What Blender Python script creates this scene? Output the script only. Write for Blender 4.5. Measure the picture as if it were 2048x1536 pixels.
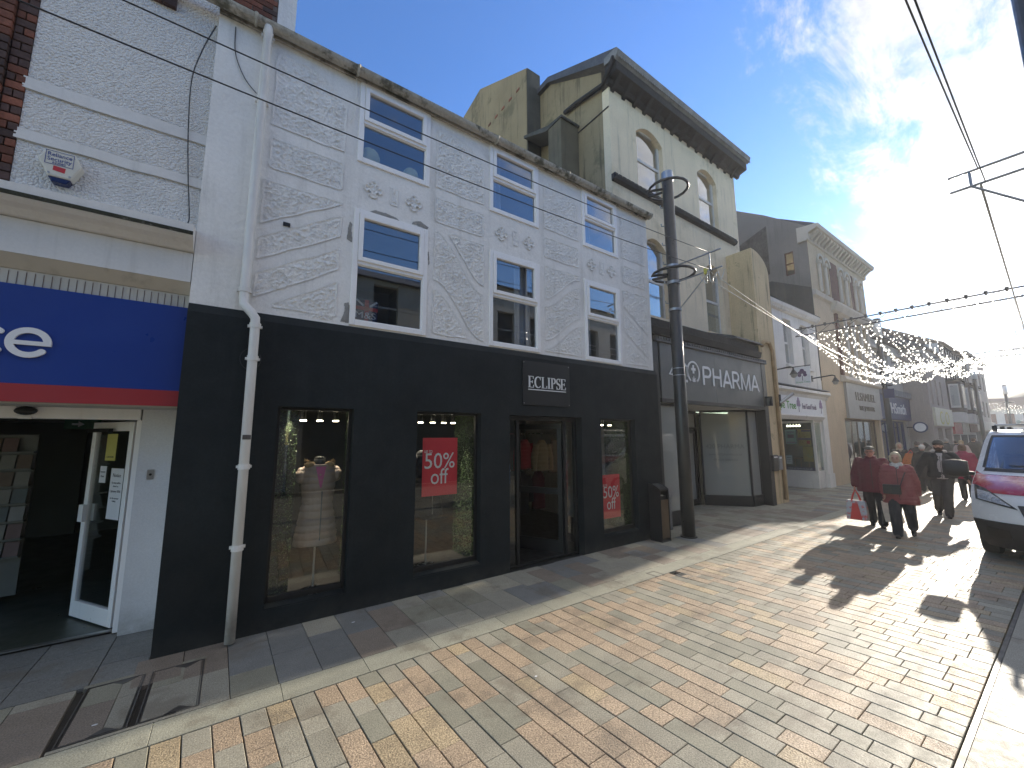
import bpy, bmesh, math, random
from mathutils import Vector, Matrix, noise
R_ = math.radians
random.seed(7)
for _o in list(bpy.data.objects):
    bpy.data.objects.remove(_o)
SC = bpy.context.scene
COL = SC.collection

# ------------------------------------------------------------------ camera
FPX = 793.0                      # focal length in pixels of a 2048 px wide picture
cam_d = bpy.data.cameras.new('camera')
cam = bpy.data.objects.new('camera', cam_d)
COL.objects.link(cam)
cam_d.sensor_fit = 'HORIZONTAL'
cam_d.sensor_width = 36.0
cam_d.lens = FPX / 2048 * 36.0
cam_d.clip_start = 0.05
cam_d.clip_end = 5000
_vz = Vector((997 - 1024, 5193 + 768, -FPX)).normalized()
_vs = Vector((2170 - 1024, -(869 - 768), -FPX))
_vs = (_vs - _vz * _vs.dot(_vz)).normalized()
_vy = _vz.cross(_vs)
RC = Matrix((_vs, _vy, _vz))     # camera axes -> world axes
CAM = Vector((0, 0, 1.9))
cam.matrix_world = Matrix.Translation(CAM) @ RC.to_4x4()
SC.camera = cam
SC.render.resolution_x = 1024
SC.render.resolution_y = 768


def px(p):
    c = RC.transposed() @ (Vector(p) - CAM)
    if c.z > -0.05:
        return None
    return 1024 + FPX * c.x / -c.z, 768 - FPX * c.y / -c.z


# ------------------------------------------------------------------ sky, sun, exposure
SUN_AZ, SUN_EL = 3.8, 17.8       # azimuth from the street axis (+X) towards the facades (+Y)
SUN = Vector((math.cos(R_(SUN_EL)) * math.cos(R_(SUN_AZ)), math.cos(R_(SUN_EL)) * math.sin(R_(SUN_AZ)), math.sin(R_(SUN_EL))))
world = bpy.data.worlds.new('World')
SC.world = world
world.use_nodes = True
wt = world.node_tree
wt.nodes.clear()


def wn(t, **k):
    n = wt.nodes.new(t)
    for a, b in k.items():
        setattr(n, a, b)
    return n


def wl(a, b):
    wt.links.new(a, b)


def wm(op, a, b=None, c=None, clamp=False):
    n = wn('ShaderNodeMath', operation=op, use_clamp=clamp)
    for i, x in enumerate((a, b, c)):
        if x is None:
            continue
        if isinstance(x, (int, float)):
            n.inputs[i].default_value = x
        else:
            wl(x, n.inputs[i])
    return n.outputs[0]


sky = wn('ShaderNodeTexSky', sky_type='NISHITA', sun_disc=False, sun_elevation=R_(SUN_EL), sun_rotation=R_(90 - SUN_AZ),
         altitude=20, air_density=1.15, dust_density=0.0, ozone_density=3.0)
tc = wn('ShaderNodeTexCoord')
sep = wn('ShaderNodeSeparateXYZ')
wl(tc.outputs['Generated'], sep.inputs[0])
zz = wm('ADD', wm('MAXIMUM', sep.outputs[2], 0.0), 0.12)
pxn = wm('DIVIDE', sep.outputs[0], zz)
pyn = wm('DIVIDE', sep.outputs[1], zz)
comb = wn('ShaderNodeCombineXYZ')
wl(pxn, comb.inputs[0])
wl(pyn, comb.inputs[1])
mp = wn('ShaderNodeMapping')
mp.inputs['Rotation'].default_value = (0, 0, R_(-22))
mp.inputs['Scale'].default_value = (2.1, 4.6, 1)
wl(comb.outputs[0], mp.inputs[0])
n1 = wn('ShaderNodeTexNoise')
n1.inputs['Scale'].default_value = 1.5
n1.inputs['Detail'].default_value = 9
n1.inputs['Roughness'].default_value = 0.68
n1.inputs['Distortion'].default_value = 0.35
wl(mp.outputs[0], n1.inputs['Vector'])
# cover: a bank of cloud lies over the sun side of the sky (the street axis and to its right)
bank = wm('MULTIPLY_ADD', wm('ABSOLUTE', wm('ADD', pyn, 0.35)), -1.0, 0.56)
bank = wm('ADD', bank, wm('MULTIPLY', pxn, 0.14))
bank = wm('MINIMUM', wm('MAXIMUM', bank, -0.5), 0.28)
dens = wm('ADD', n1.outputs[0], bank)
ramp = wn('ShaderNodeMapRange', interpolation_type='SMOOTHSTEP')
ramp.inputs['From Min'].default_value = 0.53
ramp.inputs['From Max'].default_value = 0.82
wl(dens, ramp.inputs['Value'])
dot = wn('ShaderNodeVectorMath', operation='DOT_PRODUCT')
nrm = wn('ShaderNodeVectorMath', operation='NORMALIZE')
wl(tc.outputs['Generated'], nrm.inputs[0])
wl(nrm.outputs[0], dot.inputs[0])
dot.inputs[1].default_value = SUN
cosg = wm('MAXIMUM', dot.outputs['Value'], 0.0)
# forward scattering of thin cloud round the sun
glow = wm('ADD', wm('MULTIPLY', wm('POWER', cosg, 150.0), 5.0), wm('ADD', wm('MULTIPLY', wm('POWER', cosg, 16.0), 0.8), 2.7))
n2 = wn('ShaderNodeTexNoise')
n2.inputs['Scale'].default_value = 5.5
n2.inputs['Detail'].default_value = 7
n2.inputs['Roughness'].default_value = 0.6
wl(mp.outputs[0], n2.inputs['Vector'])
glow = wm('MULTIPLY', glow, wm('MULTIPLY_ADD', n2.outputs[0], 0.9, 0.55))
ccol = wn('ShaderNodeCombineXYZ')
wl(glow, ccol.inputs[0])
wl(wm('MULTIPLY', glow, 0.99), ccol.inputs[1])
wl(wm('MULTIPLY', glow, 0.985), ccol.inputs[2])
aure = wn('ShaderNodeMix', data_type='RGBA', blend_type='ADD')
aure.inputs[0].default_value = 1.0
hs_ = wn('ShaderNodeHueSaturation')
hs_.inputs['Saturation'].default_value = 1.18
hs_.inputs['Hue'].default_value = 0.514
hs_.inputs['Value'].default_value = 0.80
wl(sky.outputs[0], hs_.inputs['Color'])
wl(hs_.outputs[0], aure.inputs[6])
veil = wm('ADD', wm('MULTIPLY', wm('POWER', cosg, 200.0), 5.0), wm('MULTIPLY', wm('POWER', cosg, 30.0), 0.5))
vc = wn('ShaderNodeCombineXYZ')
for i in range(3):
    wl(veil, vc.inputs[i])
wl(vc.outputs[0], aure.inputs[7])
mixc = wn('ShaderNodeMix', data_type='RGBA')
wl(wm('MULTIPLY', ramp.outputs[0], 0.93), mixc.inputs[0])
wl(aure.outputs[2], mixc.inputs[6])
wl(ccol.outputs[0], mixc.inputs[7])
bg = wn('ShaderNodeBackground')
bg.inputs['Strength'].default_value = 0.15
wl(mixc.outputs[2], bg.inputs['Color'])
wo = wn('ShaderNodeOutputWorld')
wl(bg.outputs[0], wo.inputs[0])

sun_d = bpy.data.lights.new('sun', 'SUN')
sun_d.energy = 4.0
sun_d.angle = R_(0.53)
sun_d.color = (1.0, 0.90, 0.76)
sun = bpy.data.objects.new('sun', sun_d)
sun.rotation_euler = (-SUN).to_track_quat('-Z', 'Y').to_euler()
sun.location = SUN * 60
COL.objects.link(sun)

SC.view_settings.view_transform = 'Standard'
SC.view_settings.look = 'None'
SC.view_settings.gamma = 1.0
SC.view_settings.exposure = 1.3

SC.render.engine = 'CYCLES'
SC.cycles.max_bounces = 7
SC.cycles.diffuse_bounces = 3
SC.cycles.glossy_bounces = 3
SC.cycles.transparent_max_bounces = 16


# ------------------------------------------------------------------ mesh helpers
WPOS = {}


class B:
    """collects faces, then links them as ONE mesh object"""

    def __init__(s):
        s.v = []
        s.f = []
        s.m = []
        s.mi = 0

    def add(s, vs, fs):
        n = len(s.v)
        s.v += [tuple(p) for p in vs]
        s.f += [tuple(i + n for i in f) for f in fs]
        s.m += [s.mi] * len(fs)
        return s

    def box(s, x0, x1, y0, y1, z0, z1):
        return s.add([(x0, y0, z0), (x1, y0, z0), (x1, y1, z0), (x0, y1, z0), (x0, y0, z1), (x1, y0, z1), (x1, y1, z1), (x0, y1, z1)],
                     [(0, 3, 2, 1), (4, 5, 6, 7), (0, 1, 5, 4), (1, 2, 6, 5), (2, 3, 7, 6), (3, 0, 4, 7)])

    def rot_box(s, c, hx, hy, hz, M):
        vs = [Vector(c) + M @ Vector((a * hx, b * hy, d * hz)) for d in (-1, 1) for a, b in ((-1, -1), (1, -1), (1, 1), (-1, 1))]
        return s.add(vs, [(0, 3, 2, 1), (4, 5, 6, 7), (0, 1, 5, 4), (1, 2, 6, 5), (2, 3, 7, 6), (3, 0, 4, 7)])

    def prism(s, pts, vec):
        """polygon (3-D points) swept along vec"""
        n = len(pts)
        vec = Vector(vec)
        vs = [Vector(p) for p in pts] + [Vector(p) + vec for p in pts]
        fs = [tuple(range(n))[::-1], tuple(range(n, 2 * n))]
        for i in range(n):
            j = (i + 1) % n
            fs.append((i, j, j + n, i + n))
        return s.add(vs, fs)

    def pxz(s, pts, y0, y1):
        return s.prism([(x, y0, z) for x, z in pts], (0, y1 - y0, 0))

    def pyz(s, pts, x0, x1):
        return s.prism([(x0, y, z) for y, z in pts], (x1 - x0, 0, 0))

    def pxy(s, pts, z0, z1):
        return s.prism([(x, y, z0) for x, y in pts], (0, 0, z1 - z0))

    def tube(s, pts, r, n=8, cap=True, closed=False):
        pts = [Vector(p) for p in pts]
        m = len(pts)
        rr = r if isinstance(r, (list, tuple)) else [r] * m
        base = len(s.v)
        up = None
        for i, p in enumerate(pts):
            if closed:
                t = (pts[(i + 1) % m] - pts[i - 1]).normalized()
            else:
                t = (pts[min(i + 1, m - 1)] - pts[max(i - 1, 0)]).normalized()
            if up is None:
                up = Vector((0, 0, 1)) if abs(t.z) < 0.9 else Vector((1, 0, 0))
            a = t.cross(up)
            if a.length < 1e-5:
                a = t.cross(Vector((0.3, 1, 0.2)))
            a.normalize()
            b = a.cross(t).normalized()
            up = b
            for k in range(n):
                g = 2 * math.pi * k / n
                q = p + (a * math.cos(g) + b * math.sin(g)) * rr[i]
                s.v.append(tuple(q))
        nf = 0
        for i in range(m if closed else m - 1):
            i2 = (i + 1) % m
            for k in range(n):
                k2 = (k + 1) % n
                s.f.append((base + i * n + k, base + i * n + k2, base + i2 * n + k2, base + i2 * n + k))
                nf += 1
        if cap and not closed:
            s.f.append(tuple(base + k for k in range(n))[::-1])
            s.f.append(tuple(base + (m - 1) * n + k for k in range(n)))
            nf += 2
        s.m += [s.mi] * nf
        return s

    def ell(s, c, r, nu=12, nv=8, M=None):
        if not isinstance(r, (tuple, list)):
            r = (r, r, r)
        vs = []
        fs = []
        for j in range(1, nv):
            th = math.pi * j / nv
            for i in range(nu):
                ph = 2 * math.pi * i / nu
                q = Vector((r[0] * math.sin(th) * math.cos(ph), r[1] * math.sin(th) * math.sin(ph), r[2] * math.cos(th)))
                vs.append(Vector(c) + (M @ q if M else q))
        t = len(vs)
        top = Vector((0, 0, r[2]))
        vs += [Vector(c) + (M @ top if M else top), Vector(c) - (M @ top if M else top)]
        for j in range(nv - 2):
            for i in range(nu):
                i2 = (i + 1) % nu
                fs.append((j * nu + i, (j + 1) * nu + i, (j + 1) * nu + i2, j * nu + i2))
        for i in range(nu):
            i2 = (i + 1) % nu
            fs.append((t, i, i2))
            fs.append((t + 1, (nv - 2) * nu + i2, (nv - 2) * nu + i))
        return s.add(vs, fs)

    def rings(s, rg, cap=True):
        """skin over a list of rings (each a list of the same number of points)"""
        n = len(rg[0])
        vs = [p for r in rg for p in r]
        fs = []
        for i in range(len(rg) - 1):
            for k in range(n):
                k2 = (k + 1) % n
                fs.append((i * n + k, i * n + k2, (i + 1) * n + k2, (i + 1) * n + k))
        if cap:
            fs.append(tuple(range(n))[::-1])
            fs.append(tuple((len(rg) - 1) * n + k for k in range(n)))
        return s.add(vs, fs)

    def grid(s, fn, nu, nv):
        vs = [fn(i / nu, j / nv) for j in range(nv + 1) for i in range(nu + 1)]
        fs = []
        for j in range(nv):
            for i in range(nu):
                a = j * (nu + 1) + i
                fs.append((a, a + 1, a + nu + 2, a + nu + 1))
        return s.add(vs, fs)

    def xf(s, M):
        s.v = [tuple(M @ Vector(p)) for p in s.v]
        return s

    def mesh(s, name, mats, smooth=False, off=(0, 0, 0), fix=True):
        me = bpy.data.meshes.new(name)
        o = Vector(off)
        me.from_pydata([(p[0] - o.x, p[1] - o.y, p[2] - o.z) for p in s.v], [], s.f)
        if not isinstance(mats, (list, tuple)):
            mats = [mats]
        for m in mats:
            if m:
                me.materials.append(m)
        if len(mats) > 1:
            me.polygons.foreach_set('material_index', s.m)
        if fix:
            bm = bmesh.new()
            bm.from_mesh(me)
            bmesh.ops.recalc_face_normals(bm, faces=bm.faces)
            bm.to_mesh(me)
            bm.free()
        if smooth:
            me.polygons.foreach_set('use_smooth', [True] * len(me.polygons))
        me.update()
        return me

    def build(s, name, mats, parent=None, smooth=False, bevel=0, fix=True, seg=2):
        off = WPOS[parent.name] if parent else Vector((0, 0, 0))
        me = s.mesh(name, mats, smooth, off, fix)
        o = link(name, me, parent, off)
        if bevel:
            b = o.modifiers.new('bevel', 'BEVEL')
            b.width = bevel
            b.segments = seg
            b.limit_method = 'ANGLE'
            b.angle_limit = R_(40)
        if smooth == 'auto':
            pass
        return o


def link(name, me, parent=None, off=None):
    o = bpy.data.objects.new(name, me)
    COL.objects.link(o)
    o.parent = parent
    WPOS[o.name] = Vector(off) if off is not None else Vector((0, 0, 0))
    return o


def tag(o, label=None, cat=None, group=None, kind=None):
    if label:
        o['label'] = label
    if cat:
        o['category'] = cat
    if group:
        o['group'] = group
    if kind:
        o['kind'] = kind
    return o


def thing(name, label, cat, loc=(0, 0, 0), group=None):
    o = bpy.data.objects.new(name, None)
    COL.objects.link(o)
    o.location = loc
    o.empty_display_size = 0.2
    WPOS[o.name] = Vector(loc)
    return tag(o, label, cat, group)


def one(b, name, mats, label, cat, group=None, smooth=False, bevel=0):
    """a thing that is one mesh"""
    xs = [p[0] for p in b.v]
    ys = [p[1] for p in b.v]
    zs = [p[2] for p in b.v]
    loc = Vector(((min(xs) + max(xs)) / 2, (min(ys) + max(ys)) / 2, min(zs)))
    me = b.mesh(name, mats, smooth, loc)
    o = link(name, me, None, loc)
    o.location = loc
    if bevel:
        m = o.modifiers.new('bevel', 'BEVEL')
        m.width = bevel
        m.segments = 2
        m.limit_method = 'ANGLE'
    return tag(o, label, cat, group)


def wall(b, x0, x1, z0, z1, y, depth, holes=(), sides=True):
    """front sheet in the plane Y=y with rectangular openings whose reveals run back by depth"""
    xs = sorted({x0, x1, *[h[0] for h in holes], *[h[1] for h in holes]})
    zs = sorted({z0, z1, *[h[2] for h in holes], *[h[3] for h in holes]})
    xs = [x for x in xs if x0 - 1e-6 <= x <= x1 + 1e-6]
    zs = [z for z in zs if z0 - 1e-6 <= z <= z1 + 1e-6]
    idx = {}
    vs = []

    def vid(x, z):
        if (x, z) not in idx:
            idx[(x, z)] = len(vs)
            vs.append((x, y, z))
        return idx[(x, z)]
    fs = []
    for i in range(len(xs) - 1):
        for j in range(len(zs) - 1):
            cx, cz = (xs[i] + xs[i + 1]) / 2, (zs[j] + zs[j + 1]) / 2
            if any(h[0] < cx < h[1] and h[2] < cz < h[3] for h in holes):
                continue
            fs.append((vid(xs[i], zs[j]), vid(xs[i + 1], zs[j]), vid(xs[i + 1], zs[j + 1]), vid(xs[i], zs[j + 1])))
    b.add(vs, fs)
    for h in holes:
        a, c, d, e = h[:4]
        for (p, q) in (((a, d), (a, e)), ((a, e), (c, e)), ((c, e), (c, d)), ((c, d), (a, d))):
            b.add([(p[0], y, p[1]), (q[0], y, q[1]), (q[0], y + depth, q[1]), (p[0], y + depth, p[1])], [(0, 1, 2, 3)])
    if sides:
        for (p, q) in (((x0, z0), (x0, z1)), ((x0, z1), (x1, z1)), ((x1, z1), (x1, z0)), ((x1, z0), (x0, z0))):
            b.add([(p[0], y, p[1]), (q[0], y, q[1]), (q[0], y + depth, q[1]), (p[0], y + depth, p[1])], [(0, 1, 2, 3)])
    return b


def ring(b, x0, x1, z0, z1, w, y0, y1):
    """rectangular frame, mitred boxes butted end to end"""
    if not isinstance(w, (list, tuple)):
        w = (w, w, w, w)     # left right bottom top
    b.box(x0, x0 + w[0], y0, y1, z0, z1)
    b.box(x1 - w[1], x1, y0, y1, z0, z1)
    b.box(x0 + w[0], x1 - w[1], y0, y1, z0, z0 + w[2])
    b.box(x0 + w[0], x1 - w[1], y0, y1, z1 - w[3], z1)
    return b


def copy_tree(o, loc, label=None, group=None):
    c = o.copy()
    COL.objects.link(c)
    c.location = loc
    WPOS[c.name] = Vector(loc)
    if label:
        c['label'] = label
    if group:
        c['group'] = group
    for ch in list(o.children):
        d = ch.copy()
        COL.objects.link(d)
        d.parent = c
        for g in list(ch.children):
            e = g.copy()
            COL.objects.link(e)
            e.parent = d
    return c


def text_mesh(body, size, depth, xscale=1.0, bold=0.0, spacing=1.0, align='LEFT'):
    """writing in Blender's own letters as B faces in the XZ plane, origin at the baseline start"""
    cu = bpy.data.curves.new('lettering', 'FONT')
    cu.body = body
    cu.size = size
    cu.extrude = depth / 2
    cu.offset = bold
    cu.space_character = spacing
    cu.align_x = align
    cu.resolution_u = 3
    ob = bpy.data.objects.new('lettering', cu)
    me = bpy.data.meshes.new_from_object(ob)
    bpy.data.objects.remove(ob)
    b = B()
    b.add([(v.co.x * xscale, v.co.z, v.co.y) for v in me.vertices], [tuple(p.vertices) for p in me.polygons])
    bpy.data.meshes.remove(me)
    return b


def writing(body, size, x, y, z, mat, parent=None, depth=0.006, xscale=1.0, bold=0.0, spacing=1.0, align='LEFT', fit=None, name='lettering', M=None):
    b = text_mesh(body, size, depth, xscale, bold, spacing, align)
    if fit:
        w = max(p[0] for p in b.v) - min(p[0] for p in b.v)
        b.v = [(p[0] * fit / w, p[1], p[2]) for p in b.v]
        x0 = min(p[0] for p in b.v)
        b.v = [(p[0] - x0, p[1], p[2]) for p in b.v]
    if M is None:
        b.v = [(p[0] + x, p[1] + y, p[2] + z) for p in b.v]
    else:
        b.xf(M)
    return b.build(name, mat, parent, fix=False)


def stroke(b, pts, w, y, d):
    """a pen stroke of width w (scalar or list) in the XZ plane at depth y, thickness d"""
    n = len(pts)
    ww = w if isinstance(w, (list, tuple)) else [w] * n
    L, Rr = [], []
    for i, (x, z) in enumerate(pts):
        a = pts[max(i - 1, 0)]
        c = pts[min(i + 1, n - 1)]
        t = Vector((c[0] - a[0], c[1] - a[1])).normalized()
        nx, nz = -t.y, t.x
        L.append((x + nx * ww[i] / 2, z + nz * ww[i] / 2))
        Rr.append((x - nx * ww[i] / 2, z - nz * ww[i] / 2))
    for i in range(n - 1):
        b.pxz([L[i], L[i + 1], Rr[i + 1], Rr[i]], y, y + d)
    return b


def arc(cx, cz, rx, rz, a0, a1, n=12):
    return [(cx + rx * math.cos(R_(a0 + (a1 - a0) * i / n)), cz + rz * math.sin(R_(a0 + (a1 - a0) * i / n))) for i in range(n + 1)]


def smooth_path(pts, n=6):
    P = [Vector(p) for p in pts]
    out = []
    for i in range(len(P) - 1):
        p0, p1, p2, p3 = P[max(i - 1, 0)], P[i], P[i + 1], P[min(i + 2, len(P) - 1)]
        for k in range(n):
            u = k / n
            out.append(0.5 * (2 * p1 + (p2 - p0) * u + (2 * p0 - 5 * p1 + 4 * p2 - p3) * u * u + (3 * p1 - p0 - 3 * p2 + p3) * u ** 3))
    return out + [P[-1]]


# ------------------------------------------------------------------ materials
def mat(name, col, rough=0.7, var=0.12, vs=2.5, fine=0.0, fs=60, bump=0.0, bs=60, bdet=4, metal=0.0, spec=0.5,
        streak=None, sk=0.0, blotch=None, bl=0.0, blo=0.55, bsc=1.6, low=None, coat=0.0, alpha=None, objvar=0.0, voro=0.0, aniso=(1, 1, 1)):
    m = bpy.data.materials.new(name)
    m.use_nodes = True
    t = m.node_tree
    N = t.nodes
    N.clear()
    out = N.new('ShaderNodeOutputMaterial')
    p = N.new('ShaderNodeBsdfPrincipled')
    t.links.new(p.outputs[0], out.inputs[0])
    p.inputs['Roughness'].default_value = rough
    p.inputs['Metallic'].default_value = metal
    p.inputs['Specular IOR Level'].default_value = spec
    p.inputs['Coat Weight'].default_value = coat
    p.inputs['Coat Roughness'].default_value = 0.05
    geo = N.new('ShaderNodeNewGeometry')

    def nz(scale, det=4, rgh=0.55, stretch=None):
        n = N.new('ShaderNodeTexNoise')
        n.inputs['Scale'].default_value = scale
        n.inputs['Detail'].default_value = det
        n.inputs['Roughness'].default_value = rgh
        src = geo.outputs['Position']
        if stretch:
            mm = N.new('ShaderNodeMapping')
            mm.inputs['Scale'].default_value = stretch
            t.links.new(src, mm.inputs[0])
            src = mm.outputs[0]
        t.links.new(src, n.inputs['Vector'])
        return n.outputs[0]

    def rng(v, a, b, c, d, smooth=False):
        n = N.new('ShaderNodeMapRange')
        if smooth:
            n.interpolation_type = 'SMOOTHSTEP'
        for i, x in enumerate((a, b, c, d)):
            n.inputs[i + 1].default_value = x
        t.links.new(v, n.inputs[0])
        return n.outputs[0]

    def mul(a, b):
        n = N.new('ShaderNodeMath')
        n.operation = 'MULTIPLY'
        t.links.new(a, n.inputs[0])
        t.links.new(b, n.inputs[1])
        return n.outputs[0]
    f = rng(nz(vs, 5), 0.3, 0.7, 1 - var, 1 + var)
    if fine:
        f = mul(f, rng(nz(fs, 3, 0.7), 0.34, 0.66, 1 - fine, 1 + fine))
    if objvar:
        oi = N.new('ShaderNodeObjectInfo')
        f = mul(f, rng(oi.outputs['Random'], 0, 1, 1 - objvar, 1 + objvar))
        f = mul(f, rng(geo.outputs['Random Per Island'], 0, 1, 1 - objvar * .7, 1 + objvar * .7))
    hsv = N.new('ShaderNodeVectorMath')
    hsv.operation = 'SCALE'
    hsv.inputs[0].default_value = col[:3]
    t.links.new(f, hsv.inputs['Scale'])
    c = hsv.outputs[0]

    def over(c, fac, colr):
        n = N.new('ShaderNodeMix')
        n.data_type = 'RGBA'
        t.links.new(fac, n.inputs[0])
        t.links.new(c, n.inputs[6])
        n.inputs[7].default_value = (*colr, 1)
        return n.outputs[2]
    if streak:
        s1 = rng(nz(1.0, 5, 0.65, (7, 7, 0.55)), 0.5, 0.72, 0, sk, True)
        s1 = mul(s1, rng(nz(0.9, 3), 0.35, 0.65, 0.2, 1))
        c = over(c, s1, streak)
    if blotch:
        c = over(c, rng(nz(bsc, 6, 0.68), blo, blo + 0.12, 0, bl, True), blotch)
    if low:
        colr, zt, amt = low
        sp = N.new('ShaderNodeSeparateXYZ')
        t.links.new(geo.outputs['Position'], sp.inputs[0])
        l1 = mul(rng(sp.outputs[2], 0, zt, amt, 0, True), rng(nz(6, 5, 0.7), 0.3, 0.65, 0.1, 1))
        c = over(c, l1, colr)
    t.links.new(c, p.inputs['Base Color'])
    rr = rng(nz(vs * 3, 4), 0.3, 0.7, max(rough - 0.08, 0.02), min(rough + 0.08, 1))
    t.links.new(rr, p.inputs['Roughness'])
    if bump:
        bn = N.new('ShaderNodeBump')
        bn.inputs['Strength'].default_value = 1.0
        bn.inputs['Distance'].default_value = bump
        h = nz(bs, bdet, 0.6, aniso if aniso != (1, 1, 1) else None)
        if voro:
            vo = N.new('ShaderNodeTexVoronoi')
            vo.inputs['Scale'].default_value = voro
            t.links.new(geo.outputs['Position'], vo.inputs['Vector'])
            n = N.new('ShaderNodeMath')
            n.operation = 'SUBTRACT'
            t.links.new(h, n.inputs[0])
            t.links.new(vo.outputs['Distance'], n.inputs[1])
            h = n.outputs[0]
        t.links.new(h, bn.inputs['Height'])
        t.links.new(bn.outputs[0], p.inputs['Normal'])
    return m


def glass(name, tint=(0.9, 0.95, 0.93), refl=1.0, rough=0.01, haze=0.0, wob=0.0):
    """a single thin pane: mirror reflection by Fresnel over a tinted see-through"""
    m = bpy.data.materials.new(name)
    m.use_nodes = True
    t = m.node_tree
    N = t.nodes
    N.clear()
    out = N.new('ShaderNodeOutputMaterial')
    tr = N.new('ShaderNodeBsdfTransparent')
    tr.inputs[0].default_value = (*tint, 1)
    gl = N.new('ShaderNodeBsdfGlossy')
    gl.inputs['Roughness'].default_value = rough
    fr = N.new('ShaderNodeFresnel')
    fr.inputs['IOR'].default_value = 1.52
    mu = N.new('ShaderNodeMath')
    mu.operation = 'MULTIPLY'
    mu.use_clamp = True
    mu.inputs[1].default_value = 0.95 * refl
    t.links.new(fr.outputs[0], mu.inputs[0])
    # same Fresnel from either side of the thin sheet (no total reflection on the way out)
    gb_ = N.new('ShaderNodeNewGeometry')
    io = N.new('ShaderNodeMapRange')
    io.inputs[3].default_value = 1.52
    io.inputs[4].default_value = 1 / 1.52
    t.links.new(gb_.outputs['Backfacing'], io.inputs[0])
    t.links.new(io.outputs[0], fr.inputs['IOR'])
    mx = N.new('ShaderNodeMixShader')
    t.links.new(mu.outputs[0], mx.inputs[0])
    t.links.new(tr.outputs[0], mx.inputs[1])
    t.links.new(gl.outputs[0], mx.inputs[2])
    if wob:
        bn = N.new('ShaderNodeBump')
        bn.inputs['Distance'].default_value = wob
        nn = N.new('ShaderNodeTexNoise')
        nn.inputs['Scale'].default_value = 1.6
        g = N.new('ShaderNodeNewGeometry')
        t.links.new(g.outputs['Position'], nn.inputs['Vector'])
        t.links.new(nn.outputs[0], bn.inputs['Height'])
        t.links.new(bn.outputs[0], gl.inputs['Normal'])
    last = mx.outputs[0]
    if haze:
        df = N.new('ShaderNodeBsdfDiffuse')
        df.inputs[0].default_value = (0.6, 0.6, 0.58, 1)
        m2 = N.new('ShaderNodeMixShader')
        m2.inputs[0].default_value = haze
        t.links.new(last, m2.inputs[1])
        t.links.new(df.outputs[0], m2.inputs[2])
        last = m2.outputs[0]
    t.links.new(last, out.inputs[0])
    return m


def emit(name, col, s):
    m = bpy.data.materials.new(name)
    m.use_nodes = True
    t = m.node_tree
    t.nodes.clear()
    out = t.nodes.new('ShaderNodeOutputMaterial')
    e = t.nodes.new('ShaderNodeEmission')
    e.inputs[0].default_value = (*col, 1)
    e.inputs[1].default_value = s
    t.links.new(e.outputs[0], out.inputs[0])
    return m


MT = {}
MT['grout'] = mat('grout', (0.055, 0.05, 0.043), 0.95, 0.25, 4, bump=0.004, bs=80)
MT['stone_far'] = mat('stone_far', (0.30, 0.27, 0.22), 0.55, 0.15, 1.2, fine=0.2, fs=8)
GRAN = dict(rough=0.60, var=0.08, vs=5, fine=0.5, fs=85, bump=0.006, bs=85, objvar=0.09, spec=0.45, blotch=(0.15, 0.125, 0.095), bl=0.5, blo=0.52, bsc=1.7)
MT['gran_buff'] = mat('gran_buff', (0.385, 0.295, 0.205), **GRAN)
MT['gran_gold'] = mat('gran_gold', (0.385, 0.305, 0.195), **GRAN)
MT['gran_grey'] = mat('gran_grey', (0.31, 0.29, 0.23), **{**GRAN, 'fine': 0.36, 'bump': 0.003, 'fs': 110})
MT['gran_green'] = mat('gran_green', (0.26, 0.25, 0.195), **{**GRAN, 'fine': 0.3, 'bump': 0.0025, 'fs': 110})
MT['slab_brown'] = mat('slab_brown', (0.22, 0.185, 0.15), **{**GRAN, 'fine': 0.4, 'bump': 0.003, 'fs': 110})
MT['slab_pale'] = mat('slab_pale', (0.29, 0.275, 0.225), **{**GRAN, 'fine': 0.32, 'bump': 0.0025, 'fs': 110})
MT['slab_blue'] = mat('slab_blue', (0.185, 0.188, 0.18), **{**GRAN, 'fine': 0.3, 'bump': 0.0025, 'fs': 110})
MT['kerb'] = mat('kerb', (0.30, 0.295, 0.235), **{**GRAN, 'fine': 0.32, 'bump': 0.0025, 'fs': 110})
MT['white_render'] = mat('white_render', (0.84, 0.815, 0.775), 0.85, 0.05, 1.6, fine=0.05, fs=30, bump=0.012, bs=9, streak=(0.36, 0.34, 0.30), sk=0.35, blotch=(0.42, 0.40, 0.36), bl=0.35, blo=0.62, bsc=2.2)
MT['white_rough'] = mat('white_rough', (0.87, 0.845, 0.80), 0.9, 0.06, 3, fine=0.10, fs=90, bump=0.006, bs=70, bdet=3, streak=(0.40, 0.38, 0.34), sk=0.3)
MT['roughcast'] = mat('roughcast', (0.82, 0.80, 0.77), 0.9, 0.04, 2, fine=0.10, fs=120, bump=0.02, bs=62, bdet=3, voro=48, streak=(0.45, 0.44, 0.42), sk=0.2)
MT['smooth_white'] = mat('smooth_white', (0.74, 0.72, 0.69), 0.8, 0.05, 2, fine=0.03, fs=40, bump=0.002, bs=25, streak=(0.42, 0.40, 0.36), sk=0.4)
MT['patch_cement'] = mat('patch_cement', (0.30, 0.29, 0.27), 0.95, 0.2, 9, bump=0.004, bs=60)
MT['black_render'] = mat('black_render', (0.011, 0.0155, 0.0175), 0.7, 0.25, 1.5, fine=0.15, fs=50, bump=0.002, bs=35, spec=0.3, streak=(0.022, 0.028, 0.030), sk=0.35, blotch=(0.022, 0.025, 0.026), bl=0.5, blo=0.6, bsc=3.5, low=((0.05, 0.048, 0.042), 0.22, 0.7))
MT['black_paint'] = mat('black_paint', (0.012, 0.013, 0.015), 0.35, 0.2, 4)
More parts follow.
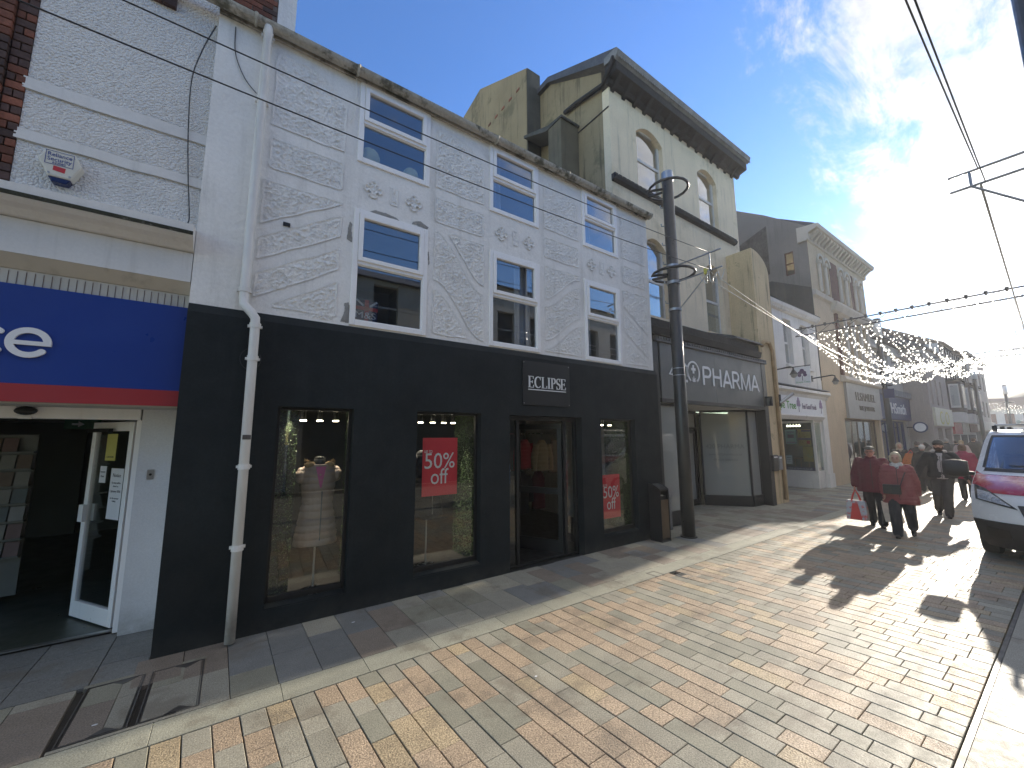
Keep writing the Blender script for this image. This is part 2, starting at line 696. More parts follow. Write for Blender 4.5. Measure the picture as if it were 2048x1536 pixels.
MT['upvc'] = mat('upvc', (0.92, 0.90, 0.88), 0.35, 0.03, 3, streak=(0.55, 0.54, 0.50), sk=0.25)
MT['upvc_pipe'] = mat('upvc_pipe', (0.74, 0.73, 0.70), 0.45, 0.06, 4, streak=(0.36, 0.31, 0.24), sk=0.6, low=((0.25, 0.22, 0.17), 0.5, 0.8))
MT['gutter'] = mat('gutter', (0.42, 0.39, 0.33), 0.85, 0.2, 4, fine=0.15, fs=30, bump=0.003, bs=30, blotch=(0.07, 0.07, 0.045), bl=0.85, blo=0.5, bsc=3.0)
MT['slate'] = mat('slate', (0.07, 0.072, 0.08), 0.6, 0.3, 3, fine=0.2, fs=20, bump=0.006, bs=12)
MT['glass'] = glass('glass', (0.82, 0.88, 0.87))
MT['glass_house'] = glass('glass_house', (0.90, 0.93, 0.95), refl=3.6, wob=0.0006)
MT['glass_shop'] = glass('glass_shop', (0.95, 0.97, 0.95), refl=1.5, wob=0.0003)
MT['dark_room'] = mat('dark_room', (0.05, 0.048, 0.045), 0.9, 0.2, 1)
MT['black'] = mat('black', (0.01, 0.01, 0.01), 0.5, 0.1, 3)
MT['white'] = mat('white', (0.8, 0.8, 0.8), 0.5, 0.02, 3)
MT['chrome'] = mat('chrome', (0.6, 0.6, 0.6), 0.25, 0.05, 6, metal=1.0)
MT['steel'] = mat('steel', (0.42, 0.42, 0.41), 0.4, 0.1, 6, metal=0.9)
MT['wire'] = mat('wire', (0.02, 0.02, 0.022), 0.5, 0.1, 3)
MT['lamp_on'] = emit('lamp_on', (1.0, 0.86, 0.62), 14.0)
MT['lamp_cool'] = emit('lamp_cool', (0.95, 0.97, 1.0), 8.0)
# ------------------------------------------------------------------ ground and paving
b = B()
b.add([(-120, -120, -0.09), (400, -120, -0.09), (400, 200, -0.09), (-120, 200, -0.09)], [(0, 1, 2, 3)])
tag(b.build('ground', MT['stone_far']), kind='structure')
b = B()
b.add([(-8, -7, -0.034), (62, -7, -0.034), (62, 9.5, -0.034), (-8, 9.5, -0.034)], [(0, 1, 2, 3)])
tag(b.build('paving_bed', MT['grout']), kind='structure')

TILT = 0.0645


def block_mesh(name, w, l, m, tilt, h=0.045, ch=0.0035):
    """chamfered paving block whose long side runs along Y (sheared by tilt)"""
    b = B()
    t = tilt
    q = lambda x, y, z: (x - t * y, y, z)
    o = [q(-w / 2, -l / 2, 0), q(w / 2, -l / 2, 0), q(w / 2, l / 2, 0), q(-w / 2, l / 2, 0)]
    lo = [(p[0], p[1], -h) for p in o]
    md = [(p[0], p[1], -ch) for p in o]
    c = ch * 0.9
    tp = [q(-w / 2 + c, -l / 2 + c, 0), q(w / 2 - c, -l / 2 + c, 0), q(w / 2 - c, l / 2 - c, 0), q(-w / 2 + c, l / 2 - c, 0)]
    b.add(lo + md + tp, [(0, 1, 5, 4), (1, 2, 6, 5), (2, 3, 7, 6), (3, 0, 4, 7), (4, 5, 9, 8), (5, 6, 10, 9), (6, 7, 11, 10), (7, 4, 8, 11), (8, 9, 10, 11)])
    return b


_bm = {}


def block(w, l, mk, tilt, ch=0.0035):
    k = (round(w, 3), round(l, 3), mk, tilt, ch)
    if k not in _bm:
        _bm[k] = block_mesh('block', w, l, MT[mk], tilt, ch=ch)
    return _bm[k]


_me = {}


def lay(parent, items, name, tilt, limit, stuffname, ch=0.0035):
    """items: (x, y, z, w, l, material); the largest in view become parts, the rest one joined part"""
    sc = []
    for it in items:
        x, y, z, w, l, mk = it
        ps = [px((x + a * w / 2, y + c * l / 2, 0)) for a, c in ((-1, -1), (1, -1), (1, 1), (-1, 1))]
        area = 0
        if all(ps):
            vis = [p for p in ps if -20 < p[0] < 2068 and -20 < p[1] < 1556]
            if vis:
                area = abs(sum(ps[i][0] * ps[(i + 1) % 4][1] - ps[(i + 1) % 4][0] * ps[i][1] for i in range(4))) / 2 * len(vis) / 4
        sc.append(area)
    order = sorted(range(len(items)), key=lambda i: -sc[i])
    mats = sorted({it[5] for it in items})
    rest = B()
    for rank, i in enumerate(order):
        x, y, z, w, l, mk = items[i]
        bb = block(w, l, mk, tilt, ch)
        if rank < limit and sc[i] > 0:
            k = (round(w, 3), round(l, 3), mk, tilt)
            if k not in _me:
                _me[k] = bb.mesh(name, MT[mk])
            o = link(name, _me[k], parent, (x, y, z))
            o.location = Vector((x, y, z)) - WPOS[parent.name]
        else:
            rest.mi = mats.index(mk)
            rest.add([(p[0] + x, p[1] + y, p[2] + z) for p in bb.v], bb.f)
    if rest.v:
        tag(rest.build(stuffname, [MT[m] for m in mats], parent, fix=False), kind='stuff')


# main street: rows of narrow granite setts running across the street
rs = random.Random(11)
paving = thing('street_paving', None, None, (0, 0, 0))
tag(paving, kind='structure')
LEN = [0.18, 0.24, 0.30, 0.36, 0.42]
items = []
COVERS = [(4.95, 3.63), (5.22, 3.36)]
k = -26
while True:
    xe = 0.02 + 0.155 * k + 0.0775          # row centre at the kerb edge
    if xe > 34:
        break
    y = 3.552
    first = True
    while y > 0.66:
        l = rs.choice(LEN)
        if first:
            l = rs.choice((0.12, 0.18, 0.24, 0.30, 0.36))
            first = False
        if y - l < 0.74:
            l = round((y - 0.652) / 0.02) * 0.02
            if l < 0.03:
                break
        if l > 0.5:
            l = 0.42
        yc = y - l / 2
        xc = xe + TILT * (3.552 - yc)
        pb = 0.60 if xc < 3 else 0.50
        r = rs.random()
        mk = ('gran_buff' if r < pb - 0.1 else 'gran_gold') if r < pb else ('gran_grey' if r < pb + (1 - pb) * 0.6 else 'gran_green')
        if not any(abs(xc - cx) < 0.11 and abs(yc - cy) < 0.14 for cx, cy in COVERS):
            items.append((xc, yc, rs.uniform(-0.0018, 0.0018), 0.148, l - 0.004, mk))
        y -= l
    k += 1
lay(paving, items, 'paver', TILT, 300, 'paver_field')

# kerb strip
kerb = thing('kerb_strip', None, None, (0, 3.68, 0))
tag(kerb, kind='structure')
x = -4.0
items = []
while x < 34:
    l = rs.choice((0.62, 0.74, 0.86))
    items.append((x + l / 2, 3.682, 0.001, l - 0.003, 0.246, 'kerb'))
    x += l
lay(kerb, items, 'kerb_stone', 0.0, 300, 'kerb_field', ch=0.002)

# footway slabs in front of the shops
foot = thing('pavement', None, None, (0, 4.3, 0))
tag(foot, kind='structure')
items = []
SK = ['slab_brown', 'slab_pale', 'slab_blue', 'gran_green', 'gran_grey', 'slab_pale', 'slab_brown']
k = -13
while True:
    xc = -0.035 + 0.312 * k
    if xc > 34:
        break
    y = 3.812
    ymax = 4.845 if xc < 6.9 else 6.9
    if xc < -0.46:
        ymax = 4.62
    while y < ymax - 0.02:
        l = rs.choice((0.34, 0.42, 0.50, 0.58))
        if y + l > ymax - 0.1:
            l = round((ymax - y) / 0.02) * 0.02
            l = min(l, 0.6)
        yc = y + l / 2
        hid = (-0.80 < xc < -0.05 and 3.83 < yc < 4.6)
        if not hid:
            items.append((xc - 0.025 * (yc - 3.812), yc, rs.uniform(-0.0012, 0.0012), 0.307, l - 0.004, rs.choice(SK)))
        y += l
    k += 1
lay(foot, items, 'slab', 0.025, 300, 'slab_field', ch=0.002)

# wide smooth slabs beyond the channel on the right
slabs = thing('roadway_slabs', None, None, (6, -1, 0))
tag(slabs, kind='structure')
items = []
for i in range(-4, 30):
    for j in range(9):
        items.append((3.35 + 0.94 * i + 0.47 + (0.47 if j % 2 else 0), 0.615 - 0.6 * j - 0.3, 0.0, 0.934, 0.594, 'slab_pale'))
lay(slabs, items, 'slab', 0.0, 300, 'slab_field', ch=0.002)
b = B()
b.box(-4, 30, 0.618, 0.648, -0.03, -0.012)
tag(b.build('drain_channel', MT['black']), kind='structure')

# dark entrance tiles by the left-hand shop
b = B()
for i in range(8):
    for j in range(3):
        x0 = -4.0 + i * 0.46
        x1 = min(x0 + 0.452, -0.46)
        if x1 > x0:
            b.box(x0, x1, 4.63 + j * 0.36, 4.63 + j * 0.36 + 0.354, -0.03, -0.004)
tag(b.build('entrance_tiles', MT['slab_blue']), kind='structure')

# paved access covers
cov = thing('access_cover', 'pair of recessed access covers paved with stone in shadow by the drainpipe', 'access cover', (-0.43, 4.2, 0))
steel_dk = mat('steel_dark', (0.16, 0.15, 0.14), 0.45, 0.2, 8, metal=0.7)
for (a, c) in ((-0.78, -0.44), (-0.40, -0.06)):
    b = B()
    for (x0, x1, y0, y1) in ((a, a + 0.010, 3.85, 4.59), (c - 0.010, c, 3.85, 4.59), (a + 0.010, c - 0.010, 3.85, 3.858), (a + 0.010, c - 0.010, 4.582, 4.59)):
        b.box(x0, x1, y0, y1, -0.04, 0.003)
    b.box(a + 0.016, a + 0.020, 3.868, 4.572, -0.04, 0.002)
    b.box(c - 0.020, c - 0.016, 3.868, 4.572, -0.04, 0.002)
    f = b.build('cover_frame', steel_dk, cov)
    for (y0, y1) in ((3.866, 3.93), (4.574, 4.51)):
        xm = a + 0.22
        bb = B()
        bb.prism([(xm - 0.075, y0, -0.02), (xm + 0.075, y0, -0.02), (xm, y1, -0.02)], (0, 0, 0.0235))
        bb.build('lifting_eye', steel_dk, cov)
    for j, (y0, y1, mk) in enumerate(((3.87, 4.30, 'slab_brown' if a < -0.5 else 'slab_pale'), (4.304, 4.572, 'gran_green'))):
        bb = B()
        bb.box(a + 0.024, a + 0.21, y0, y1, -0.03, 0.0)
        bb.build('inset_slab', MT[mk], cov)
        bb = B()
        bb.box(a + 0.214, c - 0.024, y0, y1, -0.03, 0.0)
        bb.build('inset_slab', MT['slab_pale' if a < -0.5 else 'slab_brown'], cov)
b = B()
b.box(-0.80, -0.05, 3.815, 3.845, -0.03, 0.0)
b.build('edge_stone', MT['slab_pale'], cov)
b = B()
b.box(-0.80, -0.05, 4.595, 4.64, -0.03, 0.0)
b.build('edge_stone', MT['gran_green'], cov)

for i, (cx, cy) in enumerate(COVERS):
    d = thing('drain_cover', ('small square stop-tap cover set in the paving beside the kerb strip', 'ribbed cast iron drain cover set in the sunlit setts')[i], 'drain cover', (cx, cy, 0))
    bb = B()
    ring(bb, cx - 0.085, cx + 0.085, cy - 0.09, cy + 0.09, 0.014, 0, 1)
    bb.v = [(p[0], p[2], -0.02 + 0.022 * p[1]) for p in bb.v]
    bb.build('frame', MT['steel'] if i else steel_dk, d)
    if i:
        for j in range(5):
            bb = B()
            bb.box(cx - 0.066 + j * 0.029, cx - 0.052 + j * 0.029, cy - 0.072, cy + 0.072, -0.02, 0.001)
            bb.build('rib', MT['steel'], d)
    else:
        bb = B()
        bb.box(cx - 0.068, cx + 0.068, cy - 0.072, cy + 0.072, -0.02, -0.001)
        bb.build('lid', MT['steel'], d)
# ------------------------------------------------------------------ black and white clothes shop
YW, YB = 4.90, 4.85             # white wall plane, black shopfront plane
EX0, EX1 = -0.45, 6.95
ecl = thing('shop_building', 'two storey building with white patterned render above a black shopfront', 'building', (3.25, 4.9, 0))
WIN_U = [(1.04, 2.01), (3.01, 3.98), (5.02, 5.98)]
UZ, LZ = (5.38, 6.50), (3.24, 4.74)
SHOP = [(0.37, 1.14, 0.20, 2.23), (1.91, 2.855, 0.20, 2.23), (3.34, 4.82, -0.02, 2.22), (5.285, 6.22, 0.20, 2.21)]
holes = [(a, c, UZ[0], UZ[1]) for a, c in WIN_U] + [(a, c, LZ[0], LZ[1]) for a, c in WIN_U]
b = B()
wall(b, EX0, EX1, 3.20, 6.62, YW, 0.14, holes)
b.box(EX1 - 0.2, EX1 - 0.001, YW + 0.15, 11, 0, 6.6)
b.box(EX0 + 0.001, EX0 + 0.2, YW + 0.15, 11, 0, 6.6)
b.build('wall', MT['white_render'], ecl)
b = B()
wall(b, EX0, EX1 + 0.03, -0.03, 3.13, YB, 0.16, SHOP, sides=True)
b.build('shopfront_wall', MT['black_render'], ecl)
b = B()
b.prism([(EX0, YB, 3.13), (EX0, YW + 0.02, 3.13), (EX0, YW + 0.02, 3.225), (EX0, YW - 0.003, 3.222)], (EX1 + 0.03 - EX0, 0, 0))
b.build('ledge', MT['black_render'], ecl)
# roof
b = B()
b.prism([(EX0, 4.80, 6.60), (EX0, 8.0, 8.6), (EX0, 11.2, 6.6)], (EX1 - EX0, 0, 0))
b.build('roof', MT['slate'], ecl)

# pargeted panels: rough-cast fields inside a raised bead, real relief on a fine grid
def inside(p, poly):
    x, z = p
    r = False
    j = len(poly) - 1
    for i in range(len(poly)):
        if (poly[i][1] > z) != (poly[j][1] > z) and x < (poly[j][0] - poly[i][0]) * (z - poly[i][1]) / (poly[j][1] - poly[i][1]) + poly[i][0]:
            r = not r
        j = i
    return r


def dist(p, poly):
    d = 9
    P = Vector(p)
    for i in range(len(poly)):
        a = Vector(poly[i])
        c = Vector(poly[(i + 1) % len(poly)])
        ac = c - a
        t = max(0, min(1, (P - a).dot(ac) / max(ac.length_squared, 1e-9)))
        d = min(d, (P - a - ac * t).length)
    return d


def panel(poly, parent, y=YW, cell=0.0115, bead=0.024, rough=0.026, name='render_panel', m='white_rough', hb=0.014, wob=0.016):
    poly = [(p[0] + noise.noise((p[0] * 4, p[1] * 4, 3)) * wob, p[1] + noise.noise((p[0] * 4, p[1] * 4, 8)) * wob) for p in poly]
    x0, x1 = min(p[0] for p in poly), max(p[0] for p in poly)
    z0, z1 = min(p[1] for p in poly), max(p[1] for p in poly)
    nx, nz = int((x1 - x0) / cell) + 2, int((z1 - z0) / cell) + 2
    ids = {}
    vs, fs = [], []
    for j in range(nz):
        for i in range(nx):
            x, z = x0 - cell / 2 + i * cell, z0 - cell / 2 + j * cell
            if not inside((x, z), poly):
                continue
            d = dist((x, z), poly)
            if d < bead:
                h = hb * math.sin(math.pi * min(d / bead, 1)) ** 0.8
            else:
                q = min(1, (d - bead) / 0.02)
                n = noise.noise((x * 45, 0.3, z * 45)) * 0.75 + noise.noise((x * 80, 2.3, z * 80)) * 0.45 + noise.noise((x * 8, 5, z * 8)) * 0.25
                h = 0.004 + q * (0.002 + rough * n)
            ids[(i, j)] = len(vs)
            vs.append((x, y + 0.0015 - max(h, 0), z))
    for j in range(nz - 1):
        for i in range(nx - 1):
            k = [(i, j), (i + 1, j), (i + 1, j + 1), (i, j + 1)]
            if all(q in ids for q in k):
                fs.append(tuple(ids[q] for q in k))
    return B().add(vs, fs).build(name, MT[m], parent, smooth=True, fix=False)


def rr(x0, x1, z0, z1, r=0.05):
    p = []
    for cx, cz, a in ((x1 - r, z0 + r, -90), (x1 - r, z1 - r, 0), (x0 + r, z1 - r, 90), (x0 + r, z0 + r, 180)):
        p += arc(cx, cz, r, r, a, a + 90, 4)
    # subdivide straight runs so that the outline can wander
    out = []
    for i in range(len(p)):
        a, c = p[i], p[(i + 1) % len(p)]
        n = max(1, int(math.hypot(c[0] - a[0], c[1] - a[1]) / 0.08))
        out += [(a[0] + (c[0] - a[0]) * t / n, a[1] + (c[1] - a[1]) * t / n) for t in range(n)]
    return out


COLS = [(0.10, 0.90), (2.10, 2.92), (4.09, 4.92), (6.08, 6.84)]
for (a, c) in COLS:
    # tall panel with a swept top corner
    w = c - a
    top = rr(a, c, 5.42, 6.36, 0.04)
    top = [(x, z) for x, z in top if not (x > a + 0.42 * w and z > 6.36 - 0.5 * (x - a - 0.42 * w))]
    i0 = max(range(len(top)), key=lambda i: top[i][0] * 0.2 + top[i][1])
    sw = [(a + w * (0.42 + 0.58 * t), 6.36 - 0.29 * t ** 1.6) for t in [k / 8 for k in range(9)]]
    pts = [p for p in top if p[0] < a + 0.41 * w or p[1] < 6.02]
    # rebuild in order: bottom edge, right side, sweep (right to left), left side
    poly = [(a, 5.42), (c, 5.42), (c, 6.05)] + sw[::-1] + [(a + 0.03, 6.36), (a, 6.33)]
    o = []
    for i in range(len(poly)):
        p, q = poly[i], poly[(i + 1) % len(poly)]
        n = max(1, int(math.hypot(q[0] - p[0], q[1] - p[1]) / 0.08))
        o += [(p[0] + (q[0] - p[0]) * t / n, p[1] + (q[1] - p[1]) * t / n) for t in range(n)]
    panel(o, ecl)
    panel(rr(a, c, 4.90, 5.28), ecl)
# lower fields cut by broad smooth bands (straight on the outer columns, swept between the windows)
def band_fields(a, c, z0, z1, curve, gap, n):
    """split the rectangle by n smooth bands; curve(t, k) gives z of band k at t in 0..1 across"""
    edges = []
    for k in range(n):
        edges.append([(a + (c - a) * i / 14, curve(i / 14, k)) for i in range(15)])
    lo = [(a + (c - a) * i / 14, z0) for i in range(15)]
    for k in range(n + 1):
        hi = [(x, z - gap / 2) for x, z in edges[k]] if k < n else [(a + (c - a) * i / 14, z1) for i in range(15)]
        seg_lo = [(x, max(z0, min(z1, z))) for x, z in lo]
        seg_hi = [(x, max(z0, min(z1, z))) for x, z in hi]
        ok = [i for i in range(15) if seg_hi[i][1] - seg_lo[i][1] > 0.012]
        if len(ok) > 3:
            i0, i1 = ok[0], ok[-1]
            poly = seg_lo[i0:i1 + 1] + seg_hi[i0:i1 + 1][::-1]
            o = []
            for i in range(len(poly)):
                p, q = poly[i], poly[(i + 1) % len(poly)]
                m = max(1, int(math.hypot(q[0] - p[0], q[1] - p[1]) / 0.09))
                o += [(p[0] + (q[0] - p[0]) * t / m, p[1] + (q[1] - p[1]) * t / m) for t in range(m)]
            panel(o, ecl)
        if k < n:
            lo = [(x, z + gap / 2) for x, z in edges[k]]


band_fields(0.06, 0.90, 3.30, 4.76, lambda t, k: (3.30 + 0.42 * k) + 0.52 * t, 0.13, 3)
S_ = lambda t: 0.5 - 0.5 * math.cos(math.pi * t)
band_fields(2.10, 2.92, 3.28, 4.80, lambda t, k: (3.98 + 0.86 * k) - 0.78 * S_(t), 0.13, 2)
band_fields(4.09, 4.92, 3.28, 4.76, lambda t, k: (3.40 + 0.72 * k) + 0.48 * S_(t), 0.13, 2)
band_fields(6.08, 6.86, 3.28, 4.76, lambda t, k: (3.86 + 0.50 * k) - 0.52 * t, 0.11, 2)
# quatrefoils and bars between the two rows of windows
for (a, c) in WIN_U:
    xm = (a + c) / 2
    for dx in (-0.27, 0.27):
        q = []
        for g in range(4):
            q += arc(xm + dx + 0.066 * math.cos(g * math.pi / 2), 5.06 + 0.066 * math.sin(g * math.pi / 2), 0.062, 0.062, g * 90 - 118, g * 90 + 118, 9)
        panel(q, ecl, cell=0.011, bead=0.03, name='quatrefoil', wob=0.006, hb=0.022)
    panel(rr(xm - 0.055, xm + 0.055, 4.93, 5.19, 0.015), ecl, cell=0.011, bead=0.024, name='raised_bar', wob=0.005)
# patched cement round the first-floor windows
for poly in ([(1.22, 4.745), (1.62, 4.745), (1.58, 4.79), (1.42, 4.83), (1.27, 4.81)], [(1.78, 4.745), (2.0, 4.745), (2.02, 4.79), (1.92, 4.84), (1.80, 4.80)],
             [(0.955, 4.30), (1.035, 4.28), (1.035, 4.52), (0.98, 4.56)], [(0.95, 3.26), (1.035, 3.25), (1.035, 3.52), (0.965, 3.50)],
             [(2.02, 4.25), (2.045, 4.25), (2.05, 4.42), (2.02, 4.44)]):
    panel([q for i in range(len(poly)) for q in [(poly[i][0] + (poly[(i + 1) % len(poly)][0] - poly[i][0]) * t / 6, poly[i][1] + (poly[(i + 1) % len(poly)][1] - poly[i][1]) * t / 6) for t in range(6)]], ecl, cell=0.007, bead=0.012, rough=0.008, name='cement_patch', m='patch_cement', hb=0.005, wob=0.05)
panel([(0.52, 3.245), (0.86, 3.245), (0.93, 3.30), (0.80, 3.36), (0.60, 3.34), (0.5, 3.29)], ecl, rough=0.03, bead=0.008, name='spalled_patch', hb=0.002)

# gutter with brackets, downpipe
b = B()
for x0, x1 in ((-1.2, -0.10), (-0.10, 1.0), (1.0, 3.1), (3.1, 4.6), (4.6, 5.7), (5.7, 6.98)):
    pts = []
    n = 9
    for i in range(n):
        g = math.pi + math.pi * i / (n - 1)
        pts.append((4.80 + 0.065 * math.cos(g), 6.575 + 0.075 * math.sin(g)))
    pts += [(4.80 + 0.058, 6.578), (4.80 - 0.058, 6.578)]
    b.pyz(pts, x0, x1)
    b.tube([(x1 - 0.02, 4.80 + 0.069 * math.cos(math.pi + math.pi * i / 8), 6.575 + 0.079 * math.sin(math.pi + math.pi * i / 8)) for i in range(9)], 0.018, 5)
b.build('gutter', MT['gutter'], ecl, smooth=False)
b = B()
b.box(EX0, EX1, 4.865, 4.898, 6.50, 6.62)
b.build('fascia_board', MT['gutter'], ecl)
b = B()
b.tube([(0.0, 4.79, 6.52), (0.0, 4.79, 6.40), (0.0, 4.815, 6.34), (-0.01, 4.815, 3.34), (-0.005, 4.80, 3.26), (0.06, 4.755, 3.18), (0.10, 4.745, 3.12), (0.105, 4.745, 3.02), (0.11, 4.745, 0.02)], 0.044, 12)
pipe = b.build('downpipe', MT['upvc_pipe'], ecl, smooth=True)
for (x, y, z) in ((0, 4.815, 5.62), (-0.01, 4.815, 3.42), (0.105, 4.745, 3.04), (0.107, 4.745, 2.7), (0.109, 4.745, 1.62), (0.11, 4.745, 0.86), (0, 4.80, 6.44)):
    b = B()
    b.tube([(x, y, z - 0.025), (x, y, z + 0.025)], 0.051, 12)
    b.box(x - 0.065, x + 0.065, y + 0.03, y + 0.07, z - 0.012, z + 0.012)
    b.build('pipe_collar', MT['upvc_pipe'], pipe)
b = B()
b.box(0.075, 0.145, 4.697, 4.702, 1.885, 1.93)
b.build('small_sticker', steel_dk, pipe)

# upper windows in white plastic frames
def pvc_window(x0, x1, z0, z1, zt, parent, name='window', y=YW):
    w = B()
    ring(w, x0, x1, z0, z1, (0.06, 0.06, 0.07, 0.055), y - 0.022, y + 0.06)
    w.box(x0 + 0.06, x1 - 0.06, y - 0.014, y + 0.06, zt - 0.03, zt + 0.03)
    fr = w.build(name, MT['upvc'], parent, bevel=0.006)
    s = B()
    ring(s, x0 + 0.062, x1 - 0.062, zt + 0.012, z1 - 0.057, 0.055, y - 0.035, y + 0.03)
    s.build('sash', MT['upvc'], fr, bevel=0.006)
    g = B()
    g.box(x0 + 0.115, x1 - 0.115, y + 0.004, y + 0.010, zt + 0.066, z1 - 0.112)
    g.build('pane', MT['glass_house'], fr)
    g = B()
    g.box(x0 + 0.06, x1 - 0.06, y + 0.022, y + 0.028, z0 + 0.07, zt - 0.03)
    g.build('pane', MT['glass_house'], fr)
    sl = B()
    ring(sl, x0 + 0.06, x1 - 0.06, z0 + 0.07, zt - 0.03, 0.012, y + 0.006, y + 0.021)
    sl.build('glazing_bead', MT['upvc'], fr)
    # black seals round the panes
    return fr


for (a, c) in WIN_U:
    pvc_window(a, c, UZ[0], UZ[1], 5.96, ecl)
    pvc_window(a, c, LZ[0], LZ[1], 4.05, ecl)
# rooms behind the upper windows
b = B()
MT['room_wall'] = mat('room_wall', (0.40, 0.39, 0.36), 0.9, 0.08, 1)
for (z0, z1) in ((3.05, 4.84), (4.90, 6.56)):
    x0, x1, y0, y1 = EX0 + 0.21, EX1 - 0.21, YW + 0.16, 8.0
    b.add([(x0, y0, z0), (x1, y0, z0), (x1, y1, z0), (x0, y1, z0), (x0, y0, z1), (x1, y0, z1), (x1, y1, z1), (x0, y1, z1)],
          [(0, 1, 2, 3), (7, 6, 5, 4), (2, 3, 7, 6), (0, 3, 7, 4), (1, 2, 6, 5)])
    for xd in (2.5, 4.5):
        b.box(xd - 0.04, xd + 0.04, YW + 0.17, 7.99, z0 + 0.01, z1 - 0.01)
b.build('upper_rooms', MT['room_wall'], ecl, fix=False)

# curtains and things on the sills
MT['curtain'] = mat('curtain', (0.50, 0.50, 0.52), 0.95, 0.1, 4)
MT['curtain_blue'] = mat('curtain_blue', (0.30, 0.36, 0.46), 0.95, 0.1, 4)
def curtain(x0, x1, z0, z1, m, label):
    b = B()
    n = int((x1 - x0) / 0.012)
    b.grid(lambda u, v: (x0 + (x1 - x0) * u, YW + 0.20 + 0.022 * math.sin(u * (x1 - x0) * 62 + 1.2 * math.sin(v * 2)), z0 + (z1 - z0) * v), n, 6)
    o = one(b, 'curtain', MT[m], label, 'curtain', 'curtains behind the upper windows', smooth=True)
    s = o.modifiers.new('thick', 'SOLIDIFY')
    s.thickness = 0.004


curtain(3.05, 3.34, 5.40, 6.48, 'curtain', 'pale curtain in the middle top-floor window')
curtain(5.04, 5.40, 5.38, 6.00, 'curtain_blue', 'bluish curtain in the right-hand top-floor window')
curtain(3.62, 3.95, 3.26, 4.70, 'curtain', 'pale curtain in the middle first-floor window')
curtain(5.06, 5.34, 3.26, 4.70, 'curtain', 'pale curtain in the right-hand first-floor window')
MT['plush_yellow'] = mat('plush_yellow', (0.80, 0.74, 0.36), 0.95, 0.1, 12, bump=0.003, bs=200)
MT['red_seam'] = mat('red_seam', (0.5, 0.04, 0.04), 0.8, 0.1, 12)
for x, r, lb in ((1.23, 0.135, 'round yellow soft toy at the left of the top-left window sill'), (1.80, 0.11, 'smaller yellow soft toy at the right of the top-left window sill')):
    t = thing('soft_toy', lb, 'soft toy', (x, YW + 0.17, 5.46), 'yellow soft toys on the sill')
    B().ell((x, YW + 0.17, 5.46 + r), (r, r, r), 18, 12).build('body', MT['plush_yellow'], t, smooth=True)
    B().tube([(x + 0.6 * r * math.sin(a), YW + 0.17 - r * 1.0 * math.cos(a) * 0.82, 5.46 + r + r * 0.55 * math.cos(a * 2)) for a in [k * 0.13 - 0.9 for k in range(15)]], 0.004, 5).build('seam', MT['red_seam'], t)
b = B()
b.box(1.02, 2.0, YW + 0.12, YW + 0.32, 5.40, 5.448)
b.build('window_board', MT['upvc'], ecl)
b = B()
b.box(1.02, 2.0, YW + 0.12, YW + 0.32, 3.24, 3.288)
b.build('window_board', MT['upvc'], ecl)
# carrier bag with a flag print on the first-floor sill
MT['bag_navy'] = mat('bag_navy', (0.02, 0.03, 0.09), 0.6, 0.05, 8)
MT['flag_red'] = mat('flag_red', (0.50, 0.03, 0.04), 0.6, 0.05, 8)
MT['print_white'] = mat('print_white', (0.78, 0.78, 0.78), 0.6, 0.02, 8)
t = thing('gift_bag', 'bag printed with a flag and M&S at the left of the first-floor window sill', 'bag', (1.27, YW + 0.2, 3.29))
B().box(1.14, 1.42, YW + 0.16, YW + 0.26, 3.29, 3.64).build('body', MT['bag_navy'], t, bevel=0.006)
yb = YW + 0.1585
for pts, m in (([(1.14, 3.50), (1.42, 3.50), (1.42, 3.545), (1.14, 3.545)], 'flag_red'), ([(1.255, 3.29), (1.305, 3.29), (1.305, 3.64), (1.255, 3.64)], 'flag_red'),
               ([(1.14, 3.625), (1.16, 3.64), (1.25, 3.565), (1.23, 3.55)], 'print_white'), ([(1.42, 3.625), (1.40, 3.64), (1.31, 3.565), (1.33, 3.55)], 'print_white')):
    B().pxz(pts, yb - (0.001 if m == 'flag_red' else 0.0), yb + 0.0014).build('print', MT[m], t)
writing('M&S', 0.12, 1.145, yb - 0.003, 3.395, MT['print_white'], t, depth=0.001, fit=0.25)

# shop windows: dark frames, glass, reveals and interior
MT['shop_frame'] = mat('shop_frame', (0.013, 0.014, 0.015), 0.4, 0.1, 5)
for i in (0, 1, 3):
    x0, x1, z0, z1 = SHOP[i]
    f = B()
    ring(f, x0, x1, z0 + 0.03, z1, (0.035, 0.035, 0.06, 0.03), YB + 0.10, YB + 0.15)
    fr = f.build('shop_window', MT['shop_frame'], ecl, bevel=0.004)
    B().box(x0 + 0.035, x1 - 0.035, YB + 0.122, YB + 0.128, z0 + 0.09, z1 - 0.03).build('pane', MT['glass_shop'], fr)
    B().prism([(x0 - 0.0, YB + 0.01, z0 + 0.001), (x0, YB + 0.1, z0 + 0.001), (x0, YB + 0.1, z0 + 0.03), (x0, YB + 0.01, z0 + 0.012)], (x1 - x0, 0, 0)).build('sill', MT['black_render'], fr)
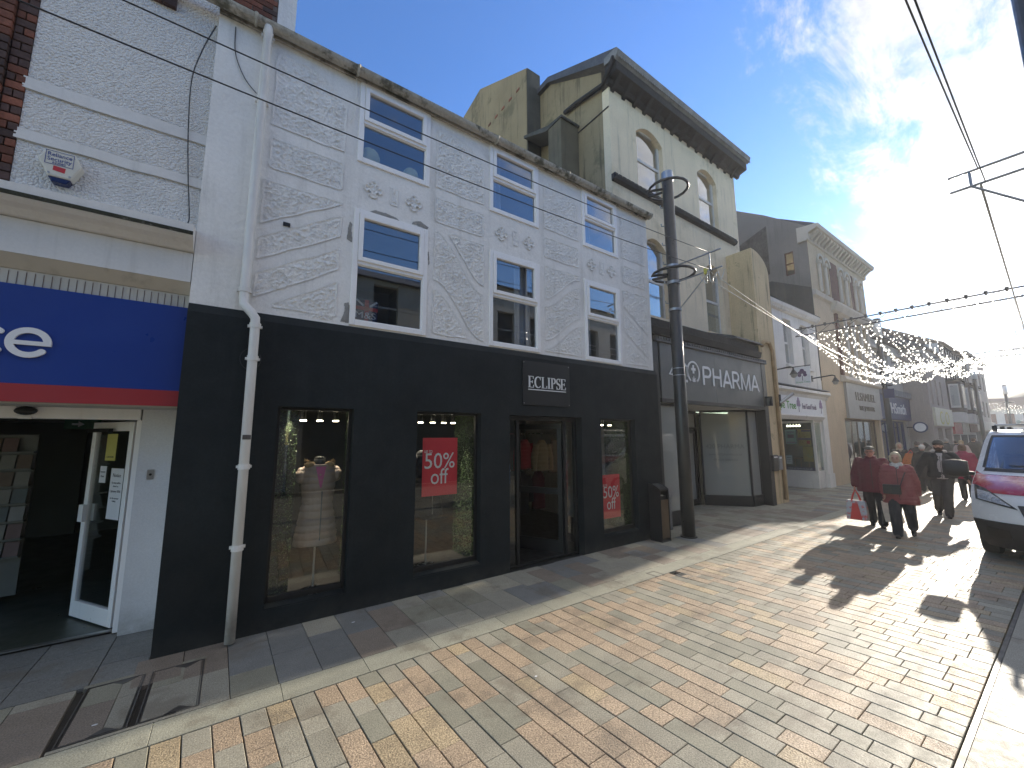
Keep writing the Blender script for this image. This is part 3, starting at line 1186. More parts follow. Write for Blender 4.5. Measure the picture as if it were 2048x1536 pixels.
# shop interior
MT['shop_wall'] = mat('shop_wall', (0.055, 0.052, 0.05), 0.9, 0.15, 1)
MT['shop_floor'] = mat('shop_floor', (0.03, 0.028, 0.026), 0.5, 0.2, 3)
b = B()
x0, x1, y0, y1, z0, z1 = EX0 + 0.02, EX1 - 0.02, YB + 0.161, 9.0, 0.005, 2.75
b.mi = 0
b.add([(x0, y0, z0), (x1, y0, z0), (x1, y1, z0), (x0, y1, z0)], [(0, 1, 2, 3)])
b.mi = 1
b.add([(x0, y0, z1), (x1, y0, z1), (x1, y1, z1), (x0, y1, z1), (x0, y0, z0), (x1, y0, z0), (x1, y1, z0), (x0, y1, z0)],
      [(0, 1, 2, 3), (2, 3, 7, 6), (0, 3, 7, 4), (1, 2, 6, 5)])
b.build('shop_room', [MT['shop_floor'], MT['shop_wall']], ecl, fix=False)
for x0, x1 in ((0.28, 1.25), (1.82, 2.95), (5.2, 6.32)):
    B().box(x0, x1, YB + 0.163, 5.95, 0.006, 0.14).build('display_plinth', MT['shop_floor'], ecl)

# artificial hedge panels beside the displays
MT['hedge'] = mat('hedge', (0.045, 0.085, 0.025), 0.55, 0.4, 30, objvar=0.35)
MT['hedge_back'] = mat('hedge_back', (0.012, 0.02, 0.008), 0.9, 0.2, 8)
rh = random.Random(5)
def hedge(p0, ux, h, label):
    """vertical panel from p0 along the horizontal vector ux, height h"""
    p0, ux = Vector(p0), Vector(ux)
    L = ux.length
    e = ux / L
    n = Vector((e.y, -e.x, 0))
    b = B()
    b.mi = 1
    b.prism([p0 + n * 0.0, p0 + ux, p0 + ux - n * 0.02, p0 - n * 0.02], (0, 0, h))
    b.mi = 0
    for _ in range(int(L * h * 3600)):
        c = p0 + e * rh.uniform(0, L) + Vector((0, 0, rh.uniform(0, h))) + n * rh.uniform(0.004, 0.045)
        a = Vector((rh.uniform(-1, 1), rh.uniform(-1, 1), rh.uniform(-1, 1))).normalized()
        d = a.cross(Vector((rh.uniform(-1, 1), rh.uniform(-1, 1), rh.uniform(-1, 1)))).normalized()
        s = rh.uniform(0.008, 0.014)
        b.add([c - a * s, c + d * s * 0.55, c + a * s, c - d * s * 0.55], [(0, 1, 2, 3)])
    one(b, 'hedge_panel', [MT['hedge'], MT['hedge_back']], label, 'hedge panel', 'artificial hedge panels in the shop windows')


hedge((0.20, 5.45, 0.14), (0.44, 0.0, 0), 2.45, 'artificial green hedge panel behind the left of the first shop window')
hedge((1.32, 5.90, 0.14), (0, -0.85, 0), 2.45, 'artificial green hedge panel on the right side of the first shop window')
hedge((2.98, 5.90, 0.14), (0, -0.85, 0), 2.45, 'artificial green hedge panel right of the 50% off poster in the middle window')
hedge((6.30, 5.70, 0.14), (0, -0.65, 0), 2.45, 'artificial green hedge panel inside the right-hand shop window')

# ceiling spotlights (lit)
def spot(x, y, lb):
    t = thing('spotlight', lb, 'spotlight', (x, y, 2.28), 'lit spotlights in the shop windows')
    B().tube([(x, y, 2.28), (x, y, 2.125)], 0.03, 12).build('housing', MT['black'], t)
    B().tube([(x, y, 2.12), (x, y, 2.108)], 0.036, 14).build('lens', MT['lamp_on'], t)
    ld = bpy.data.lights.new('spot_beam', 'SPOT')
    ld.energy = 30
    ld.spot_size = R_(50)
    ld.spot_blend = 0.85
    ld.shadow_soft_size = 0.04
    ld.color = (1.0, 0.86, 0.68)
    lo = bpy.data.objects.new('spot_beam', ld)
    COL.objects.link(lo)
    lo.parent = t
    lo.location = (0, -0.14, -0.18)
    lo.rotation_euler = (0, 0, 0)


for i, x in enumerate((0.55, 0.71, 0.90, 1.09)):
    spot(x, 5.6, ('leftmost', 'second', 'third', 'rightmost')[i] + ' of four lit spotlights in the window with the gilet')
for i, x in enumerate((2.26, 2.45, 2.63, 2.79)):
    spot(x, 5.6, ('leftmost', 'second', 'third', 'rightmost')[i] + ' of four lit spotlights above the higher 50% off poster')
for i, x in enumerate((5.85, 6.08)):
    spot(x, 5.35, ('left', 'right')[i] + ' of two lit spotlights in the narrow right-hand shop window')

# sale posters on the glass
MT['poster_red'] = mat('poster_red', (0.70, 0.035, 0.055), 0.55, 0.03, 4)
for (x0, x1, z0, z1, lb) in ((2.05, 2.555, 1.135, 1.89, 'red 50% off sale poster in the shop window left of the door'), (5.41, 5.88, 0.46, 1.215, 'red 50% off sale poster low in the shop window right of the door')):
    t = thing('sale_poster', lb, 'poster', ((x0 + x1) / 2, YB + 0.135, z0), 'red 50% off posters')
    B().box(x0, x1, YB + 0.134, YB + 0.137, z0, z1).build('sheet', MT['poster_red'], t)
    w, h = x1 - x0, z1 - z0
    yy = YB + 0.132
    writing('up to', 0.075, x0 + 0.05 * w, yy, z0 + 0.74 * h, MT['print_white'], t, 0.001, fit=0.22 * w)
    writing('50%', 0.29, x0 + 0.06 * w, yy, z0 + 0.47 * h, MT['print_white'], t, 0.001, fit=0.86 * w)
    writing('off', 0.29, x0 + 0.24 * w, yy, z0 + 0.20 * h, MT['print_white'], t, 0.001, fit=0.5 * w)

# name board with serif capitals
sg = B()
sg.box(3.575, 4.545, YB - 0.022, YB - 0.001, 2.385, 3.07)
brd = sg.build('sign_board', mat('sign_black', (0.02, 0.022, 0.024), 0.35, 0.15, 2), ecl, bevel=0.002)
def serif(word, x, z, h, y, d, fitw):
    b = B()
    cx = 0.0
    T, t, S = 0.135 * h, 0.05 * h, 0.05 * h
    def V(xx, z0=0, z1=1):
        b.pxz([(xx, z0 * h), (xx + T, z0 * h), (xx + T, z1 * h), (xx, z1 * h)], y, y + d)
    def Hh(x0, x1, zc, th=t):
        b.pxz([(x0, zc), (x1, zc), (x1, zc + th), (x0, zc + th)], y, y + d)
    for ch in word:
        if ch in 'EL':
            w = 0.62 * h
            V(cx + 0.07 * h)
            Hh(cx, cx + w, 0)
            b.pxz([(cx + w - t, 0), (cx + w, 0), (cx + w + 0.02 * h, 0.24 * h), (cx + w - 0.02 * h, 0.24 * h)], y, y + d)
            if ch == 'E':
                Hh(cx, cx + w * 0.96, h - t)
                Hh(cx + 0.1 * h, cx + 0.46 * h, 0.5 * h - t / 2)
                b.pxz([(cx + w * 0.96 - t, h), (cx + w * 0.96, h), (cx + w * 0.96, 0.78 * h), (cx + w * 0.96 - t * 0.6, 0.78 * h)], y, y + d)
                b.pxz([(cx + 0.44 * h, 0.38 * h), (cx + 0.48 * h, 0.38 * h), (cx + 0.48 * h, 0.62 * h), (cx + 0.44 * h, 0.62 * h)], y, y + d)
            else:
                Hh(cx, cx + 0.27 * h, h - t)
            cx += w + 0.13 * h
        elif ch == 'I':
            V(cx + 0.07 * h)
            Hh(cx, cx + 0.275 * h, 0)
            Hh(cx, cx + 0.275 * h, h - t)
            cx += 0.275 * h + 0.11 * h
        elif ch == 'P':
            V(cx + 0.07 * h)
            Hh(cx, cx + 0.275 * h, 0)
            Hh(cx, cx + 0.30 * h, h - t)
            a = arc(cx + 0.30 * h, 0.735 * h, 0.24 * h, 0.24 * h, 90, -90, 14)
            stroke(b, a, [t + (T - t) * math.sin(math.pi * i / 14) for i in range(15)], y, d)
            Hh(cx + 0.1 * h, cx + 0.30 * h, 0.47 * h)
            cx += 0.66 * h
        elif ch == 'C':
            a = arc(cx + 0.40 * h, 0.5 * h, 0.36 * h, 0.475 * h, 42, 318, 22)
            stroke(b, a, [t + (T - t) * math.sin(math.pi * i / 22) ** 2 for i in range(23)], y, d)
            b.pxz([(cx + 0.655 * h, 0.70 * h), (cx + 0.69 * h, 0.70 * h), (cx + 0.69 * h, h), (cx + 0.655 * h, h)], y, y + d)
            cx += 0.82 * h
        elif ch == 'S':
            up = arc(cx + 0.27 * h, 0.735 * h, 0.20 * h, 0.24 * h, 40, 235, 14)
            dn = arc(cx + 0.27 * h, 0.255 * h, 0.22 * h, 0.235 * h, 55, -150, 14)
            pts = up + dn
            n = len(pts)
            stroke(b, pts, [t + (T * 1.05 - t) * math.exp(-((i - n / 2) / (n * 0.17)) ** 2) for i in range(n)], y, d)
            b.pxz([(cx + 0.425 * h, 0.72 * h), (cx + 0.455 * h, 0.72 * h), (cx + 0.455 * h, h), (cx + 0.425 * h, h)], y, y + d)
            b.pxz([(cx + 0.05 * h, 0.0), (cx + 0.08 * h, 0.0), (cx + 0.08 * h, 0.28 * h), (cx + 0.05 * h, 0.28 * h)], y, y + d)
            cx += 0.58 * h
    W = cx - 0.1 * h
    b.v = [(p[0] * fitw / W + x, p[1], p[2] + z) for p in b.v]
    return b


b = serif('ECLIPSE', 3.675, 2.655, 0.18, YB - 0.036, 0.014, 0.775)
b.box(3.675, 4.45, YB - 0.034, YB - 0.022, 2.618, 2.632)
b.build('lettering', MT['print_white'], brd)
for (x, z) in ((3.595, 3.045), (4.525, 3.045), (3.595, 2.41), (4.525, 2.41)):
    B().tube([(x, YB - 0.022, z), (x, YB - 0.026, z)], 0.008, 8).build('screw', MT['steel'], brd)

# doorway: frame, open leaf, fixed side leaf
b = B()
x0, x1, z0, z1 = SHOP[2]
ring(b, x0, x1, 0.004, z1, (0.05, 0.05, 0.02, 0.07), YB + 0.13, YB + 0.20)
b.box(x0 + 0.22, x0 + 0.27, YB + 0.135, YB + 0.195, 0.02, 2.15)
b.box(x1 - 0.30, x1 - 0.24, YB + 0.135, YB + 0.195, 0.02, 2.15)
dfr = b.build('door_frame', MT['shop_frame'], ecl, bevel=0.004)
for a, c in ((x0 + 0.05, x0 + 0.22), (x1 - 0.24, x1 - 0.05)):
    B().box(a, c, YB + 0.160, YB + 0.165, 0.02, 2.15).build('side_pane', MT['glass_shop'], dfr)
Md = Matrix.Translation((x1 - 0.30, YB + 0.20, 0)) @ Matrix.Rotation(R_(-62), 4, 'Z')
b = B()
ring(b, -0.86, 0, 0.02, 2.12, (0.09, 0.07, 0.2, 0.09), 0.0, 0.045)
b.box(-0.77, -0.07, 0.0, 0.045, 0.95, 1.05)
leaf = b.xf(Md).build('door', MT['shop_frame'], ecl)
B().box(-0.77, -0.07, 0.02, 0.026, 0.22, 0.95).box(-0.77, -0.07, 0.02, 0.026, 1.05, 2.03).xf(Md).build('pane', MT['glass_shop'], leaf)
B().tube([(-0.81, -0.05, 0.9), (-0.81, -0.05, 1.3)], 0.012, 8).xf(Md).build('handle', MT['chrome'], leaf)
b = B()
b.box(x0 + 0.27, x1 - 0.3, YB + 0.22, 6.4, 0.006, 0.014)
b.build('door_mat', MT['black'], ecl)
b = B()
b.box(x0 + 0.012, x0 + 0.016, YB + 0.02, YB + 0.10, 1.22, 1.50)
b.build('blue_notice', mat('notice_blue', (0.05, 0.16, 0.38), 0.5, 0.05, 5), ecl)

# small loops of cable
B().tube([(0.29 + 0.11 * math.sin(a) * 0.8, YW - 0.012, 3.62 + 0.10 * math.cos(a)) for a in [k * 0.45 for k in range(15)]], 0.004, 5).build('cable_loop', MT['upvc_pipe'], ecl)
B().tube([(0.33, YW - 0.01, 4.28), (0.345, YW - 0.01, 4.0), (0.335, YW - 0.01, 3.72)], 0.003, 5).build('cable', MT['upvc_pipe'], ecl)
B().box(0.29, 0.36, YW - 0.02, YW + 0.005, 4.265, 4.305).build('cable_entry', MT['black'], ecl)
B().tube(smooth_path([(-0.30, YW - 0.01, 6.42), (-0.28, YW - 0.012, 6.1), (-0.18, YW - 0.015, 5.85), (-0.06, YW - 0.02, 5.72)]), 0.005, 5).build('cable', MT['wire'], ecl)
B().tube([(0.98, YW - 0.02, 6.52), (0.985, YW - 0.03, 6.2), (0.965, YW - 0.03, 5.95), (0.93, YW - 0.02, 5.85)], 0.006, 5).build('hanging_strip', MT['upvc_pipe'], ecl)
B().tube([(0.09 + 0.09 * math.cos(a), YB - 0.05, 2.70 + 0.11 * math.sin(a)) for a in [k * 0.35 + 1.2 for k in range(17)]], 0.004, 5).build('cable_loop', MT['wire'], ecl)
# ------------------------------------------------------------------ left-hand shop with the blue sign
YL = 4.95
lft = thing('corner_shop', 'white pebble-dashed building with brick edge above a blue and red shop sign', 'building', (-2.2, 4.95, 0))
MT['brick_wall'] = mat('brick_wall', (0.16, 0.12, 0.10), 0.95, 0.2, 5, bump=0.003, bs=60)
MT['brick'] = mat('brick', (0.21, 0.075, 0.045), 0.85, 0.25, 6, fine=0.2, fs=50, bump=0.003, bs=70, objvar=0.4)
MT['brick_dark'] = mat('brick_dark', (0.09, 0.05, 0.042), 0.8, 0.25, 6, fine=0.2, fs=50, bump=0.003, bs=70, objvar=0.3)
MT['sign_blue'] = mat('sign_blue', (0.009, 0.042, 0.25), 0.35, 0.05, 1.5)
MT['sign_red'] = mat('sign_red', (0.34, 0.03, 0.035), 0.4, 0.05, 1.5)
MT['cream_trim'] = mat('cream_trim', (0.60, 0.56, 0.48), 0.8, 0.08, 3, streak=(0.25, 0.23, 0.19), sk=0.5)
MT['mossy'] = mat('mossy', (0.035, 0.035, 0.022), 0.95, 0.4, 8, fine=0.3, fs=60, bump=0.006, bs=50, blotch=(0.25, 0.24, 0.20), bl=0.6, blo=0.55, bsc=9)
# upper storeys: pebble-dash between brick edges
b = B()
wall(b, -1.70, EX0 - 0.002, 3.97, 9.5, YL, 0.3, [(-0.98, EX0 - 0.01, 6.36, 9.0)] if False else [])
b.build('pebbledash_wall', MT['roughcast'], lft)
b = B()
b.box(-6.5, -1.702, YL + 0.02, YL + 0.3, 3.97, 9.5)
b.build('brick_backing', MT['brick_wall'], lft)
b = B()
b.box(-6.5, EX0 - 0.002, YL + 0.31, 11, 2.2, 9.5)
b.build('building_body', MT['room_wall'], lft)
rb = random.Random(3)
for c in range(34):
    z = 4.06 + c * 0.0755
    for q, (x0, x1, yo) in enumerate((((-1.815, -1.703, 0.0), (-1.925, -1.823, -0.03), (-2.15, -1.933, 0.0)) if c % 2 else ((-1.815, -1.768, 0.0), (-1.76, -1.703, 0.0), (-1.925, -1.823, -0.03), (-2.04, -1.933, 0.0)))):
        bb = B().box(x0, x1, YL - 0.012 + yo, YL + 0.03, z, z + 0.065)
        bb.build('brick', MT['brick'] if rb.random() < 0.5 else MT['brick_dark'], lft, bevel=0.005)
for i in range(2):
    B().box(-1.02 + i * 0.11, -0.915 + i * 0.11, YL - 0.05, YL + 0.05, 6.33, 6.6).build('sill_brick', MT['brick_dark'], lft, bevel=0.005)
# two smooth bands
for (z0, z1) in ((4.935, 5.045), (4.455, 4.55)):
    b = B()
    def bf(u, v, z0=z0, z1=z1):
        x = -1.72 + (EX0 - 0.003 + 1.72) * u
        return (x, YL - 0.012 + 0.004 * noise.noise((x * 7, z0, v)), z0 + (z1 - z0) * v + 0.012 * noise.noise((x * 3.5, z0 * 9, v * 0.8)))
    b.grid(bf, 60, 3)
    b.add([bf(0, 0), bf(1, 0), (EX0 - 0.003, YL + 0.004, z0), (-1.72, YL + 0.004, z0)], [(0, 1, 2, 3)])
    b.build('smooth_band', MT['smooth_white'], lft, smooth=True)
    for zz_, off in ((z0 - 0.006, 0), (z1 + 0.002, 5)):
        B().tube([(-1.7 + 1.24 * k / 40, YL - 0.006, zz_ + 0.012 * noise.noise(((-1.72 + 1.27 * k / 40) * 3.5, z0 * 9, off * 0.16))) for k in range(41)], 0.004, 4).build('band_edge', MT['cream_trim'], lft)
# shop cornice and fascia
prof = [(4.95, 3.985), (4.76, 3.955), (4.70, 3.945), (4.70, 3.83), (4.74, 3.80), (4.80, 3.78), (4.86, 3.74), (4.95, 3.73)]
B().pyz(prof, -6.5, EX0 - 0.004).build('cornice', MT['smooth_white'], lft)
B().box(-6.5, EX0 - 0.005, 4.690, 4.699, 3.838, 3.872).build('mossy_edge', MT['mossy'], lft)
B().box(-6.5, EX0 - 0.006, 4.90, 5.2, 3.43, 3.728).build('fascia_plaster', MT['smooth_white'], lft)
B().pyz([(4.90, 3.428), (5.2, 3.428), (5.2, 3.33), (5.02, 3.33)], -6.5, EX0 - 0.007).build('sloped_soffit', MT['cream_trim'], lft)
B().box(-6.5, EX0 - 0.008, 5.03, 5.2, 3.15, 3.328).build('ribbed_board', MT['cream_trim'], lft)
for k in range(26):
    x = -1.75 + k * 0.05
    B().box(x, x + 0.004, 5.0265, 5.031, 3.17, 3.31).build('rib', MT['brick_wall'], lft)
sgn = B().box(-6.5, EX0 - 0.004, 4.99, 5.025, 2.355, 3.19).build('shop_sign', MT['sign_blue'], lft)
B().box(-6.5, EX0 - 0.004, 4.984, 5.02, 2.205, 2.354).build('red_band', MT['sign_red'], sgn)
# the last letters of the sign: c e (rounded strokes)
def rstroke(b, pts, w, y, d, n=8):
    stroke(b, pts, w, y, d)
    for p in (pts[0], pts[-1]):
        b.pxz(arc(p[0], p[1], w / 2, w / 2, 0, 360, 14)[:-1], y + 0.0004, y + d - 0.0004)


b = B()
ex, ez, er = -1.46, 2.70, 0.107
pts = arc(ex, ez, er, 0.105, 0, 318, 30)
stroke(b, pts, 0.047, 4.968, 0.021)
b.pxz(arc(pts[-1][0], pts[-1][1], 0.0235, 0.0235, 0, 360, 14)[:-1], 4.9684, 4.9886)
b.pxz([(ex - er, ez - 0.021), (ex + er + 0.0235, ez - 0.021), (ex + er + 0.0235, ez + 0.003), (ex + er, ez + 0.014), (ex - er, ez + 0.014)], 4.9682, 4.9888)
b.build('letter', MT['print_white'], sgn)
b = B()
rstroke(b, arc(ex - 0.236, ez, er, 0.105, 48, 312, 26), 0.047, 4.968, 0.021)
b.build('letter', MT['print_white'], sgn)

# entrance: white pier, door gear, open leaf
MT['pier_white'] = mat('pier_white', (0.66, 0.66, 0.67), 0.85, 0.05, 2, fine=0.05, fs=60, bump=0.002, bs=60, low=((0.30, 0.30, 0.27), 0.3, 0.8))
B().box(-0.785, EX0 + 0.0, 5.58, 5.74, 0.0, 2.203).build('entrance_pier', MT['pier_white'], lft)
B().box(-6.5, EX0, 5.03, 5.6, 2.2035, 2.23).build('entrance_soffit', MT['cream_trim'], lft)
B().box(-6.5, -0.80, 5.60, 5.72, 2.09, 2.203).build('door_header', MT['upvc'], lft, bevel=0.008)
b = B()
b.ell((-1.59, 5.585, 2.16), (0.075, 0.045, 0.04), 16, 8)
sns = b.build('door_sensor', MT['black'], lft, smooth=True)
B().box(-1.63, -1.55, 5.575, 5.60, 2.085, 2.11).build('sensor_bracket', MT['upvc'], lft)
jm = B()
jm.box(-0.835, -0.787, 5.66, 5.74, 0.01, 2.09)
jm.build('door_jamb', MT['upvc'], lft, bevel=0.004)
B().box(-4.2, -0.80, 5.74, 5.79, 0.0, 0.012).build('threshold', MT['steel'], lft)
hx, hy = -0.855, 5.80
dv = Vector((-1.30 - hx, 6.48 - hy, 0))
ang = math.atan2(dv.y, dv.x)
Md = Matrix.Translation((hx, hy, 0)) @ Matrix.Rotation(ang, 4, 'Z')
W = 0.80
b = B()
ring(b, 0, W, 0.02, 2.08, (0.075, 0.075, 0.16, 0.10), -0.022, 0.022)
leaf = b.xf(Md).build('door', MT['upvc'], lft, bevel=0.005)
B().box(0.075, W - 0.075, -0.003, 0.003, 0.18, 1.98).xf(Md).build('pane', MT['glass_shop'], leaf)
B().box(W - 0.12, W + 0.02, -0.03, -0.022, 1.0, 1.18).xf(Md).build('push_plate', MT['white'], leaf)
B().box(W - 0.10, W - 0.01, 0.024, 0.06, 1.0, 1.18).xf(Md).build('push_plate', MT['white'], leaf)
B().box(W - 0.48, W - 0.04, 0.05, 0.09, 1.97, 2.01).xf(Md).build('door_closer', MT['black'], leaf)
MT['paper'] = mat('paper', (0.72, 0.72, 0.74), 0.8, 0.02, 4)
MT['ink'] = mat('ink', (0.03, 0.03, 0.05), 0.7, 0.05, 4)
MT['yellow_sign'] = mat('yellow_sign', (0.55, 0.50, 0.14), 0.6, 0.05, 4)
def notice(u0, u1, z0, z1, m, lines, label):
    """sheet taped to the glass of the open door (door coordinates)"""
    t = thing('paper_notice', label, 'notice', Md @ Vector(((u0 + u1) / 2, -0.006, z0)), 'notices on the white shop door')
    B().box(u0, u1, 0.004, 0.006, z0, z1).xf(Md).build('sheet', MT[m], t)
    for (txt, sz, zc) in lines:
        # readable from the street side: letters run from the hinge towards the handle seen from -Y, i.e. mirrored in u
        bb = text_mesh(txt, sz, 0.0008, align='CENTER')
        bb.v = [(-p[0] + (u0 + u1) / 2, p[1] + 0.0072, p[2] + zc) for p in bb.v]
        bb.xf(Md).build('lettering', MT['ink'], t, fix=False)


notice(0.12, 0.36, 1.05, 1.58, 'paper', (('Notice', 0.055, 1.49), ('The shop will be', 0.026, 1.42), ('closed on', 0.026, 1.385), ('1 January 2026', 0.034, 1.33), ('for the new year', 0.024, 1.26), ('holiday.', 0.024, 1.23)), 'white paper notice with lines of print on the open glass door')
notice(0.46, 0.585, 1.42, 1.60, 'paper', (('Automatic', 0.024, 1.53), ('Door', 0.03, 1.48)), 'small white automatic door sticker beside the larger notice')
notice(0.32, 0.52, 1.66, 1.95, 'yellow_sign', (('CAUTION', 0.03, 1.69),), 'faded yellow caution sticker high on the open glass door')
b = B()
b.pxz([(0, 0), (0.055, 0), (0.055, 0.10), (0, 0.10)], 5.572, 5.58)
b.v = [(p[0] - 0.70, p[1], p[2] + 1.48) for p in b.v]
ks = b.build('key_switch', MT['steel'], lft)
B().tube([(-0.672, 5.572, 1.53), (-0.672, 5.566, 1.53)], 0.012, 10).build('key_barrel', MT['black'], ks)

# inside the left shop
MT['lshop_floor'] = mat('lshop_floor', (0.055, 0.065, 0.05), 0.35, 0.2, 2)
MT['lshop_wall'] = mat('lshop_wall', (0.13, 0.14, 0.12), 0.9, 0.1, 1)
b = B()
x0, x1, y0, y1, z0, z1 = -6.0, EX0 - 0.01, 5.80, 12.0, 0.004, 2.6
b.mi = 0
b.add([(x0, y0, z0), (x1, y0, z0), (x1, y1, z0), (x0, y1, z0)], [(0, 1, 2, 3)])
b.mi = 1
b.add([(x0, y0, z1), (x1, y0, z1), (x1, y1, z1), (x0, y1, z1), (x0, y0, z0), (x1, y0, z0), (x1, y1, z0), (x0, y1, z0)], [(0, 1, 2, 3), (2, 3, 7, 6), (0, 3, 7, 4), (1, 2, 6, 5)])
b.box(-3.4, -2.5, 11.9, 11.98, 0.0, 2.05)
b.build('shop_room', [MT['lshop_floor'], MT['lshop_wall']], lft, fix=False)
MT['rack_metal'] = mat('rack_metal', (0.14, 0.145, 0.13), 0.5, 0.1, 5)
cols = [mat('card_%d' % i, c, 0.6, 0.1, 8) for i, c in enumerate(((0.22, 0.21, 0.18), (0.15, 0.11, 0.08), (0.24, 0.24, 0.23), (0.12, 0.14, 0.14), (0.17, 0.11, 0.10)))]
rk = thing('card_rack', 'rack of greetings cards inside the left-hand shop doorway', 'display rack', (-2.35, 7.3, 0))
B().box(-2.75, -1.95, 7.34, 7.38, 0.1, 1.95).build('back_panel', MT['rack_metal'], rk)
rc = random.Random(9)
for r in range(7):
    z = 0.55 + r * 0.2
    B().box(-2.75, -1.95, 7.25, 7.335, z - 0.02, z).build('shelf', MT['rack_metal'], rk)
    for q in range(6):
        x = -2.73 + q * 0.13
        if rc.random() < 0.9:
            B().prism([(x, 7.27, z + 0.001), (x + 0.115, 7.27, z + 0.001), (x + 0.115, 7.31, z + 0.16), (x, 7.31, z + 0.16)], (0, 0.004, 0)).build('greetings_card', rc.choice(cols), rk)
ex_ = thing('exit_sign', 'small green exit sign hanging inside the left-hand shop', 'sign', (-1.9, 9.0, 2.05))
B().box(-2.15, -1.75, 9.0, 9.02, 2.05, 2.2).build('board', mat('exit_green', (0.03, 0.12, 0.06), 0.5, 0.05, 5), ex_)
B().pxz([(-1.93, 2.125), (-2.0, 2.17), (-2.0, 2.14), (-2.07, 2.14), (-2.07, 2.11), (-2.0, 2.11), (-2.0, 2.08)], 8.996, 8.999).build('arrow', MT['print_white'], ex_)

# burglar alarm box
al = thing('alarm_box', 'cream alarm box with blue lens on the white pebble-dashed wall', 'alarm box', (-1.405, YL - 0.05, 4.12))
hexp = [(-1.545, 4.295), (-1.50, 4.40), (-1.33, 4.40), (-1.275, 4.295), (-1.335, 4.155), (-1.475, 4.155)]
B().pxz(hexp, YL - 0.09, YL - 0.002).build('casing', mat('alarm_cream', (0.66, 0.63, 0.54), 0.45, 0.05, 4), al, bevel=0.012)
B().pxz([(-1.475, 4.154), (-1.335, 4.154), (-1.36, 4.11), (-1.45, 4.11)], YL - 0.085, YL - 0.006).build('strobe_lens', mat('lens_blue', (0.01, 0.02, 0.08), 0.2, 0.05, 4), al, bevel=0.006)
fr = B()
ring(fr, -1.50, -1.33, 4.26, 4.385, 0.003, YL - 0.0925, YL - 0.0895)
fr.build('label_frame', MT['sign_blue'], al)
writing('Reliance', 0.05, -1.487, YL - 0.0915, 4.335, MT['sign_blue'], al, 0.001, fit=0.145)
writing('Security', 0.05, -1.487, YL - 0.0915, 4.293, MT['sign_blue'], al, 0.001, fit=0.145)
writing('623082', 0.028, -1.455, YL - 0.0915, 4.268, MT['sign_blue'], al, 0.001, fit=0.08)
B().pxz([(-1.447, 4.21), (-1.375, 4.20), (-1.372, 4.245), (-1.445, 4.252)], YL - 0.092, YL - 0.0898).build('red_flag_sticker', MT['flag_red'], al)
for x in (-1.468, -1.342):
    B().tube([(x, YL - 0.09, 4.18), (x, YL - 0.094, 4.18)], 0.008, 8).build('screw', MT['steel'], al)

# black cable down the join between the two fronts
B().tube(smooth_path([(-0.47, YL - 0.03, 6.35), (-0.56, YL - 0.03, 6.0), (-0.62, YL - 0.03, 5.6), (-0.60, YL - 0.03, 5.0), (-0.56, YL - 0.03, 4.5), (-0.52, YL - 0.03, 4.1), (-0.54, YL - 0.05, 4.0), (-0.50, YL - 0.06, 3.96)]), 0.006, 6).build('cable', MT['wire'], lft)
# chimney stack behind the gutter
ch = thing('chimney_stack', 'brick chimney with a white rendered edge behind the gutter at the top left', 'chimney', (-0.15, 5.6, 6.6))
B().box(-0.8, 0.08, 5.45, 6.2, 6.6, 8.6).build('core', MT['brick_wall'], ch)
for c in range(10):
    z = 6.9 + c * 0.0755
    for q in range(4):
        x0 = -0.74 + q * 0.222 - (0.11 if c % 2 else 0)
        B().box(max(x0, -0.79), min(x0 + 0.213, 0.075), 5.438, 5.46, z, z + 0.065).build('brick', MT['brick'] if (c + q) % 3 else MT['brick_dark'], ch, bevel=0.004)
B().box(0.085, 0.29, 5.44, 6.2, 6.6, 8.6).build('rendered_edge', MT['white_render'], ch)
# ------------------------------------------------------------------ cream building with the grey pharmacy fascia
YP, YS = 5.84, 5.05
ph = thing('pharmacy_building', 'tall cream three storey building with dark bracketed cornice and grey pharmacy fascia', 'building', (10.2, 5.84, 0))
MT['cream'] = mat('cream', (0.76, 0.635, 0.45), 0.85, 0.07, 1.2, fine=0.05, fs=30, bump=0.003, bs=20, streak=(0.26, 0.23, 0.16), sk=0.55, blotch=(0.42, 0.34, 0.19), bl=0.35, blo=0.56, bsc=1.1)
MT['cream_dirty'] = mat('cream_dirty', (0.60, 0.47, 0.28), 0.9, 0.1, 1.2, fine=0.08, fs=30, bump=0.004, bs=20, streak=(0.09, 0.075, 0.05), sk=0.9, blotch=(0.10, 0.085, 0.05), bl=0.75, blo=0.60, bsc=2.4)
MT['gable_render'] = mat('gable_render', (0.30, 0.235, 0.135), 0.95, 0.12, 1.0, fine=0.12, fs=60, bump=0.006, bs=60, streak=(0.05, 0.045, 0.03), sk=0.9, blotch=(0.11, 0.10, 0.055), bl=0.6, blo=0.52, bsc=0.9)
MT['gable_dark'] = mat('gable_dark', (0.07, 0.068, 0.06), 0.95, 0.2, 1.5, fine=0.12, fs=60, bump=0.006, bs=50, streak=(0.16, 0.14, 0.10), sk=0.5)
MT['cornice_dark'] = mat('cornice_dark', (0.016, 0.015, 0.015), 0.8, 0.3, 4, fine=0.2, fs=30, bump=0.004, bs=30, blotch=(0.07, 0.065, 0.06), bl=0.4, blo=0.62, bsc=5)
MT['lead_grey'] = mat('lead_grey', (0.20, 0.20, 0.20), 0.7, 0.2, 4, fine=0.15, fs=30, bump=0.003, bs=30, streak=(0.05, 0.05, 0.05), sk=0.6)
MT['sash_white'] = mat('sash_white', (0.62, 0.60, 0.56), 0.6, 0.1, 4)
UPW = [(8.06, 9.20), (10.94, 12.02)]
LOW = [(8.16, 9.10), (10.96, 11.92)]
UZ2, LZ2 = (8.18, 10.08), (4.86, 6.98)
PX0, PX1 = 7.06, 13.25
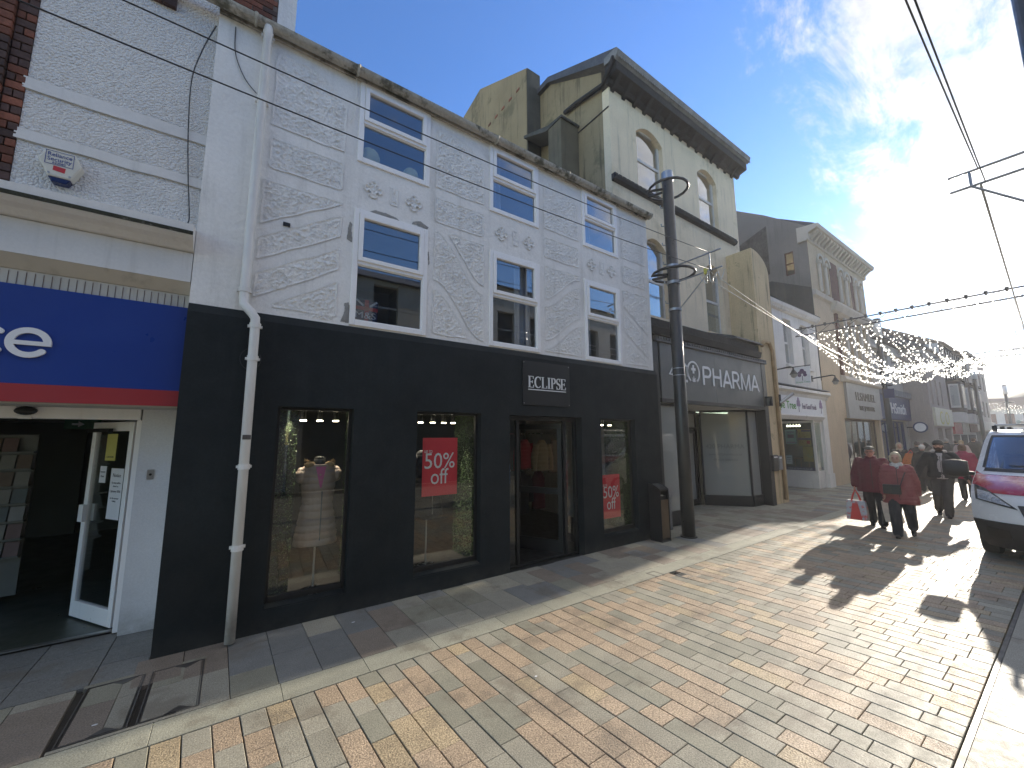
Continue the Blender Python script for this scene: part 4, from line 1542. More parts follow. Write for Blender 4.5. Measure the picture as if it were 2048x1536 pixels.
holes = [(a, c, UZ2[0], UZ2[1]) for a, c in UPW] + [(a, c, LZ2[0], LZ2[1]) for a, c in LOW]
b = B()
wall(b, PX0, PX1, 3.9, 10.55, YP, 0.22, holes)
for (a, c), z1 in [(w, UZ2[1]) for w in UPW] + [(w, LZ2[1]) for w in LOW]:
    # segmental arch heads
    n = 12
    rise = 0.26
    cur = [(a + (c - a) * i / n, z1 - rise + rise * (1 - (2 * i / n - 1) ** 2)) for i in range(n + 1)]
    for i in range(n):
        (xa, za), (xb, zb) = cur[i], cur[i + 1]
        b.add([(xa, YP, za), (xb, YP, zb), (xb, YP, z1), (xa, YP, z1), (xa, YP + 0.21, za), (xb, YP + 0.21, zb)], [(0, 1, 2, 3), (0, 1, 5, 4)])
b.build('front_wall', MT['cream'], ph, fix=False)
# side wall facing the camera, stepped back in blocks
b = B()
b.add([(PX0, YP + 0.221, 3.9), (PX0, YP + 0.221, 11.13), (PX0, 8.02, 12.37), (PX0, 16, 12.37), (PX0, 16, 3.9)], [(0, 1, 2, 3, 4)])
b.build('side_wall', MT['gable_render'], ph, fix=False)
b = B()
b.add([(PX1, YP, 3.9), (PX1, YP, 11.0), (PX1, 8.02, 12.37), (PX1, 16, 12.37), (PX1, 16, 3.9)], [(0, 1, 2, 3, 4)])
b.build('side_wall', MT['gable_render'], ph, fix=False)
b = B()
b.pyz([(8.10, 8.0), (8.50, 8.0), (8.5, 13.05), (8.10, 12.6)], 6.80, PX0 - 0.002) if False else None
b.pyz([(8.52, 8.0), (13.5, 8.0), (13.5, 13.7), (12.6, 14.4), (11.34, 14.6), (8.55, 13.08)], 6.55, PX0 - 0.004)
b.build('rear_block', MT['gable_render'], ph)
b = B()
b.box(6.548, 7.05, 8.50, 8.518, 8.0, 13.06)
b.build('rear_block_end', MT['gable_dark'], ph)
for k in range(6):
    y = 8.9 + k * 0.42
    z = 12.68 + (y - 8.76) * 0.02
    B().box(6.535, 6.549, y, y + 0.16, 12.64 + k * 0.0, 12.71).build('vent_brick', MT['brick'], ph)
b = B()
b.box(6.42, 7.05, 6.92, 7.42, 6.5, 10.15)
b.prism([(6.40, 6.90, 10.15), (6.40, 7.46, 10.15), (6.40, 7.46, 10.72), (6.40, 6.90, 10.22)], (0.66, 0, 0)) if False else None
b.build('chimney_breast', mat('chimney_stain', (0.15, 0.125, 0.08), 0.95, 0.15, 1.5, fine=0.12, fs=60, bump=0.006, bs=50, streak=(0.04, 0.036, 0.028), sk=0.9), ph)
b = B()
b.pyz([(6.87, 10.15), (7.5, 10.15), (8.5, 10.62), (8.5, 10.70), (7.42, 10.27), (6.87, 10.21)], 6.40, 7.05)
b.build('coping', MT['gable_dark'], ph)
# roof and cornice
b = B()
b.pyz([(5.45, 11.25), (8.0, 12.55), (16.0, 12.55), (16.0, 12.3), (8.02, 12.38), (5.6, 11.02)], PX0 - 0.12, PX1 + 0.12)
b.build('roof', MT['slate'], ph)
prof = [(YP - 0.001, 10.55), (YP - 0.08, 10.56), (YP - 0.12, 10.66), (YP - 0.34, 10.72), (YP - 0.34, 10.98), (YP - 0.001, 11.02)]
B().pyz(prof, PX0 - 0.10, PX1 + 0.22).build('cornice', MT['cornice_dark'], ph)
b = B()
b.pyz([(YP - 0.345, 10.94), (YP - 0.42, 11.02), (YP - 0.46, 11.13), (YP - 0.40, 11.22), (YP - 0.02, 11.22), (YP - 0.02, 11.025), (YP - 0.341, 11.0)], PX0 - 0.16, PX1 + 0.30)
b.build('gutter', MT['lead_grey'], ph)
for k in range(15):
    x = PX0 + 0.05 + k * 0.42
    B().pyz([(YP - 0.005, 10.45), (YP - 0.10, 10.50), (YP - 0.30, 10.70), (YP - 0.30, 10.80), (YP - 0.005, 10.80)], x, x + 0.11).build('bracket', MT['cornice_dark'], ph)
# toothed valance along the gutter
b = B()
x = PX0 - 0.15
pts = []
while x < PX1 + 0.28:
    b.pxz([(x, 11.02), (x + 0.05, 10.955), (x + 0.10, 11.02)], YP - 0.425, YP - 0.412)
    x += 0.10
tag(b.build('valance_teeth', MT['lead_grey'], ph), kind='stuff')
b = B()
b.tube([(PX0 - 0.14, YP - 0.30, 11.05), (PX0 - 0.14, YP - 0.1, 10.75), (PX0 - 0.10, YP + 0.1, 10.62), (PX0 - 0.08, 6.9, 10.85), (PX0 - 0.08, 7.35, 10.9)], 0.06, 8)
b.build('downpipe', MT['cornice_dark'], ph, smooth=True)
B().box(PX0 - 0.02, PX0 - 0.001, YP + 0.02, 6.92, 10.0, 10.03).build('render_joint', MT['cornice_dark'], ph)
# string course
b = B()
b.pyz([(YP + 0.001, 8.00), (YP - 0.10, 8.03), (YP - 0.13, 8.10), (YP - 0.09, 8.165), (YP + 0.001, 8.17)], PX0 - 0.03, PX1 - 0.35)
sc_ = b.build('string_course', MT['cornice_dark'], ph)
for k in range(38):
    x = PX0 + k * 0.155
    B().tube([(x, YP - 0.07, 8.165), (x + 0.10, YP - 0.07, 8.165)], 0.035, 6).build('slate_cap', MT['cornice_dark'], sc_)
# sash windows
def sash(x0, x1, z0, z1, zm, y, parent, curt=None, m='sash_white', gl='glass_house'):
    f = B()
    ring(f, x0, x1, z0, z1, (0.06, 0.06, 0.08, 0.05), y, y + 0.07)
    f.box(x0 + 0.06, x1 - 0.06, y - 0.006, y + 0.05, zm - 0.035, zm + 0.035)
    fr = f.build('window', MT[m], parent)
    B().box(x0 + 0.06, x1 - 0.06, y + 0.015, y + 0.02, z0 + 0.08, zm - 0.035).build('pane', MT[gl], fr)
    B().box(x0 + 0.06, x1 - 0.06, y + 0.03, y + 0.035, zm + 0.035, z1 - 0.05).build('pane', MT[gl], fr)
    if curt:
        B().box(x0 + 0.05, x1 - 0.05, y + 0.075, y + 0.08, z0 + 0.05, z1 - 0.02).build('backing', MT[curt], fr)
    return fr


MT['frosted'] = mat('frosted', (0.38, 0.44, 0.38), 0.8, 0.06, 1.5)
MT['blind_grey'] = mat('blind_grey', (0.24, 0.25, 0.25), 0.8, 0.1, 1.5)
for (a, c) in UPW:
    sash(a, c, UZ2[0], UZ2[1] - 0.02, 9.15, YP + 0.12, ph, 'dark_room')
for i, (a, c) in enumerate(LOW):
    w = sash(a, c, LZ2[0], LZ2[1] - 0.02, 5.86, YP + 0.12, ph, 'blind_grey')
    B().box(a + 0.06, c - 0.06, YP + 0.141, YP + 0.144, LZ2[0] + 0.08, 5.82).build('frosted_film', MT['frosted'], w)
    writing('420 PHARMA', 0.12, a + 0.10, YP + 0.131, 5.42, MT['lead_grey'], w, 0.001, fit=c - a - 0.2)
    B().box(a - 0.05, c + 0.05, YP - 0.06, YP + 0.11, LZ2[0] - 0.09, LZ2[0] - 0.001).build('sill', MT['cream'], w)
# shopfront roof and moulding
b = B()
b.pyz([(YS - 0.10, 4.18), (YP - 0.003, 4.72), (YP - 0.003, 4.12), (YS - 0.10, 4.08)], PX0 - 0.05, 12.0)
b.build('shopfront_roof', MT['lead_grey'], ph)
b = B()
b.pyz([(YS - 0.14, 4.20), (YS - 0.06, 4.24), (YS - 0.06, 4.40), (YS + 0.05, 4.46), (YS + 0.05, 4.05), (YS - 0.10, 4.05)], PX0 - 0.06, 11.95)
b.build('dark_cornice', MT['cornice_dark'], ph)
b = B()
b.pyz([(YS - 0.05, 3.93), (YS - 0.02, 4.05), (YS + 0.08, 4.05), (YS + 0.08, 3.93)], PX0 + 0.2, 12.42)
b.build('pale_moulding', MT['lead_grey'], ph)
b = B()
x = PX0 + 0.25
while x < 12.38:
    b.box(x, x + 0.05, YS - 0.065, YS - 0.045, 3.975, 4.03)
    x += 0.10
tag(b.build('dentils', MT['lead_grey'], ph), kind='stuff')
# fascia sign
MT['fascia_grey'] = mat('fascia_grey', (0.115, 0.12, 0.115), 0.45, 0.06, 1.5)
fs = B()
fs.box(7.42, 9.64, YS, YS + 0.06, 2.70, 3.925)
fs.box(9.645, 12.14, YS, YS + 0.06, 2.70, 3.925)
sgn2 = fs.build('fascia_sign', MT['fascia_grey'], ph)
B().box(7.40, 12.16, YS - 0.008, YS + 0.08, 2.615, 2.698).build('fascia_trim', MT['shop_frame'], sgn2)
B().box(12.141, 12.25, YS - 0.01, YS + 0.5, 2.62, 3.93).build('fascia_end', MT['shop_frame'], sgn2)
yl = YS - 0.016
def thin_word(word, x, z, h, w, gap, th, y, d):
    b = B()
    for ch in word:
        X = lambda u: x + u * w
        Z = lambda v: z + v * h
        if ch == 'P':
            stroke(b, [(X(0.08), Z(0)), (X(0.08), Z(1))], th, y, d)
            stroke(b, [(X(0.08), Z(0.97)), (X(0.55), Z(0.97))] + arc(X(0.55), Z(0.715), 0.33 * w, 0.255 * h, 90, -90, 10)[1:] + [(X(0.08), Z(0.46))], th, y + 0.0003, d)
            x += w * 0.9 + gap
        elif ch == 'H':
            stroke(b, [(X(0.08), Z(0)), (X(0.08), Z(1))], th, y, d)
            stroke(b, [(X(0.92), Z(0)), (X(0.92), Z(1))], th, y, d)
            stroke(b, [(X(0.08), Z(0.52)), (X(0.92), Z(0.52))], th, y + 0.0003, d)
            x += w + gap
        elif ch == 'A':
            stroke(b, [(X(0.0), Z(0)), (X(0.5), Z(1))], th, y, d)
            stroke(b, [(X(1.0), Z(0)), (X(0.5), Z(1))], th, y + 0.0004, d)
            stroke(b, [(X(0.18), Z(0.3)), (X(0.82), Z(0.3))], th, y + 0.0008, d)
            x += w + gap * 0.7
        elif ch == 'R':
            stroke(b, [(X(0.08), Z(0)), (X(0.08), Z(1))], th, y, d)
            stroke(b, [(X(0.08), Z(0.97)), (X(0.52), Z(0.97))] + arc(X(0.52), Z(0.725), 0.32 * w, 0.245 * h, 90, -90, 10)[1:] + [(X(0.08), Z(0.48))], th, y + 0.0003, d)
            stroke(b, [(X(0.5), Z(0.48)), (X(0.92), Z(0))], th, y + 0.0006, d)
            x += w * 0.95 + gap
        elif ch == 'M':
            stroke(b, [(X(0.06), Z(0)), (X(0.06), Z(1))], th, y, d)
            stroke(b, [(X(1.14), Z(0)), (X(1.14), Z(1))], th, y, d)
            stroke(b, [(X(0.06), Z(1)), (X(0.6), Z(0.02)), (X(1.14), Z(1))], th, y + 0.0004, d)
            x += w * 1.2 + gap
        elif ch == '4':
            stroke(b, [(X(0.72), Z(0)), (X(0.72), Z(1)), (X(0.02), Z(0.3)), (X(1.0), Z(0.3))], th, y, d)
            x += w + gap
        elif ch == '2':
            stroke(b, arc(X(0.5), Z(0.73), 0.40 * w, 0.25 * h, 165, -35, 12) + [(X(0.08), Z(0.04)), (X(0.95), Z(0.04))], th, y, d)
            x += w + gap
    return b


b = thin_word('PHARMA', 9.05, 3.10, 0.44, 0.40, 0.085, 0.062, yl, 0.014)
b.build('lettering', MT['print_white'], sgn2)
b = thin_word('42', 7.72, 3.12, 0.42, 0.32, 0.05, 0.062, yl, 0.014)
b.build('lettering', MT['print_white'], sgn2)
b = B()
stroke(b, arc(8.66, 3.365, 0.24, 0.245, -58, 238, 34), 0.04, yl, 0.014)
stroke(b, arc(8.66, 3.365, 0.24, 0.245, -62, -118, 8), 0.02, yl, 0.014) if False else None
for (a0, a1, c0, c1) in ((-0.03, 0.03, -0.10, 0.10), (-0.085, 0.085, -0.03, 0.03)):
    b.box(8.66 + a0, 8.66 + a1, yl + (0.0004 if a0 < -0.05 else 0), yl + 0.013, 3.435 + c0, 3.435 + c1)
for g, L in ((90, 0.15), (58, 0.12), (122, 0.12), (28, 0.085), (152, 0.085)):
    c, s = math.cos(R_(g)), math.sin(R_(g))
    o = (8.66, 3.135)
    b.pxz([(o[0], o[1]), (o[0] + c * L * 0.5 - s * 0.016, o[1] + s * L * 0.5 + c * 0.016), (o[0] + c * L, o[1] + s * L), (o[0] + c * L * 0.5 + s * 0.016, o[1] + s * L * 0.5 - c * 0.016)], yl, yl + 0.012)
b.build('logo', MT['print_white'], sgn2)
# shopfront: left window, recessed door, canted window on the right
for (x0, x1, lb) in ((PX0 + 0.0, 7.36, 0), (12.2, 12.42, 0)):
    B().box(x0, x1, YS + 0.01, YS + 0.42, 0.0, 3.93).build('dark_pilaster', MT['shop_frame'], ph)
MT['glass_pharm'] = glass('glass_pharm', (0.90, 0.94, 0.90), refl=1.2, haze=0.34)
b = B()
ring(b, 7.37, 8.45, 0.02, 2.60, (0.05, 0.05, 0.30, 0.05), YS + 0.10, YS + 0.16)
w1 = b.build('shop_window', MT['shop_frame'], ph)
B().box(7.42, 8.40, YS + 0.127, YS + 0.133, 0.32, 2.55).build('pane', MT['glass_pharm'], w1)
B().box(8.44, 8.46, YS + 0.161, 6.35, 0.25, 2.60).build('return_pane', MT['glass_pharm'], w1)
B().box(8.43, 8.47, YS + 0.161, 6.35, 0.02, 0.25).build('return_plinth', MT['shop_frame'], w1)
def canted(p, q, name):
    p, q = Vector((*p, 0)), Vector((*q, 0))
    d = (q - p)
    M = Matrix.Translation(p) @ Matrix.Rotation(math.atan2(d.y, d.x), 4, 'Z')
    L = d.length
    f = B()
    f.box(0, L, -0.03, 0.05, 0.0, 0.28)
    f.box(0, L, -0.02, 0.04, 2.56, 2.612)
    f.box(-0.02, 0.025, -0.02, 0.04, 0.281, 2.559)
    f.box(L - 0.02, L + 0.012, -0.019, 0.039, 0.281, 2.559)
    fr = f.xf(M).build(name, MT['shop_frame'], ph)
    B().box(0.026, L - 0.021, 0.008, 0.014, 0.281, 2.559).xf(M).build('pane', MT['glass_pharm'], fr)
    return fr, M, L


w2, M2, L2 = canted((10.88, 6.24), (11.65, 5.33), 'shop_window')
w3, M3, L3 = canted((11.67, 5.325), (12.2, 5.32), 'shop_window')
for txt, sz, z, fw in (('420 PHARMA', 0.17, 1.55, 0.98), ('www.420pharma.co.uk', 0.09, 1.36, 0.86), ('01624 888420', 0.085, 1.21, 0.6)):
    bb = text_mesh(txt, sz, 0.001, align='CENTER')
    ww = max(p[0] for p in bb.v) - min(p[0] for p in bb.v)
    bb.v = [(p[0] * fw / ww + L2 / 2, p[1] + 0.004, p[2] + z) for p in bb.v]
    bb.xf(M2).build('lettering', MT['fascia_grey'], w2, fix=False)
# door in the recess
b = B()
ring(b, 8.5, 10.86, 0.01, 2.6, (0.06, 0.06, 0.06, 0.08), 6.33, 6.40)
b.box(9.72, 9.80, 6.335, 6.395, 0.07, 2.52)
b.box(9.80, 10.80, 6.335, 6.395, 2.08, 2.14)
dr = b.build('door_frame', MT['shop_frame'], ph)
B().box(8.56, 9.72, 6.36, 6.366, 0.07, 2.52).build('side_pane', MT['glass_pharm'], dr)
B().box(9.80, 10.80, 6.362, 6.368, 2.14, 2.52).build('fanlight', MT['glass_pharm'], dr)
b = B()
ring(b, 9.82, 10.78, 0.03, 2.06, (0.09, 0.09, 0.14, 0.09), 6.345, 6.39)
lf = b.build('door', MT['shop_frame'], ph)
B().box(9.91, 10.69, 6.364, 6.370, 0.17, 1.97).build('pane', MT['glass_pharm'], lf)
B().tube([(9.90, 6.32, 0.9), (9.90, 6.32, 1.3)], 0.014, 8).build('handle', MT['chrome'], lf)
# soffit with two lit downlights, interior
MT['pharm_wall'] = mat('pharm_wall', (0.50, 0.52, 0.45), 0.8, 0.05, 1)
MT['pharm_floor'] = mat('pharm_floor', (0.28, 0.28, 0.26), 0.4, 0.1, 2)
B().box(7.36, 12.2, YS + 0.085, 6.6, 2.6135, 2.66).build('soffit', MT['sash_white'], ph)
b = B()
b.mi = 0
b.add([(7.1, 5.2, 0.012), (8.43, 5.2, 0.012), (8.43, 6.42, 0.012), (13.0, 6.42, 0.012), (13, 9.5, 0.012), (7.1, 9.5, 0.012)], [(0, 1, 2, 3, 4, 5)])
b.mi = 1
b.add([(7.1, 9.5, 0.0), (13, 9.5, 0.0), (13, 9.5, 2.6), (7.1, 9.5, 2.6), (7.1, 5.2, 0), (7.1, 5.2, 2.6), (13, 5.3, 0), (13, 5.3, 2.6), (7.1, 6.6, 2.6), (13, 6.6, 2.6)],
      [(0, 1, 2, 3), (0, 4, 5, 3), (1, 6, 7, 2), (3, 2, 9, 8)])
b.build('shop_room', [MT['pharm_floor'], MT['pharm_wall']], ph, fix=False)
for i, (x, y) in enumerate(((11.05, 6.55), (11.75, 6.0))):
    t = thing('downlight', ('left', 'right')[i] + ' of two lit downlights behind the pharmacy window', 'downlight', (x, y, 2.6), 'lit downlights in the pharmacy')
    B().tube([(x, y, 2.612), (x, y, 2.592)], 0.075, 16).build('rim', MT['white'], t)
    B().tube([(x, y, 2.5915), (x, y, 2.588)], 0.06, 16).build('lens', MT['lamp_on'], t)
# end pier with rounded top
b = B()
n = 10
prof = [(12.28, 0.0), (13.32, 0.0), (13.32, 6.85)] + [(13.32 - 1.0 * (1 - math.cos(R_(9 * i))), 6.85 + 0.62 * math.sin(R_(9 * i))) for i in range(1, n + 1)] + [(12.28, 7.47)]
b.pxz(prof, 5.10, YP + 0.3)
pier = b.build('end_pier', MT['cream_dirty'], ph)
B().box(13.321, 13.36, 5.16, 5.9, 0.0, 6.6).build('pier_edge', MT['cream_dirty'], ph)
B().tube([(12.1, 4.95, 4.42), (12.5, 5.05, 4.62), (12.85, 5.06, 4.62), (13.0, 5.06, 4.4), (13.02, 5.06, 0.1)], 0.05, 8).build('rusty_pipe', mat('rusty', (0.40, 0.28, 0.15), 0.9, 0.2, 5, streak=(0.12, 0.05, 0.02), sk=0.9), ph, smooth=True)
# dark crumbling slate roof end above the fascia
B().pyz([(YS - 0.16, 4.42), (YS - 0.05, 4.52), (YP - 0.01, 4.80), (YP - 0.01, 4.72), (YS + 0.0, 4.44)], 10.6, 12.05).build('slate_edge', MT['slate'], ph)
# meter boxes at the foot of the pier
for i, (x0, x1, z0, z1, m) in enumerate(((12.28, 12.60, 0.92, 1.36, 'shop_frame'), (12.62, 12.86, 0.94, 1.33, 'lead_grey'))):
    t = thing('meter_box', ('dark grey meter box on the cream pier beside the pharmacy', 'pale grey meter box on the cream pier beside the darker one')[i], 'meter box', ((x0 + x1) / 2, 5.04, z0), 'meter boxes on the pier')
    B().box(x0, x1, 5.0, 5.098, z0, z1).build('case', MT[m], t, bevel=0.008)
    B().box(x0 + 0.03, x1 - 0.03, 4.994, 5.0, z0 + 0.03, z1 - 0.09).build('door', MT[m], t)
    B().box(x0 + 0.06, x1 - 0.06, 4.993, 4.9995, z1 - 0.075, z1 - 0.04).build('label_plate', MT['print_white'], t)
t = thing('floodlight', 'grey stub arm lamp on the right-hand edge of the cream pier', 'lamp', (13.2, 5.02, 2.9))
B().box(13.1, 13.2, 5.02, 5.098, 2.75, 3.1).build('bracket', MT['cornice_dark'], t)
B().tube([(13.15, 5.03, 2.85), (13.35, 4.75, 3.12)], 0.045, 8).build('arm', MT['steel'], t)
B().tube([(12.22, 4.96, 2.72), (12.22, 4.96, 2.98)], 0.10, 12).build('bell_box', MT['shop_frame'], ph)
# ------------------------------------------------------------------ white health food shop
YG = 5.60
gt = thing('white_shop_building', 'low white two storey shop with green and purple lettering beyond the cream pier', 'building', (15.9, 5.6, 0))
MT['off_white'] = mat('off_white', (0.70, 0.67, 0.62), 0.8, 0.06, 1.5, fine=0.05, fs=40, bump=0.002, bs=30, streak=(0.28, 0.26, 0.22), sk=0.5)
MT['green_ink'] = mat('green_ink', (0.10, 0.30, 0.06), 0.6, 0.05, 4)
MT['purple_ink'] = mat('purple_ink', (0.10, 0.055, 0.13), 0.6, 0.1, 6)
MT['purple_soft'] = mat('purple_soft', (0.26, 0.18, 0.30), 0.6, 0.15, 6)
GW = [(15.42, 16.10), (16.95, 17.62)]
b = B()
wall(b, 13.37, 18.48, 3.5, 6.20, YG, 0.2, [(a, c, 4.34, 5.98) for a, c in GW])
b.build('wall', MT['off_white'], gt)
B().pyz([(YG, 6.20), (YG - 0.05, 6.21), (YG - 0.16, 6.34), (YG - 0.18, 6.45), (YG + 0.2, 6.46), (YG + 0.2, 6.2)], 13.37, 18.49).build('eaves_cornice', MT['off_white'], gt)
for k in range(30):
    x = 13.5 + k * 0.165
    B().box(x, x + 0.07, YG - 0.11, YG - 0.02, 6.225, 6.30).build('dentil', MT['off_white'], gt)
B().pyz([(YG - 0.2, 6.462), (YG + 3.5, 7.6), (YG + 7, 6.46)], 13.36, 18.49).build('roof', MT['slate'], gt)
for (a, c) in GW:
    w = sash(a + 0.02, c - 0.02, 4.36, 5.97, 5.15, YG + 0.12, gt, 'dark_room')
    B().box(a - 0.06, c + 0.06, YG - 0.08, YG + 0.11, 4.25, 4.339).build('sill', MT['off_white'], w)
# shop cornice, fascia
B().pyz([(YG, 3.55), (YG - 0.20, 3.50), (YG - 0.22, 3.40), (YG - 0.12, 3.33), (YG - 0.08, 3.22), (YG, 3.22)], 13.38, 18.62).build('shop_cornice', MT['off_white'], gt)
B().box(13.4, 18.6, YG - 0.20, YG - 0.02, 3.551, 3.58).build('lead_flashing', MT['lead_grey'], gt)
fa = B().box(13.5, 18.0, YG - 0.10, YG - 0.02, 2.60, 3.219).build('fascia_sign', MT['print_white'], gt)
B().pyz([(YG - 0.14, 2.56), (YG - 0.12, 2.599), (YG, 2.599), (YG, 2.44), (YG - 0.06, 2.44)], 13.45, 18.05).build('fascia_moulding', MT['off_white'], gt)
writing('Grape Tree', 0.36, 13.72, YG - 0.106, 2.79, MT['green_ink'], fa, 0.004, fit=1.85, bold=0.004)
writing('Feel Good Foods', 0.26, 16.1, YG - 0.106, 2.82, MT['purple_ink'], fa, 0.004, fit=1.25, bold=0.002)
def tree_logo(x, z, s, y, parent):
    b = B()
    for (dx, dz, r) in ((-0.10, 0.30, 0.10), (0.10, 0.30, 0.10), (0, 0.42, 0.11), (-0.14, 0.16, 0.09), (0.14, 0.16, 0.09), (0, 0.20, 0.11)):
        b.pxz(arc(x + dx * s, z + dz * s, r * s, r * s * 1.1, 0, 360, 16)[:-1], y - 0.0005 * (dx * 3 + dz * 5 + 3), y + 0.003)
    o = b.build('tree_emblem', MT['purple_soft'], parent)
    stroke(B(), [(x, z - 0.22 * s), (x + 0.01 * s, z + 0.1 * s)], 0.05 * s, y - 0.004, 0.004).build('tree_trunk', MT['purple_ink'], parent)
    return o


tree_logo(15.80, 2.84, 0.66, YG - 0.104, fa)
tree_logo(17.82, 2.84, 0.66, YG - 0.104, fa)
# shop window returning into the lobby, stall riser and pilaster
b = B()
b.box(17.34, 18.02, YG + 0.03, 6.75, 0.0, 0.56)
b.build('stall_riser', MT['off_white'], gt, bevel=0.01)
b = B()
for (y0, y1) in ((5.62, 5.70), (6.70, 6.76)):
    b.box(17.32, 17.38, y0, y1, 0.562, 2.44)
b.box(17.325, 17.375, 5.70, 6.70, 0.562, 0.62)
b.box(17.325, 17.375, 5.70, 6.70, 2.36, 2.44)
b.box(17.38, 18.0, 5.62, 5.67, 0.562, 0.62)
b.box(17.38, 18.0, 5.62, 5.67, 2.36, 2.44)
b.box(17.95, 18.02, 5.615, 5.675, 0.562, 2.44)
w = b.build('shop_window', MT['off_white'], gt)
B().box(17.347, 17.353, 5.70, 6.70, 0.62, 2.36).build('pane', MT['glass'], w)
B().box(17.38, 17.95, 5.642, 5.648, 0.62, 2.36).build('pane', MT['glass'], w)
B().box(18.02, 18.50, YG - 0.06, YG + 0.3, 0.0, 3.22).build('pilaster', MT['off_white'], gt)
B().box(18.0, 18.53, YG - 0.10, YG + 0.3, 0.0, 0.5).build('pilaster_base', MT['off_white'], gt)
b = B()
b.add([(13.4, 6.8, 0.0), (13.4, 6.8, 2.5), (17.3, 6.8, 2.5), (17.3, 6.8, 0)], [(0, 1, 2, 3)])
b.build('lobby_wall', MT['dark_room'], gt)
b = B()
b.add([(18.45, 5.7, 0.0), (18.45, 9.0, 0.0), (18.45, 9.0, 2.5), (18.45, 5.7, 2.5), (17.3, 9.0, 0.0), (17.3, 9.0, 2.5)], [(0, 1, 2, 3), (1, 4, 5, 2)])
b.build('display_back', MT['dark_room'], gt)
B().box(17.36, 18.44, 5.69, 6.9, 2.441, 2.5).build('display_ceiling', MT['dark_room'], gt)
# posters and stock in the window
MT['poster_cyan'] = mat('poster_cyan', (0.38, 0.55, 0.55), 0.6, 0.05, 5)
MT['poster_nuts'] = mat('poster_nuts', (0.55, 0.38, 0.14), 0.6, 0.1, 20, fine=0.6, fs=55, blotch=(0.16, 0.07, 0.03), bl=0.8, blo=0.52, bsc=18)
MT['poster_gold'] = mat('poster_gold', (0.45, 0.30, 0.07), 0.6, 0.1, 8, blotch=(0.30, 0.33, 0.24), bl=0.6, blo=0.55, bsc=7)
def wposter(y0, y1, z0, z1, m, label, extra=()):
    t = thing('window_poster', label, 'poster', (17.37, (y0 + y1) / 2, z0), 'posters in the white shop window')
    B().box(17.362, 17.366, y0, y1, z0, z1).build('sheet', MT[m], t)
    for (a, c, d, e, mm) in extra:
        B().box(17.3595, 17.3615, y0 + a * (y1 - y0), y0 + c * (y1 - y0), z0 + d * (z1 - z0), z0 + e * (z1 - z0)).build('print', MT[mm], t)
    return t


wposter(6.22, 6.58, 1.58, 2.12, 'poster_cyan', 'pale turquoise poster with a dark chocolate bar in the white shop window', ((0.2, 0.8, 0.42, 0.66, 'purple_ink'), (0.1, 0.9, 0.08, 0.16, 'purple_soft'), (0.15, 0.85, 0.8, 0.86, 'purple_soft')))
wposter(5.76, 6.16, 1.52, 2.12, 'poster_nuts', 'poster covered with nuts and purple bands in the white shop window', ((0.0, 1.0, 0.36, 0.48, 'purple_ink'), (0.0, 0.7, 0.86, 0.97, 'purple_ink'), (0.1, 0.35, 0.12, 0.3, 'flag_red')))
wposter(5.74, 6.05, 0.95, 1.50, 'poster_gold', 'golden yellow poster low at the right of the white shop window')
wposter(6.42, 6.62, 0.83, 1.16, 'paper', 'small white notice at the bottom left of the white shop window', ((0.15, 0.85, 0.7, 0.76, 'ink'), (0.15, 0.85, 0.5, 0.55, 'ink'), (0.2, 0.8, 0.3, 0.35, 'ink')))
t = thing('address_strip', 'purple strip with a web address along the foot of the white shop window', 'sign', (17.37, 6.2, 0.63))
B().box(17.361, 17.366, 5.71, 6.69, 0.625, 0.74).build('strip', MT['purple_ink'], t)
bb = text_mesh('www.grapetree.co.uk', 0.10, 0.001)
ww = max(p[0] for p in bb.v)
bb.v = [(17.3595 + p[1], 6.60 - p[0] * 0.8 / ww, 0.655 + p[2]) for p in bb.v]
bb.build('lettering', MT['print_white'], t, fix=False)
t = thing('address_strip', 'short purple strip at the foot of the narrow front pane', 'sign', (17.66, 5.66, 0.63))
B().box(17.39, 17.94, 5.652, 5.656, 0.625, 0.74).build('strip', MT['purple_ink'], t)
for i in range(5):
    y = 6.62 - i * 0.10
    t = thing('spotlight', ('first', 'second', 'third', 'fourth', 'fifth')[i] + ' from the left of five lit spotlights in the white shop window', 'spotlight', (17.75, y, 2.2), 'spotlights in the white shop')
    B().tube([(17.75, y, 2.44), (17.75, y, 2.29)], 0.022, 8).build('housing', MT['sash_white'], t)
    B().ell((17.75, y, 2.27), 0.03, 8, 6).build('bulb', MT['lamp_on'], t)
MT['wood'] = mat('wood', (0.16, 0.09, 0.045), 0.6, 0.2, 5)
t = thing('display_table', 'dark wooden table with produce in the white shop window', 'table', (17.9, 6.2, 0.56))
B().box(17.6, 18.2, 5.95, 6.45, 1.02, 1.06).build('top', MT['wood'], t)
for x in (17.62, 18.16):
    for y in (5.97, 6.41):
        B().box(x, x + 0.03, y, y + 0.03, 0.56, 1.02).build('leg', MT['wood'], t)

